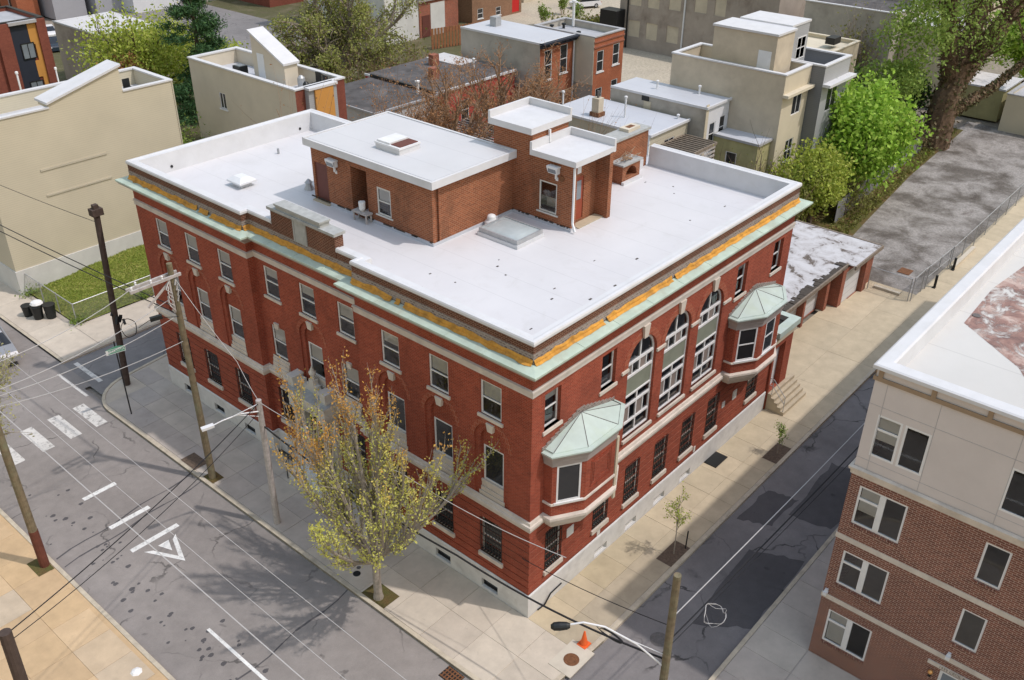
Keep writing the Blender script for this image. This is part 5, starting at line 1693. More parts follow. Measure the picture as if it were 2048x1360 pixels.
def wire(label, pts, sag=0, r=.014, mat='cable_white', group=None, n=14):
    """cable hung between 3D points"""
    out = []
    for i in range(len(pts)-1):
        a, b = Vector(pts[i]), Vector(pts[i+1])
        for k in range(n+(i == len(pts)-2)):
            t = k/n; q = a.lerp(b, t); q.z -= sag*4*t*(1-t); out.append(q)
    m = MB(); m.tube(out, r, 4); return tag(m.build('overhead_wire', mat), label, 'wire', group)
W1, W2, W3 = 'wires over the main street', 'wires by the crossarm pole', 'wires over the alley'
for x, z, l in ((-11.55, 9.0, 'thin pale wire along the street, nearest the mossy pole'), (-11.4, 8.7, 'thin pale wire along the street, second from the mossy pole'), (-10.75, 8.8, 'thin pale wire along the middle of the street above the hump marks'), (-9.8, 8.9, 'thin pale wire along the street, nearest the brick building')):
    wire(l, [(x, 46, z+.4), (x-.05, 17, z+.2), (x-.15, -22, z)], .3, .0075, group=W1)
for a, b, l in (((-5.0, 16.75, 10.5), (-13.5, 17.0, 9.8), 'pale cable from the outer end of the crossarm to the left'), ((-3.4, 16.7, 9.5), (-13.5, 16.6, 8.9), 'pale cable leaving the pole just below the crossarm to the left'), ((-3.3, 16.6, 7.4), (-13.6, 19.4, 7.2), 'lowest sagging pale cable leaving the crossarm pole to the left'), ((-3.35, 16.7, 8.6), (-13.4, 17.6, 8.3), 'sagging pale cable leaving the crossarm pole at the coil height')):
    wire(l, [a, b], .55, .015, group=W2)
wire('pale guy wire from the crossarm pole top down to the lamp pole', [(-3.15, 16.7, 10.4), (-2.6, 13.8, 7.2), (-3.1, 11.8, 6.4)], .1, .012, group=W2)
wire('pale service wire from the lamp pole towards the corner of the brick building', [(-3.1, 11.8, 6.35), (-2.2, 4.4, 6.1), (-1.2, -2.6, 5.6)], .25, .014)
wire('thick black cable looping from the lamp pole past the building corner to the alley pole', [(-3.1, 11.8, 5.2), (-2.3, 1.5, 3.9), (-1.66, -7.0, 4.4)], .35, .035, 'cable_black')
wire('thin black cable from the building corner to the alley pole', [(-.05, .3, 2.9), (-1.66, -7.0, 5.9)], .15, .014, 'cable_black')
wire('upper black cable from the lower left pole to the lamp pole', [(-15.66, 5.75, 7.8), (-3.1, 11.8, 6.3)], .3, .018, 'cable_black', 'black wires across the street')
wire('lower thinner black cable from the lower left pole to the lamp pole', [(-15.66, 5.75, 7.5), (-3.1, 11.8, 5.9)], .45, .013, 'cable_black', 'black wires across the street')
wire('bright white cable stretched over the alley from its pole', [(-1.62, -7.0, 6.2), (30, -7.6, 7.2)], .3, .018, 'cable_white', W3)
wire('black cable stretched over the alley beside the white one', [(-1.62, -7.0, 5.2), (30, -8.0, 6.8)], .3, .026, 'cable_black', W3)
wire('thin black wire over the alley next to the apartment block', [(-1.62, -7.0, 4.9), (30, -8.3, 6.5)], .2, .012, 'cable_black', W3)
for a, b, l in (((-3.3, 16.7, 9.0), (-4.6, 60, 8.2), 'thick dark wire from the crossarm pole over the street corner'), ((-3.3, 16.7, 8.7), (-4.8, 60, 7.8), 'thinner dark wire under the thick one over the street corner'), ((-1.25, 26.8, 9.2), (-3.0, 60, 9.0), 'dark wire from the dark corner pole past the tan sided house')):
    wire(l, [a, b], .5, .022 if 'thick ' in l else .014, 'cable_black', 'dark wires over the street corner')
m = MB()
cc_ = Vector((-5.0, 17.7, 8.35))
pts = [cc_+Vector((math.cos(t)*.32, 0.1*math.sin(t), math.sin(t)*.38))*(1+.04*math.sin(5*t)) for t in [k*2*math.pi/24 for k in range(50)]]
m.tube(pts, .018, 4); m.tube([(-3.3, 16.6, 8.6), (-3.9, 17.0, 8.65), (-4.3, 17.3, 8.55), (-4.7, 17.5, 8.3)], .015, 4)
tag(m.build('cable_coil', 'cable_black'), 'black coil of spare cable hanging left of the crossarm pole', 'cable coil')
m = MB(); m.obox((-4.05, 17.1, 8.66), (1, -.4, .1), (.5, .17, .17)); tag(m.build('splice_box', 'plastic_black'), 'black splice box hanging on the cable left of the crossarm pole', 'splice box')
m = MB(); m.lathe([(.01, -.06), (.06, 0), (.01, .06)], (-2.75, 9.2, 6.15), 8); tag(m.build('wire_marker', 'bag_white'), 'small white bulb on the service wire in front of the street tree', 'wire marker')
m = MB(); cc_ = Vector((-1.75, -4.9, 4.1))
for j in range(3):
    pts = [cc_+Vector((.05*j, math.cos(t)*(.55-.05*j), .13*math.sin(t)-.1*j)) for t in [k*2*math.pi/20 for k in range(21)]]; m.tube(pts, .014, 4)
tag(m.build('cable_coil', 'cable_black'), 'black cable coil hanging on the thick black cable at the corner', 'cable coil')
m = MB()
for k in range(3):
    c0 = Vector((.35, -7.5, 5.15)); ph = random.random()*6
    pts = [c0+Vector((.42*math.cos(t+ph)*(1+.3*math.sin(3*t+k)), .36*math.sin(t+ph)*(1+.25*math.cos(2*t+k)), .12*math.sin(2*t+k))) for t in [q*2*math.pi/18 for q in range(19)]]
    m.tube(pts, .006, 4)
tag(m.build('cable_coil', 'cable_white'), 'tangled pale cable coil strung along the alley wire near its pole', 'cable coil')

def chain_fence(label, pts, h, group=None, rail='metal_grey', step=2.4, name='chain_link_fence', z0=0):
    T = thing(name, label, 'fence', (pts[0][0], pts[0][1], z0), group)
    for i in range(len(pts)-1):
        a, b = Vector((*pts[i], z0)), Vector((*pts[i+1], z0)); L = (b-a).length; n = max(1, round(L/step))
        m = MB(); m.face([a+Z3*.03, b+Z3*.03, b+Z3*h, a+Z3*h]); m.build('chain_mesh', 'chain_link', T)
        m = MB(); m.tube([a+Z3*h, b+Z3*h], .028, 6); m.build('top_rail', rail, T)
        for k in range(n+(i == len(pts)-2)):
            q = a.lerp(b, k/n); m = MB(); m.tube([q, q+Z3*(h+.05)], .032, 6); m.build('post', rail, T)
    return T
chain_fence('chain link fence round the grass lot at the far corner', [(-.35, 41.0), (-.35, 34.82), (12.3, 34.82)], 1.35)
chain_fence('chain link fence between the driveway and the gravel lot', [(35.75, 1.5), (35.75, -1.12)], 1.55)
chain_fence('long chain link fence along the pavement of the gravel lot', [(42.2, -1.45), (74, -1.3)], 1.6)
T = chain_fence('double chain link gate of the gravel lot', [(35.9, -1.25), (37.6, -1.25), (38.2, -1.3), (42.0, -1.4)], 1.6, step=1.9, name='lot_gate')
m = MB(); m.tube([(38.2, -1.31, .85), (42.0, -1.41, .85)], .022, 6); m.build('mid_rail', 'metal_grey', T)
for i, (x, l) in enumerate(((38.85, 'black bollard before the lot gate, the one nearer the apartment roof edge'), (42.3, 'black bollard before the lot gate, the farther one beside the pale kerb'))):
    T = thing('bollard', l, 'bollard', (x, -1.7, 0), 'bollards at the lot gate')
    m = MB(); m.tube([(x, -1.7, 0), (x, -1.7, .85)], .085, 10); m.build('shaft', 'plastic_black', T)
    MB().box(x-.22, -1.8, 0, x-.02, -1.6, .06).build('foot', 'plastic_black', T)
tag(MB().box(36.1, -.45, 0, 36.35, 1.25, .16).build('wheel_stop', 'concrete_light'), 'pale concrete wheel stop at the edge of the gravel lot', 'wheel stop')
T = thing('fence', 'dark slatted screen fence between the gravel lot and the yards', 'fence', (44, 8.4, 0))
for k in range(14):
    a, b = (44+2.1*k, 7.6+.13*k), (44+2.1*(k+1), 7.6+.13*(k+1))
    m = MB(); m.face([(*a, 0), (*b, 0), (*b, 1.7), (*a, 1.7)]); m.build('screen', 'siding_grey', T)
    m = MB(); m.tube([(*a, 0), (*a, 1.8)], .04, 5); m.build('post', 'iron_black', T)
tag(MB().box(39.4, .2, .0, 40.3, 1.0, .02).build('rust_plate', 'iron_rust'), 'square rusty steel plate lying in the gravel lot', 'plate')
tag(MB().box(42.4, -1.75, 0, 46.5, -1.5, .22).build('concrete_block', 'concrete_light'), 'broken pale kerb block under the lot fence', 'kerb block')

# rubbish bins
def bin_(x, y, z0, r, h, label, cat, mat, rot=0, group=None):
    T = thing('trash_bin', label, cat, (x, y, z0), group)
    m = MB(); m.lathe([(r*.8, 0), (r, h*.92), (r*1.06, h*.93), (r*1.06, h), (r*.95, h)], (x, y, z0), 14); m.build('body', mat, T)
    return T
bin_(-.95, 36.75, 0, .34, .9, 'dark trash bin by the fence corner, right one of the cluster', 'trash bin', 'plastic_black')
bin_(-1.5, 37.2, 0, .33, .85, 'dark trash bin heaped with a white bag, middle of the cluster', 'trash bin', 'plastic_black')
bin_(-1.75, 38.0, 0, .31, .7, 'dark trash bin with a raised lid, left one of the cluster', 'trash bin', 'plastic_black')
m = MB(); m.lathe([(.3, 0), (.38, .1), (.3, .22), (.12, .28)], (-1.4, 37.3, .84), 9); tag(m.build('rubbish_bag', 'bag_white'), 'white rubbish bag bulging from the middle dark bin', 'bag')

# cars
def car(label, loc, rz, paint, suv=False, group=None):
    T = thing('parked_car', label, 'car', loc, group); T.rotation_euler = (0, 0, rz); 
    L, Wd, H = 4.4, 1.76, 1.62 if suv else 1.42
    prof = [(-L/2, .35), (-L/2, .75), (-L/2+.12, .9), (-L/2+.95, .98), (L/2-1.0 if not suv else L/2-.35, 1.0), (L/2-.1, .85), (L/2, .6), (L/2, .35)]
    cab = [(-L/2+.95, .96), (-L/2+1.75, H), (L/2-1.6 if not suv else L/2-.75, H), (L/2-.85 if not suv else L/2-.25, .98)]
    def shell(P, w0, w1, name, mat):
        m = MB(); n = len(P); zmin = min(z for _, z in P); zmax = max(z for _, z in P)
        hw = lambda z: (w0+(w1-w0)*(z-zmin)/(zmax-zmin))/2
        m.face([(x, -hw(z), z) for x, z in P][::-1]); m.face([(x, hw(z), z) for x, z in P])
        for i in range(n):
            a, b = P[i], P[(i+1) % n]
            m.face([(a[0], -hw(a[1]), a[1]), (b[0], -hw(b[1]), b[1]), (b[0], hw(b[1]), b[1]), (a[0], hw(a[1]), a[1])])
        me = m.data(name, mat); o = bpy.data.objects.new(name, me); COL.objects.link(o); o.parent = T; return o
    shell(prof, Wd, Wd-.08, 'body', paint)
    shell(cab, Wd-.16, Wd-.55, 'glasshouse', 'car_glass')
    c1 = [(cab[1][0]-.02, H-.02), (cab[1][0]+.05, H+.03), (cab[2][0]-.05, H+.03), (cab[2][0]+.02, H-.02)]
    shell(c1, Wd-.52, Wd-.56, 'roof', paint)
    for x in (-L/2+.85, L/2-.85):
        for s in (-1, 1):
            m = MB(); m.tube([(0, -.1, 0), (0, .1, 0)], .33, 14); w = bpy.data.objects.new('wheel', m.data('wheel', 'rubber')); COL.objects.link(w); w.parent = T; w.location = (x, s*(Wd/2-.1), .33)
            m = MB(); m.tube([(0, -.112, 0), (0, .112, 0)], .2, 10); q = bpy.data.objects.new('rim', m.data('rim', 'metal_grey')); COL.objects.link(q); q.parent = w
    for x, mt, nm in ((-L/2-.01, 'bag_white', 'headlight'), (L/2+.0, 'lamp_red', 'tail_light')):
        for s in (-1, 1):
            m = MB(); m.box(x-.02, s*.62-.16, .68, x+.03, s*.62+.16, .82); q = bpy.data.objects.new(nm, m.data(nm, mt)); COL.objects.link(q); q.parent = T
    return T
car('silver car half hidden by branches at the left edge of the street', (-5.0, 35.3, -.13), R(80), 'car_silver')
car('white hatchback parked on the concrete lot at the top of the view', (92.5, 67.5, -.03), R(-25), 'car_white', True)
car('dark blue car parked beyond the big ivy clad tree', (109, 14, -.2), R(-60), 'car_dark')
car('dark car among the buildings at the top left', (54.0, 113, -.2), R(-10), 'car_dark', True)
car('dark car parked in the passage beside the old stucco wall', (30.5, 99.5, -.2), R(70), 'car_dark')
car('white car parked behind the plum pier house', (33, 106, -.2), R(70), 'car_white')

# ------------------------------------------------------------------ neighbouring buildings
def house(name, label, x0, x1, y0, y1, h, wm, rm='membrane_cool', par=.5, wy=(), wx=(), cop='coping_white', ymat=None, cat='building', group=None, ct=.22, z0=-.1, gap=None):
    """box building; wy / wx = windows (u, z, w, h, style) on the faces towards -y / -x"""
    T = thing(name, label, cat, ((x0+x1)/2, (y0+y1)/2, 0), group)
    cell = lambda L: [(u-w/2, u+w/2, z, z+hh) for u, z, w, hh, *_ in L]
    m = MB()
    mx = m if ymat is None else MB()
    wall(mx, (0, y0, 0), (1, 0, 0), x0, x1, z0, h, cell(wy), (0, 1, 0), .1)
    wall(m, (x0, 0, 0), DY, y0, y1, z0, h, cell(wx), (1, 0, 0), .1)
    wall(m, (x1, 0, 0), DY, y0, y1, z0, h, [], (-1, 0, 0)); wall(m, (0, y1, 0), (1, 0, 0), x0, x1, z0, h, [], (0, -1, 0))
    rz = h-par
    if par > .05:
        t = ct
        for O, D, a, b, N in (((0, y0+t, 0), (1, 0, 0), x0+t, x1-t, (0, -1, 0)), ((0, y1-t, 0), (1, 0, 0), x0+t, x1-t, (0, 1, 0)), ((x0+t, 0, 0), DY, y0+t, y1-t, (-1, 0, 0)), ((x1-t, 0, 0), DY, y0+t, y1-t, (1, 0, 0))):
            wall(m, O, D, a, b, rz-.02, h, [], N)
    m.build('wall', wm, T)
    if ymat: mx.build('front_wall', ymat, T)
    e = .06
    if par > .05:
        m = MB(); t = ct
        for a, b in ([(x0-e, x1+e)] if not gap else [(x0-e, gap[0]), (gap[1], x1+e)]): m.box(a, y0-e, h, b, y0+t+e, h+.1)
        m.box(x0-e, y1-t-e, h, x1+e, y1+e, h+.1); m.box(x0-e, y0+t+e, h, x0+t+e, y1-t-e, h+.1); m.box(x1-t-e, y0+t+e, h, x1+e, y1-t-e, h+.1)
        m.build('coping', cop, T)
    else:
        m = MB(); m.box(x0-.1, y0-.15, h-.12, x1+.1, y0-.0, h+.05); m.box(x0-.1, y0, h-.12, x0, y1, h+.05); m.build('fascia', cop, T)
    m = MB(); m.box(x0+.02, y0+.02, rz-.05, x1-.02, y1-.02, rz+.004); m.build('roof', rm, T)
    for L, face in ((wy, 0), (wx, 1)):
        for u, z, w, hh, *st in L:
            st = st[0] if st else 'dh'
            loc, rz_ = ((u, y0+.01, z), 0.0) if face == 0 else ((x0+.01, u, z), FX)
            if st == 'door': inst('door', wmesh(('door', w, hh), lambda: MB().box(-w/2, .05, 0, w/2, .09, hh).data('door', 'door_white')), T, loc, rz_)
            elif st == 'reddoor': inst('door', wmesh(('rdoor', w, hh), lambda: MB().box(-w/2, .03, 0, w/2, .09, hh).data('door', 'lamp_red')), T, loc, rz_)
            elif st == 'blocked': inst('blocked_window', wmesh(('blk', w, hh), lambda: MB().box(-w/2, .06, 0, w/2, .1, hh).data('blocked_window', 'stucco_beige')), T, loc, rz_)
            elif st == 'shutter': inst('shutter', wmesh(('shut', w, hh), lambda: MB().box(-w/2, .05, 0, w/2, .1, hh).data('shutter', 'shutter_green')), T, loc, rz_)
            else: window(T, loc, rz_, w, hh, st, sill=(.1, .07, 'trim_white') if w < 1.3 else None, inset=.02)
    return T
def add(T, name, mat, *boxes):
    m = MB()
    for b in boxes: m.box(*b)
    return m.build(name, mat, T)
def pipe_on(T, x, y, z, h=.6, r=.06, mat='metal_white'):
    m = MB(); m.lathe([(r, 0), (r, h), (r*1.7, h), (r*1.7, h+.12), (r*.4, h+.16)], (x, y, z), 8); m.build('vent_pipe', mat, T)
def shed_prism(T, name, mat, roofm, x0, x1, y0, y1, z0, za, zb, axis='x'):
    """pilot house with a sloping roof: height za at the low end, zb at the high end"""
    m = MB()
    if axis == 'x': hz = lambda x, y: za+(zb-za)*(x-x0)/(x1-x0)
    else: hz = lambda x, y: za+(zb-za)*(y-y0)/(y1-y0)
    C4 = [(x0, y0), (x1, y0), (x1, y1), (x0, y1)]
    for i in range(4):
        a, b = C4[i], C4[(i+1) % 4]
        m.face([(*a, z0), (*b, z0), (*b, hz(*b)), (*a, hz(*a))])
    o = m.build(name, mat, T)
    m = MB(); e = .12
    Q = [(x0-e, y0-e), (x1+e, y0-e), (x1+e, y1+e), (x0-e, y1+e)]
    tp = [(x, y, hz(x, y)+.12) for x, y in Q]; bt = [(x, y, hz(x, y)-.02) for x, y in Q]
    m.face(tp); m.face(bt[::-1])
    for i in range(4): m.face([bt[i], bt[(i+1) % 4], tp[(i+1) % 4], tp[i]])
    m.build(name+'_roof', roofm, o)
    return o

# tan sided house on the grass lot
T = house('sided_house', 'tall tan sided house with a sloped white roof piece beside the grass lot', -.8, 11.85, 40.87, 45.5, 10.9, 'siding_tan', 'membrane_cool', 1.0, gap=(3.6, 8.4))
add(T, 'foundation', 'wall_whitegrey', (-.86, 40.8, -.1, 11.85, 40.87, 1.6), (-.86, 40.87, -.1, -.8, 45.5, 1.6))
shed_prism(T, 'stair_head', 'siding_tan', 'coping_white', 3.6, 8.4, 40.868, 42.2, 10.9, 11.2, 12.5)
add(T, 'trim_strip', 'siding_cream', (2.2, 40.82, 7.3, 6.5, 40.87, 7.42), (2.2, 40.82, 5.68, 6.5, 40.87, 5.8))
add(T, 'corner_board', 'siding_cream', (11.8, 40.83, 1.6, 11.88, 40.9, 10.9))
pipe_on(T, 1.8, 45.2, 10.9, 1.6, .09); pipe_on(T, 4.3, 46.0, 10, 1.9, .06, 'bag_white'); pipe_on(T, 6.6, 45.6, 10, 1.8, .05, 'bag_white')
m = MB(); m.tube([(-.3, 45.3, 11), (.6, 45.3, 11.6), (1.9, 45.2, 11.4)], .03, 5); m.build('conduit', 'metal_grey', T)
T = thing('deck_chair', 'dark folded chair on the roof deck of the tan sided house', 'chair', (10.2, 43.6, 9.9)); add(T, 'seat', 'plastic_black', (10.0, 43.4, 10.2, 10.5, 43.9, 10.26)); add(T, 'backrest', 'plastic_black', (10.0, 43.86, 10.26, 10.5, 43.9, 10.8)); add(T, 'leg', 'plastic_black', (10.0, 43.4, 9.9, 10.05, 43.9, 10.2)); add(T, 'leg', 'plastic_black', (10.45, 43.4, 9.9, 10.5, 43.9, 10.2))
# second tan house with roof deck
T = house('stucco_house', 'tan stucco house with a steep white stair roof and a coloured front bay', 15.8, 19.85, 33.0, 45.1, 10.9, 'stucco_tan', 'membrane_cool', .95, wx=[(41.45, 8.0, .75, 1.15, 'slide')], ymat='brick_plum')
shed_prism(T, 'stair_head', 'stucco_tan', 'coping_white', 17.9, 19.0, 36.8, 40.3, 9.9, 11.5, 13.1, 'y')
add(T, 'bay_panel', 'siding_slate', (16.55, 32.62, -.1, 17.0, 33.0, 10.85)); add(T, 'bay_panel', 'panel_ochre', (17.0, 32.5, -.1, 18.5, 33.0, 10.85)); add(T, 'bay_panel', 'siding_slate', (18.5, 32.55, -.1, 18.8, 33.0, 10.85)); add(T, 'bay_coping', 'coping_white', (16.5, 32.45, 10.85, 18.85, 33.1, 11.0))
add(T, 'roof_door', 'door_white', (17.87, 39.0, 9.95, 17.9, 39.75, 11.8))
U = thing('air_conditioner', 'dark box air conditioner on the tan stucco house roof', 'air conditioner', (17.4, 41.3, 9.95)); add(U, 'case', 'plastic_black', (17.1, 40.9, 9.95, 17.8, 41.7, 10.75)); add(U, 'fan_grille', 'metal_grey', (17.2, 41.0, 10.75, 17.7, 41.6, 10.78))
for x, y, w, l, mt in ((18.6, 36.0, .25, 'grey metal drum among the roof deck furniture', 'metal_grey'), (17.9, 34.6, .2, 'black grill on the roof deck of the stucco house', 'plastic_black')):
    T2 = thing('drum' if w == .25 else 'grill', l, 'drum' if w == .25 else 'grill', (x, y, 9.95)); m = MB(); m.lathe([(w, 0), (w*1.1, .5), (w, .7), (w*.4, .85)], (x, y, 9.95), 12); m.build('body', mt, T2)
for x, y, l in ((19.2, 35.2, 'dark high backed deck chair on the roof deck, by the back parapet'), (19.0, 34.2, 'dark low deck chair on the roof deck, by the front parapet')):
    T2 = thing('deck_chair', l, 'chair', (x, y, 9.95)); add(T2, 'seat', 'plastic_black', (x-.25, y-.25, 10.25, x+.25, y+.25, 10.32)); add(T2, 'backrest', 'plastic_black', (x+.2, y-.25, 10.32, x+.26, y+.25, 11.0)); add(T2, 'leg', 'plastic_black', (x-.25, y-.25, 9.95, x-.2, y-.2, 10.25)); add(T2, 'leg', 'plastic_black', (x+.2, y+.2, 9.95, x+.25, y+.25, 10.25))
# modern house top left
T = house('modern_house', 'modern house with plum brick piers and black and ochre panels at the left edge', 4.0, 16.85, 69.4, 76, 10, 'brick_plum', 'roof_grey', .3, cop='iron_black')
add(T, 'black_panel', 'wall_navy', (13.75, 69.30, -.1, 15.35, 69.4, 9.7)); add(T, 'ochre_panel', 'panel_ochre', (15.3, 69.28, 8.0, 16.05, 69.4, 9.85), (15.65, 69.28, 5.2, 16.05, 69.4, 8.0), (15.3, 69.29, 5.2, 15.65, 69.4, 6.6), (15.65, 69.28, -.1, 16.05, 69.4, 5.2)); add(T, 'pier', 'brick_plum', (16.05, 69.1, -.1, 16.85, 69.4, 10.0), (12.6, 69.1, -.1, 13.75, 69.4, 10)); add(T, 'eave', 'trim_grey', (13.7, 69.0, 9.8, 16.1, 69.4, 10.05))
for z in (6.85, 3.6): window(T, (14.95, 69.22, z), 0, 1.15, 1.35, 'slide', glassm='pane_blue', frame='iron_black', inset=.0)
T = house('old_garage', 'old peeling stucco building with a worn white roof in the upper left', 25.0, 31.5, 76, 86, 6.0, 'stucco_old', 'membrane_worn', .0, wx=[(80.5, 3.6, .5, 1.0, 'plain'), (82.3, 2.6, .35, .4, 'plain')], cop='metal_grey')
house('orange_house', 'orange brick house with dark windows at the top left', 34.5, 37.3, 117, 122, 12, 'brick_orange', 'roof_grey', .3, wy=[(35.4, 7.0, .8, 2.2), (36.6, 7.0, .8, 2.2)], wx=[(119, 1.0, .9, 2.1, 'plain'), (120.6, 4.0, .9, 1.7)])
house('white_house', 'pale lavender rendered block without windows at the top left', 38.0, 42.4, 114.3, 124, 12, 'wall_lavender', 'roof_grey', .3)
house('white_house', 'pale lavender rendered block with one small dark window at the top left', 43.2, 47.0, 113, 124, 12, 'wall_lavender', 'roof_grey', .3, wx=[(117, 5.5, 1.4, 1.2, 'plain')])
house('white_house', 'bright white rendered house with two dark windows above the yellow green tree', 47.0, 54.0, 110.0, 122, 11, 'wall_white', 'roof_grey', .3, wy=[(49.4, 5.6, 1.2, 1.3, 'plain'), (51.9, 4.6, 1.9, 2.1, 'slide')])
house('white_house', 'white sided house at the top left corner of the view', 10, 24, 96, 104, 11, 'siding_light', 'roof_grey', .3, wy=[(14, 4, 1.1, 1.7), (18, 4, 1.1, 1.7), (22, 4, 1.1, 1.7)])
# rendered tower-like white building with brick lower storey
T = house('white_warehouse', 'weathered white rendered warehouse with an arched panel and brick doorway at the top centre', 58, 70.5, 71.5, 86, 13, 'wall_whitegrey', 'roof_grey', .3)
add(T, 'brick_storey', 'brick_rust', (63.6, 71.38, -.1, 70.5, 71.5, 4.3)); add(T, 'ledge', 'cornice_grey', (63.4, 71.1, 4.3, 70.6, 71.5, 4.7)); add(T, 'door', 'door_maroon', (64.0, 71.3, 0, 65.3, 71.38, 2.6)); add(T, 'grey_panel', 'wall_whitegrey', (65.5, 71.32, 0, 68.0, 71.38, 3.9)); add(T, 'blocked_window', 'stucco_grey', (69.1, 71.4, 6.6, 70.0, 71.5, 10)); add(T, 'blocked_window', 'siding_slate', (60.5, 71.4, 3.8, 62, 71.5, 6.0))
house('grey_house', 'blue grey rendered block between the white warehouse and the brown brick house', 71.0, 74.4, 75.2, 86, 13, 'wall_bluegrey', 'roof_grey', .3)
T = house('brown_brick_house', 'brown brick building with paired white windows and a red door at the top', 74.0, 84.0, 72.2, 82, 12, 'brick_brown', 'roof_grey', .3, wy=[(75.2, 3.6, 1.5, 2.3, 'four'), (77.4, 3.9, 1.4, 2.3, 'four'), (79.5, 4.2, 1.4, 2.2, 'four'), (81.5, 4.4, 1.2, 2.0, 'four'), (75.6, .4, 1.1, 1.3, 'dh'), (79.2, .3, 1.0, 1.1, 'dh'), (82.8, .2, 1.5, 2.9, 'reddoor')])
# row houses behind the roof house
T = house('grey_row_house', 'small grey sided row house with a black roof behind the brick roof house', 24.5, 31.0, 35.6, 43.2, 6.9, 'siding_light', 'roof_dark', .0, wy=[(28.9, 4.4, .85, 1.5), (26.4, 4.4, .85, 1.5)], cop='trim_grey')
pipe_on(T, 30.2, 36.9, 6.9, .9, .12, 'bag_white'); add(T, 'parapet', 'iron_black', (30.85, 35.7, 6.9, 31.05, 43.2, 7.15))
T = house('red_row_house', 'red painted row house with white windows and a dark tar roof behind the bare trees', 31.05, 40.4, 35.75, 44, 7.0, 'brick_redpaint', 'roof_dark', .0, wy=[(32.0, 4.0, .95, 1.7), (34.3, 4.1, .95, 1.7), (36.7, 4.1, .9, 1.6, 'plain'), (38.9, 4.2, .95, 1.7), (33, .6, .95, 1.7), (37, .6, .95, 1.7)])
for x, y in ((33.5, 38.5), (36.5, 41.5)): add(T, 'chimney', 'brick_rust', (x, y, 6.9, x+.7, y+.6, 7.9))
pipe_on(T, 38.4, 38.6, 7, .7, .08); m = MB(); m.box(38, 40, 7, 40.3, 44, 7.06); m.build('roof_patch', 'membrane_worn', T)
T = house('brick_row_house', 'tall orange brick row house with a blue black bracketed cornice', 41.0, 45.5, 33.5, 42.5, 9.4, 'brick_orange', 'membrane_cool', .0, wy=[(42.1, 6.2, 1.0, 2.5), (44.2, 6.4, 1.0, 2.4), (42.1, 2.5, 1.0, 2.0), (44.2, 2.7, 1.0, 2.2)], cop='coping_white')
m = MB(); m.box(40.95, 33.5, 5.4, 40.99, 42.5, 9.4); m.build('stucco_side', 'stucco_grey', T)
m = MB(); m.box(40.95, 33.2, 9.0, 45.55, 33.5, 9.15); m.box(40.9, 32.95, 9.3, 45.6, 33.5, 9.44)
for k in range(7): m.box(41.0+k*.73, 33.1, 9.1, 41.2+k*.73, 33.5, 9.32)
m.build('cornice', 'wall_navy', T); m = MB(); m.tube([(45.4, 33.38, 9.0), (45.4, 33.38, 3)], .08, 6); m.build('downspout', 'metal_white', T)
U = thing('air_conditioner', 'small air conditioner on the white roof of the tall orange brick house', 'air conditioner', (43.3, 40.5, 9.4)); add(U, 'case', 'metal_grey', (43, 40.2, 9.4, 43.7, 40.9, 10.2))
T = house('brick_row_house', 'narrow orange brick row house with a grey stucco side and four white windows', 45.65, 49.95, 31.4, 38, 9.4, 'stucco_grey', 'roof_grey', .5, wy=[(46.6, 6.4, .95, 1.8), (48.9, 6.6, .95, 1.8), (46.6, 3.2, .95, 1.8), (48.9, 3.5, .95, 1.8), (48.2, .2, 1.2, 1.5)], ymat='brick_orange', cop='trim_grey')
add(T, 'string_course', 'brick_rust', (45.6, 31.33, 8.5, 49.98, 31.4, 8.62), (45.6, 31.33, 8.95, 49.98, 31.4, 9.07)); add(T, 'upper_side', 'stucco_tan', (45.6, 31.42, 5.4, 45.65, 36.4, 9.4)); pipe_on(T, 49.4, 36.6, 9, 2.1, .12)
for x, y in ((47.2, 37.3), (48.4, 36.9), (46.8, 34)): pipe_on(T, x, y, 8.9, .35, .12, 'plastic_black')
# low white roofs to the right of the roof house
T = house('low_house', 'low house with a broad pale blue grey roof and chimney behind the fireplace wall', 32.8, 37.6, 17.0, 25.8, 7.4, 'siding_cream', 'membrane_cool', .0, wy=[(35.3, 5.2, 1.3, 1.4, 'slide')])
m = MB(); m.box(33.6, 22.0, 7.4, 34.2, 22.6, 8.7); ch = m.build('chimney', 'stucco_beige', T); add(T, 'chimney_foot', 'iron_rust', (33.5, 21.9, 7.4, 34.3, 22.7, 7.7)); m = MB(); m.tube([(33.9, 22.3, 8.7), (33.9, 22.3, 9.2)], .1, 6); m.build('flue', 'iron_cover', T)
for x, y, h in ((34.9, 20.6, 1.4), (33.2, 24.9, 1.3), (37.2, 17.6, .2)): pipe_on(T, x, y, 7.4, h, .07)
add(T, 'downspout', 'metal_white', (32.72, 17.0, 3, 32.8, 17.1, 7.3)); add(T, 'low_annex', 'membrane_cool', (29.6, 15.0, 0, 33.2, 20.0, 6.0))
T = house('tan_rear_house', 'stained tan stucco house with a white roof in front of the large beige house', 37.9, 41.15, 15.8, 24, 8.4, 'stucco_grey', 'membrane_cool', .0, wy=[(39.0, 5.4, .8, 1.7), (40.4, 5.6, .8, 1.7)], ymat='wall_white')
for x, y in ((39.5, 21), (40.5, 18)): pipe_on(T, x, y, 8.4, .5, .07)
add(T, 'dark_vent', 'plastic_black', (37.82, 20.6, 7.9, 37.95, 21.2, 8.3)); add(T, 'pilaster', 'stucco_cream', (37.84, 20.4, 0, 37.9, 21.0, 7.9)); add(T, 'parapet_end', 'stucco_cream', (37.85, 15.75, 0, 38.2, 15.8, 8.6))
T = house('yellow_house', 'small mossy yellow stucco house with a shuttered window and flat grey roof', 39.3, 43.0, 12.2, 15.75, 6.2, 'stucco_yellow', 'membrane_cool', .0, wx=[(14.2, 3.2, .9, 2.0, 'plain')], cop='trim_grey')
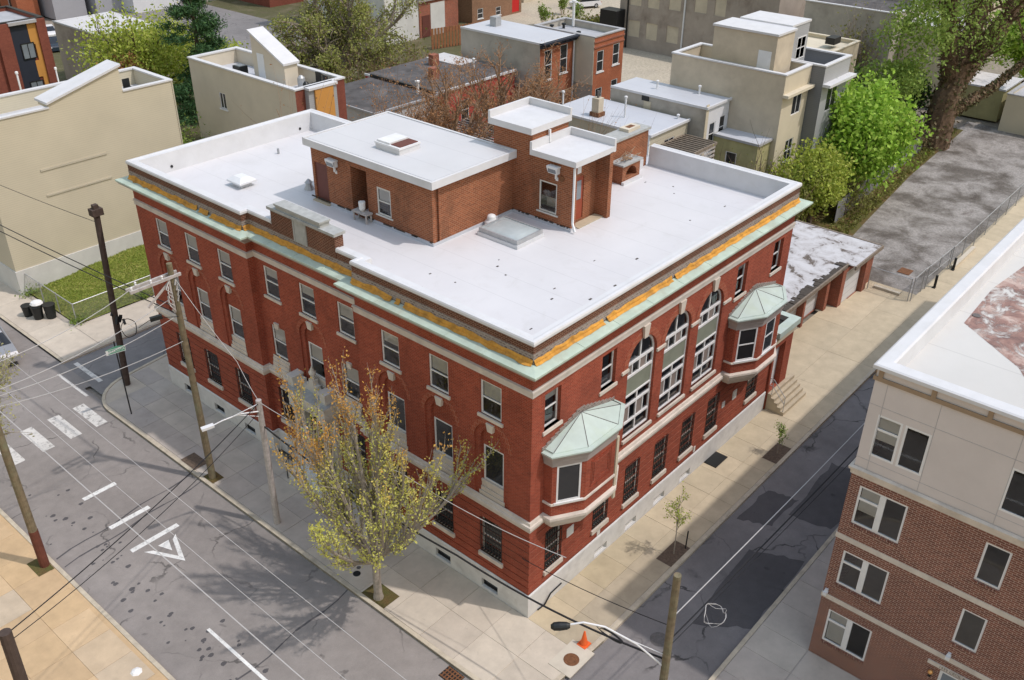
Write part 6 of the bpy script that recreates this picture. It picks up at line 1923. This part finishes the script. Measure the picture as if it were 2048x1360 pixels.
pipe_on(T, 41.4, 13.8, 6.2, .4, .07)
T = house('beige_house', 'large beige stucco house with a white walled roof terrace at the right', 41.2, 45.2, 11.8, 21, 10.7, 'stucco_beige', 'roof_cream', 1.1, wy=[(43.6, 7.5, 1.4, 1.5, 'slide'), (43.4, 4.0, 1.2, 1.7, 'four')], ymat='stucco_cream')
add(T, 'stair_head', 'stucco_beige', (42.0, 13.2, 9.6, 44.6, 18.2, 13.0)); add(T, 'stair_head_roof', 'coping_white', (41.9, 13.1, 13.0, 44.7, 18.3, 13.15)); add(T, 'terrace_door', 'door_white', (41.96, 13.5, 9.7, 42.0, 14.5, 11.9)); add(T, 'eave', 'roof_cream', (41.1, 11.35, 9.2, 45.2, 11.8, 9.4))
T = house('grey_house', 'grey sided house with a white window beside the large beige house', 45.25, 49.5, 10.8, 18.5, 10.7, 'siding_grey', 'roof_grey', 1.0, wy=[(47.2, 7.2, 1.7, 1.9, 'slide'), (47.0, 3.2, 1.6, 1.6, 'slide')], ymat='siding_slate')
add(T, 'stair_head', 'siding_grey', (44.75, 13.6, 9.6, 47.6, 17.6, 13.1)); add(T, 'stair_head_front', 'siding_slate', (44.8, 13.55, 9.7, 47.58, 13.6, 13.1)); add(T, 'stair_head_roof', 'coping_white', (44.7, 13.5, 13.1, 47.7, 17.7, 13.25)); add(T, 'eave', 'coping_white', (45.2, 10.2, 9.3, 49.7, 10.8, 9.5))
window(T, (46.6, 13.52, 10.6), 0, 1.4, 1.6, 'four', inset=.0)
T = house('cream_roof_house', 'low house with a cream flat roof behind the grey sided house', 61, 70.5, 18.5, 27, 6.9, 'stucco_cream', 'roof_cream', .3, cop='roof_cream')
add(T, 'roof_unit', 'iron_black', (67.0, 19.5, 7, 68.4, 20.4, 7.6)); pipe_on(T, 66.5, 22.5, 6.8, 2.0, .2, 'metal_white')
house('shingle_shed', 'low shed with a dark shingle roof behind the bright green tree', 55.0, 62.5, 13.4, 16.5, 4.9, 'siding_slate', 'roof_dark', .0)
T = house('stucco_block', 'long grey stucco block with bricked up windows at the top right', 77.4, 96, 30.5, 51, 8.6, 'stucco_old', 'roof_grey', .3, wx=[(48.8, 5.0, 1.6, 2.0, 'blocked'), (46.3, 5.0, 1.6, 2.0, 'blocked'), (43.4, 5.2, 1.6, 2.0, 'blocked'), (40.0, 5.4, 1.6, 2.0, 'blocked'), (48.8, 1.4, 1.6, 1.9, 'blocked'), (46.3, 1.4, 1.6, 1.9, 'blocked'), (43.4, 1.5, 1.6, 1.9, 'blocked'), (37.5, 5.4, 1.4, 2.0, 'blocked')])
m = MB(); m.tube([(77.3, 42, 0), (77.3, 42, 8.6)], .1, 6); m.build('downspout', 'metal_white', T); m = MB(); m.tube([(77.3, 49.8, 0), (77.3, 49.8, 6)], .1, 6); m.build('downspout', 'iron_black', T); add(T, 'lean_to', 'iron_black', (75.6, 50.2, 0, 77.4, 52.6, 4.4))
for k in range(6):
    x0 = 97.5+5.6*k
    house('red_row_house', ('red painted terrace house with bricked windows behind the beige stair head', 'red brick terrace house, second from the red painted one', 'red brick terrace house in the middle of the far row', 'red brick terrace house, fourth along the far row', 'red brick terrace house, fifth along the far row', 'red brick terrace house at the far right end of the row')[k], x0, x0+5.5, 41.5-.9*k, 49, 7.6 if k == 0 else 11, 'brick_redpaint' if k == 0 else 'brick_orange', 'roof_grey', .3, wy=[(x0+1.5, 3.6, 1.0, 1.8, 'blocked' if k == 0 else 'dh'), (x0+3.9, 3.6, 1.0, 1.8, 'blocked' if k == 0 else 'dh')]+([] if k == 0 else [(x0+1.5, 7.2, 1.0, 1.8), (x0+3.9, 7.2, 1.0, 1.8)]), group='far terrace of red houses')
house('white_terrace', 'narrow white terrace house ending the far red row', 131.2, 134.5, 36, 46, 11, 'wall_white', 'roof_grey', .3, wy=[(132.8, 6, 1.3, 2.2)])
T = house('vine_house', 'grey beige house with bare vines on its wall at the upper right', 76, 84, 17.5, 27, 8.7, 'stucco_grey', 'roof_dark', .3, cop='coping_white')
T = house('pale_house', 'pale stucco house with a white roof half hidden by the big trees', 78.5, 86, 11.6, 17.4, 7.6, 'stucco_cream', 'membrane_worn', .0)
house('pale_house', 'tall pale stucco wall behind the trunks at the right', 98, 108, 16, 30, 14, 'stucco_cream', 'roof_grey', .3)
house('brown_house', 'brownish wall with a flat dark roof at the top right', 92, 97, 24, 38, 6.5, 'brick_brown', 'roof_dark', .3)
T = house('lot_garage', 'plain cream garage wall closing the gravel lot', 75.2, 84, -3, 5.6, 3.4, 'stucco_cream', 'roof_grey', .2, cop='trim_grey')
T = house('metal_shed', 'shed with a patchy silver roof behind the big trunk', 78.0, 83.5, 6.6, 10.8, 3.0, 'stucco_yellow', 'membrane_worn', .0)
T = house('warehouse', 'long plum coloured warehouse with grey roadway before it at the top', 62, 72, 100, 118, 8, 'brick_plum', 'roof_grey', .2)
house('beige_house', 'beige rendered house behind the parking lot at the top', 89, 97, 76, 84, 8, 'stucco_beige', 'roof_grey', .3, wy=[(91.5, 4, 1.2, 1.8), (94.5, 4, 1.2, 1.8)])
house('garden_wall', 'low brown timber screen behind the parking lot hedge', 70, 90, 57.4, 57.8, 1.9, 'wood_fence', 'wood_fence', .0, cat='fence')
for k, (x0, y0, hh, mt, l) in enumerate(((100, 90, 9, 'brick_brown', 'brown brick block far behind the parking lot'), (118, 68, 9, 'brick_orange', 'orange brick block far behind the white car'), (128, 50, 10, 'stucco_grey', 'grey block far behind the terrace'), (85, 105, 9, 'wall_whitegrey', 'whitish block far behind the brown brick building'), (140, 20, 9, 'brick_brown', 'brown block beyond the trees at the far right'), (24, 128, 9, 'brick_brown', 'brown block far behind the orange house'), (125, 2, 8, 'brick_orange', 'orange block behind the dark blue car'), (62, 128, 10, 'wall_lavender', 'lavender block far behind the plum warehouse'))):
    house('far_block', l, x0, x0+14, y0, y0+10, hh, mt, 'roof_grey', .3, wy=[(x0+2+3*j, 3.5, 1.2, 1.8) for j in range(4)], wx=[(y0+2+3*j, 3.5, 1.2, 1.8) for j in range(3)])
sheet('back_street', 'road_cross', [[(40, 70), (57, 84), (57, 128), (40, 110)]], -.02)

# pergola, lattice and fences between the yards
T = thing('pergola', 'weathered slatted pergola and screen behind the right roof parapet', 'pergola', (35.5, 15.5, 0))
px0, px1, py0, py1, pz = 34.3, 37.0, 14.3, 16.9, 6.3
for k in range(9): add(T, 'slat', 'wood_grey', (px0+.36*k, py0, pz, px0+.36*k+.09, py1, pz+.14))
for k in range(6): add(T, 'rail', 'wood_bleached', (px0, py0-.03, pz-.2-.3*k, px1, py0, pz-.05-.3*k))
for x in (px0, px1-.1):
    for y in (py0, py1-.1): add(T, 'post', 'wood_grey', (x, y, 0, x+.1, y+.1, pz))
add(T, 'beam', 'wood_grey', (px0-.1, py0-.05, pz-.03, px1+.1, py0+.05, pz+.16), (px0-.1, py1-.05, pz-.03, px1+.1, py1+.05, pz+.16))
T = thing('trellis_roof', 'dark trellis roof with pale laths below the bare trees', 'pergola', (29, 29, 0))
for k in range(16): add(T, 'lath', 'wood_bleached', (25.6+.42*k, 27.6, 5.2, 25.75+.42*k, 33.6, 5.24))
for k in range(12): add(T, 'batten', 'wood_dark', (25.5, 27.7+.5*k, 5.14, 32.4, 27.95+.5*k, 5.19))
for x, y in ((25.7, 27.8), (32.2, 27.8), (25.7, 33.4), (32.2, 33.4)): add(T, 'post', 'wood_dark', (x, y, 0, x+.12, y+.12, 5.15))
T = thing('timber_fence', 'rust brown timber fence before the white warehouse', 'fence', (66, 66, 0))
for k in range(22): add(T, 'board', 'wood_fence', (60.5+.42*k, 66.2-.1*k, 0, 60.88+.42*k, 66.25-.1*k, 2.4))

# ------------------------------------------------------------------ trees and shrubs
random.seed(21)
tree('street_tree', 'tall budding street tree with yellow green lower and orange upper twigs before the entrance', 'tree', (-3.19, 5.1, 0), (2.2, .16, 6.0),
     prm(n=13, kids=[11, 9], start=[.12, .12], angle=[.36, .40], ratio=[.42, .40], lift=[.15, .13, .11], wob=[.12, .18, .22], spread=(.1, 1.05), sides=[6, 4, 3], leader=True), 'leaf_street', .066, 9, .075, bark='trunk_grey')
tree('street_tree', 'sparse pale leafed tree reaching in at the left edge over the street', 'tree', (-11.9, 23.2, 0), (2.4, .16, 4.2),
     prm(n=8, kids=[8, 6], start=[.2, .2], angle=[.6, .6], ratio=[.5, .5], lift=[.05, .03, .02], wob=[.2, .3, .35], spread=(.5, 1.25)), 'leaf_pale', .075, 9, .10, bark='trunk_grey')
tree('street_tree', 'bright yellow green treetop poking in at the bottom edge', 'tree', (-11.8, -4.9, 0), (4, .16, 3.4),
     prm(n=7, kids=[8, 6], spread=(.2, .7)), 'leaf_yellowgreen', .13, 12, .14)
def sapling(label, base, h, n, leaf):
    T = thing('sapling', label, 'young tree', base); m = MB(); tips = []
    b = Vector(base)
    m.tube([b, b+Vector((.03, .02, h*.6)), b+Vector((.0, .05, h))], [.03, .02, .006], 5)
    for k in range(n):
        z = h*(.4+.6*random.random())
        grow(m, b+Vector((.02, .03, z)), (random.uniform(-1, 1), random.uniform(-1, 1), 1.1), h*.32, .012, 1, prm(levels=2, kids=[0, 4]), tips, 4)
    m.build('trunk', 'trunk_grey', T)
    link_mesh('crown', leaf_mesh('crown', tip_points(tips, 6, .06), .055, leaf), T)
sapling('thin yellow green sapling in the square soil pit by the alley kerb', (6.75, -2.4, 0), 2.6, 16, 'leaf_yellowgreen')
sapling('small dark green sapling in the farther soil pit by the alley kerb', (16.0, -2.4, 0), 1.5, 12, 'leaf_mid')
o = MB().tube([(7.35, -2.6, 0), (7.4, -2.6, .95)], .03, 6).build('stake', 'iron_black'); tag(o, 'short dark stake beside the yellow green sapling', 'stake')

def crown_tree(name, label, base, h, crown_c, r, n, leaf, size, squash=(1, 1, .85), clumps=60, trunk_r=.18, bark='trunk_bark', limbs=9, inner=.45, group=None, long=1.4):
    T = thing(name, label, 'tree', base, group)
    m = MB(); tips = []; b = Vector(base); c = Vector(crown_c)
    m.tube([b, b.lerp(c, .35)+Vector((.1, 0, 0)), b.lerp(c, .75)], [trunk_r*1.3, trunk_r, trunk_r*.75], 8)
    for k in range(limbs):
        d = Vector(RNG.normal(size=3)); d.z = abs(d.z)*.8+.3; d.normalize()
        grow(m, b.lerp(c, .5+.3*random.random()), d, r*1.15, trunk_r*.45, 0, prm(levels=2, kids=[6, 4]), tips, 5)
    m.build('trunk', bark, T)
    q = clump_points(crown_c, r, n, inner, clumps, squash)
    q = np.concatenate([q, np.array(tip_points(tips, 4, .25))])
    q = q[q[:, 2] > base[2]+.3]
    link_mesh('crown', leaf_mesh('crown', q, size, leaf, long=long), T)
    return T
crown_tree('maple_tree', 'bright green rounded maple at the edge of the gravel lot', (49.6, 9.4, 0), 8.6, (49.8, 9.5, 5.0), 3.9, 21000, 'leaf_bright', .24, squash=(1.1, 1, .85), clumps=150)
crown_tree('maple_tree', 'looser olive green tree leaning beside the rear roof parapet', (42.8, 9.0, 0), 6, (42.6, 9.3, 3.4), 2.7, 7500, 'leaf_yellowgreen', .17, clumps=90, squash=(1.1, 1, .9))
bush('shrub', 'sparse olive shrub behind the garage roof corner', (38.6, 9.4, 0), 1.8, 4.2, 2600, 'leaf_olive', .12, stems=20)
bush('shrub', 'low dry brush along the foot of the lot fence', (46.5, 8.3, 0), 2.0, 2.2, 1500, 'leaf_olive', .12, stems=22)
# giant ivy clad tree
T = thing('ivy_tree', 'huge ivy covered tree with forking trunks at the upper right', 'tree', (66.5, 8.6, 0))
m = MB(); tips = []
F = [([(66.5, 8.6, -.2), (67.0, 8.6, 4), (68.5, 8.4, 8), (70.5, 8.2, 13), (72, 8, 19)], [1.5, 1.1, .8, .6, .35]), ([(67.0, 8.6, 4), (70.5, 7.6, 8), (74.5, 6.4, 12), (79, 5, 17)], [.9, .75, .55, .3]), ([(67.5, 8.6, 5.5), (65.5, 9.2, 10), (64.5, 9.6, 15), (63.5, 10.2, 20)], [.75, .6, .45, .3]), ([(68, 8.4, 2.5), (74, 6.6, 4.2), (80, 5.2, 6.5)], [.5, .35, .2])]
for pts, rr in F:
    m.tube(pts, rr, 9)
    for k in range(1, len(pts)):
        for _ in range(5):
            a = Vector(pts[k-1]).lerp(Vector(pts[k]), random.uniform(.4, 1)); d = Vector(RNG.normal(size=3)); d.z = abs(d.z)+.2
            if a.z > 6: grow(m, a, d, 4.6, .13, 0, prm(levels=2, kids=[6, 5]), tips, 5)
m.build('trunk', 'trunk_ivy', T)
iv = []
for pts, rr in F:
    for _ in range(2600):
        k = random.randrange(len(pts)-1); t = random.random(); q = Vector(pts[k]).lerp(Vector(pts[k+1]), t); r_ = rr[k]*(1-t)+rr[k+1]*t
        if q.z > 13 and random.random() < .7: continue
        d = RNG.normal(size=3); d /= np.linalg.norm(d); iv.append(tuple(np.array(q)+d*r_*random.uniform(.85, 1.35)))
link_mesh('ivy', leaf_mesh('ivy', iv, .2, 'leaf_ivy', long=1.8), T)
q = np.concatenate([clump_points((61.0, 9.5, 11.0), 3.6, 2800, .3, 60, (1.1, 1, .7)), clump_points((59.5, 10.5, 7.4), 3.0, 2600, .3, 40, (1, 1, .6)), clump_points((63.0, 9.5, 14.5), 3.6, 1800, .3, 50), clump_points((71.5, 9.5, 16.0), 4.5, 1700, .3, 60), np.array(tip_points(tips, 3, .35))])
link_mesh('crown', leaf_mesh('crown', q, .19, 'leaf_mid'), T)
crown_tree('shade_tree', 'fresh green tree at the far right edge behind the big trunk', (93, 8.5, 0), 8, (92, 8.5, 5.5), 4.2, 6000, 'leaf_bright', .32, clumps=70)
crown_tree('dark_shrub', 'dark green holly like shrub in the shade of the big ivy tree', (66.0, 13.2, 0), 5, (66.0, 13.0, 3.6), 2.9, 9000, 'leaf_dark', .25, clumps=90, inner=.2)
bush('shrub', 'brown undergrowth at the foot of the big ivy tree', (64, 10.2, 0), 3.2, 2.6, 1600, 'leaf_ivy', .2, stems=34)
bush('shrub', 'bare vine bush climbing the grey beige wall', (75.2, 20.5, 0), 1.8, 8.0, 900, 'leaf_olive', .16, stems=30, twig='twig_grey', tw=.03)
# pine and its neighbours
T = thing('pine_tree', 'dark green pine with layered boughs behind the stucco house', 'tree', (22.6, 55, 0))
m = MB(); m.tube([(22.6, 55, 0), (22.6, 55, 8), (22.7, 55, 14.5)], [.32, .2, .04], 8); pts = []
for k in range(64):
    z = 2.2+11.6*(k/63); rr = 4.0*(1-(z-1.5)/15.5)**.8*random.uniform(.65, 1.1); a = random.random()*6.283
    e = Vector((22.6+rr*math.cos(a), 55+rr*math.sin(a), z+rr*.12))
    m.tube([(22.6, 55, z-.1), e], [.05, .012], 4)
    for _ in range(6):
        t = random.uniform(.35, 1.05); c = Vector((22.6, 55, z)).lerp(e, t)
        pts.append(np.array(c)+RNG.normal(size=(52, 3))*np.array([.38, .38, .2]))
m.build('trunk', 'trunk_bark', T); link_mesh('crown', leaf_mesh('crown', np.concatenate(pts), .085, 'leaf_pine', long=4.5), T)
crown_tree('shade_tree', 'yellow green tree left of the dark pine', (20.8, 63, 0), 10, (22.0, 62.5, 6.6), 4.9, 15000, 'leaf_yellowgreen', .2, clumps=130, squash=(1.15, 1, .72), inner=.25)
crown_tree('shade_tree', 'small rust tinged tree in front of the old stucco garage', (18.6, 60.5, 0), 8, (18.6, 60.5, 5.8), 2.2, 3800, 'leaf_rust', .15, clumps=50)
crown_tree('shade_tree', 'green tree in the gap right of the dark pine', (28.5, 61, 0), 8, (28.5, 61, 5.0), 2.8, 5200, 'leaf_yellowgreen', .2, clumps=60)
bush('shrub', 'dark undergrowth in the passage between the two tan houses', (13.9, 44.2, 0), 1.4, 5.5, 4200, 'leaf_mid', .14, stems=24)
bush('shrub', 'lower green shrub in the passage between the two tan houses', (13.6, 38.5, 0), 1.4, 4.4, 4200, 'leaf_mid', .14, stems=24)
# willow like big tree
T, tips, lp = tree('willow_tree', 'large drooping yellow green tree with grey twigs at the top centre left', 'tree', (38, 56, 0), (4, .55, 7.0),
     prm(n=13, kids=[10, 8], start=[.2, .2], angle=[.6, .7], ratio=[.5, .5], lift=[.04, -.05, -.12], wob=[.25, .3, .3], spread=(.35, 1.3), sides=[6, 4, 3]), 'leaf_willow', .16, 20, .26, bark='twig_grey')
bush('shrub', 'brown thicket under the large drooping tree', (35.5, 50, 0), 3.2, 6.5, 1600, 'leaf_olive', .17, stems=40, tw=.02)
bush('shrub', 'brown thicket behind the small grey row house', (41, 50.5, 0), 3.0, 6.0, 1200, 'leaf_olive', .17, stems=36, tw=.02)
# bare trees with rusty buds
for base, l, h in (((29.0, 31.0, 0), 'leaning bare tree with rusty buds before the small grey row house', 5.2), ((34.2, 30.8, 0), 'taller bare tree with rusty buds before the red row house', 5.6), ((38.0, 29.5, 0), 'dense bare tree with rusty buds before the tall orange brick house', 4.4)):
    tree('bare_tree', l, 'tree', base, (4.0 if h > 5 else 3, .2, h), prm(n=8, kids=[10, 9], start=[.15, .12], angle=[.6, .7], ratio=[.5, .5], lift=[.06, .02, .0], wob=[.22, .3, .4], spread=(.4, 1.1)), 'leaf_rust', .08, 6, .12, bark='twig_brown', crownname='buds', lean=(-1.0, 0))
for i, (x, y, h, l) in enumerate(((22.4, 31.5, 9.0, 'rust coloured twiggy shrub behind the left end of the roof house'), (25.2, 31.0, 8.6, 'rust coloured twiggy shrub before the small grey row house'), (13.8, 28.6, 10.2, 'orange twiggy shrub before the tan stucco house wall'))):
    bush('shrub', l, (x, y, 0), 1.9 if i < 2 else 1.3, h, 2600 if i < 2 else 500, 'leaf_rust', .085, stems=26 if i < 2 else 10, tw=.02)
bush('shrub', 'bare brown shrub behind the left roof house of the fireplace wall', (26.5, 17.5, 0), 2.6, 8.6, 500, 'leaf_rust', .07, stems=60, tw=.016)
bush('shrub', 'bare dark shrub behind the rear roof parapet', (34.6, 10.4, 0), 2.2, 6.6, 300, 'leaf_olive', .1, stems=16, twig='trunk_bark', tw=.03)
bush('shrub', 'second bare shrub before the mossy yellow house', (37.6, 11.4, 0), 1.8, 5.2, 300, 'leaf_olive', .09, stems=22, tw=.014)
for k in range(7):
    bush('shrub', ('ivy hedge clump behind the parking lot, first from the left', 'ivy hedge clump behind the parking lot, second from the left', 'ivy hedge clump behind the parking lot, third from the left', 'ivy hedge clump in the middle behind the parking lot', 'ivy hedge clump behind the parking lot, third from the right', 'ivy hedge clump behind the parking lot, second from the right', 'ivy hedge clump behind the parking lot, next to the blocked windows')[k], (73.5+2.0*k, 57.0-.6*k, 0), 1.5, 2.6, 900, 'leaf_olive', .2, stems=12, group='ivy hedge behind the parking lot')
for x, y, l in ((79.5, 64.5, 'narrow green shrub beside the red door'), (84, 62.5, 'narrow green shrub by the garden gate'), (86.5, 67, 'small dark shrub in the yard before the white car')):
    bush('shrub', l, (x, y, 0), .8, 2.4, 700, 'leaf_mid', .16, stems=8)
n = 2600; q = np.stack([RNG.uniform(37, 72, n), np.zeros(n), RNG.uniform(0, .3, n)], 1); q[:, 1] = 5.5+(q[:, 0]-37)*.08+np.abs(RNG.normal(size=n))*1.0
o = bpy.data.objects.new('weeds', leaf_mesh('weeds', q, .13, 'leaf_olive', long=2)); COL.objects.link(o); tag(o, 'dry weeds along the yard side of the gravel lot', 'weeds', kind='stuff')
for x, y, r_ in ((-.2, 34.9, .5), (-.3, 40.5, .7), (4, 34.9, .4), (8, 34.95, .5)):
    n = 260; q = np.stack([x+RNG.normal(size=n)*r_*.5, y+RNG.normal(size=n)*r_*.35, np.abs(RNG.normal(size=n))*.3], 1)
    o = bpy.data.objects.new('weeds', leaf_mesh('weeds', q, .08, 'leaf_mid', long=2)); COL.objects.link(o); tag(o, 'tuft of weeds at the fence of the grass lot', 'weeds', 'weed tufts at the lot fence', kind='stuff')
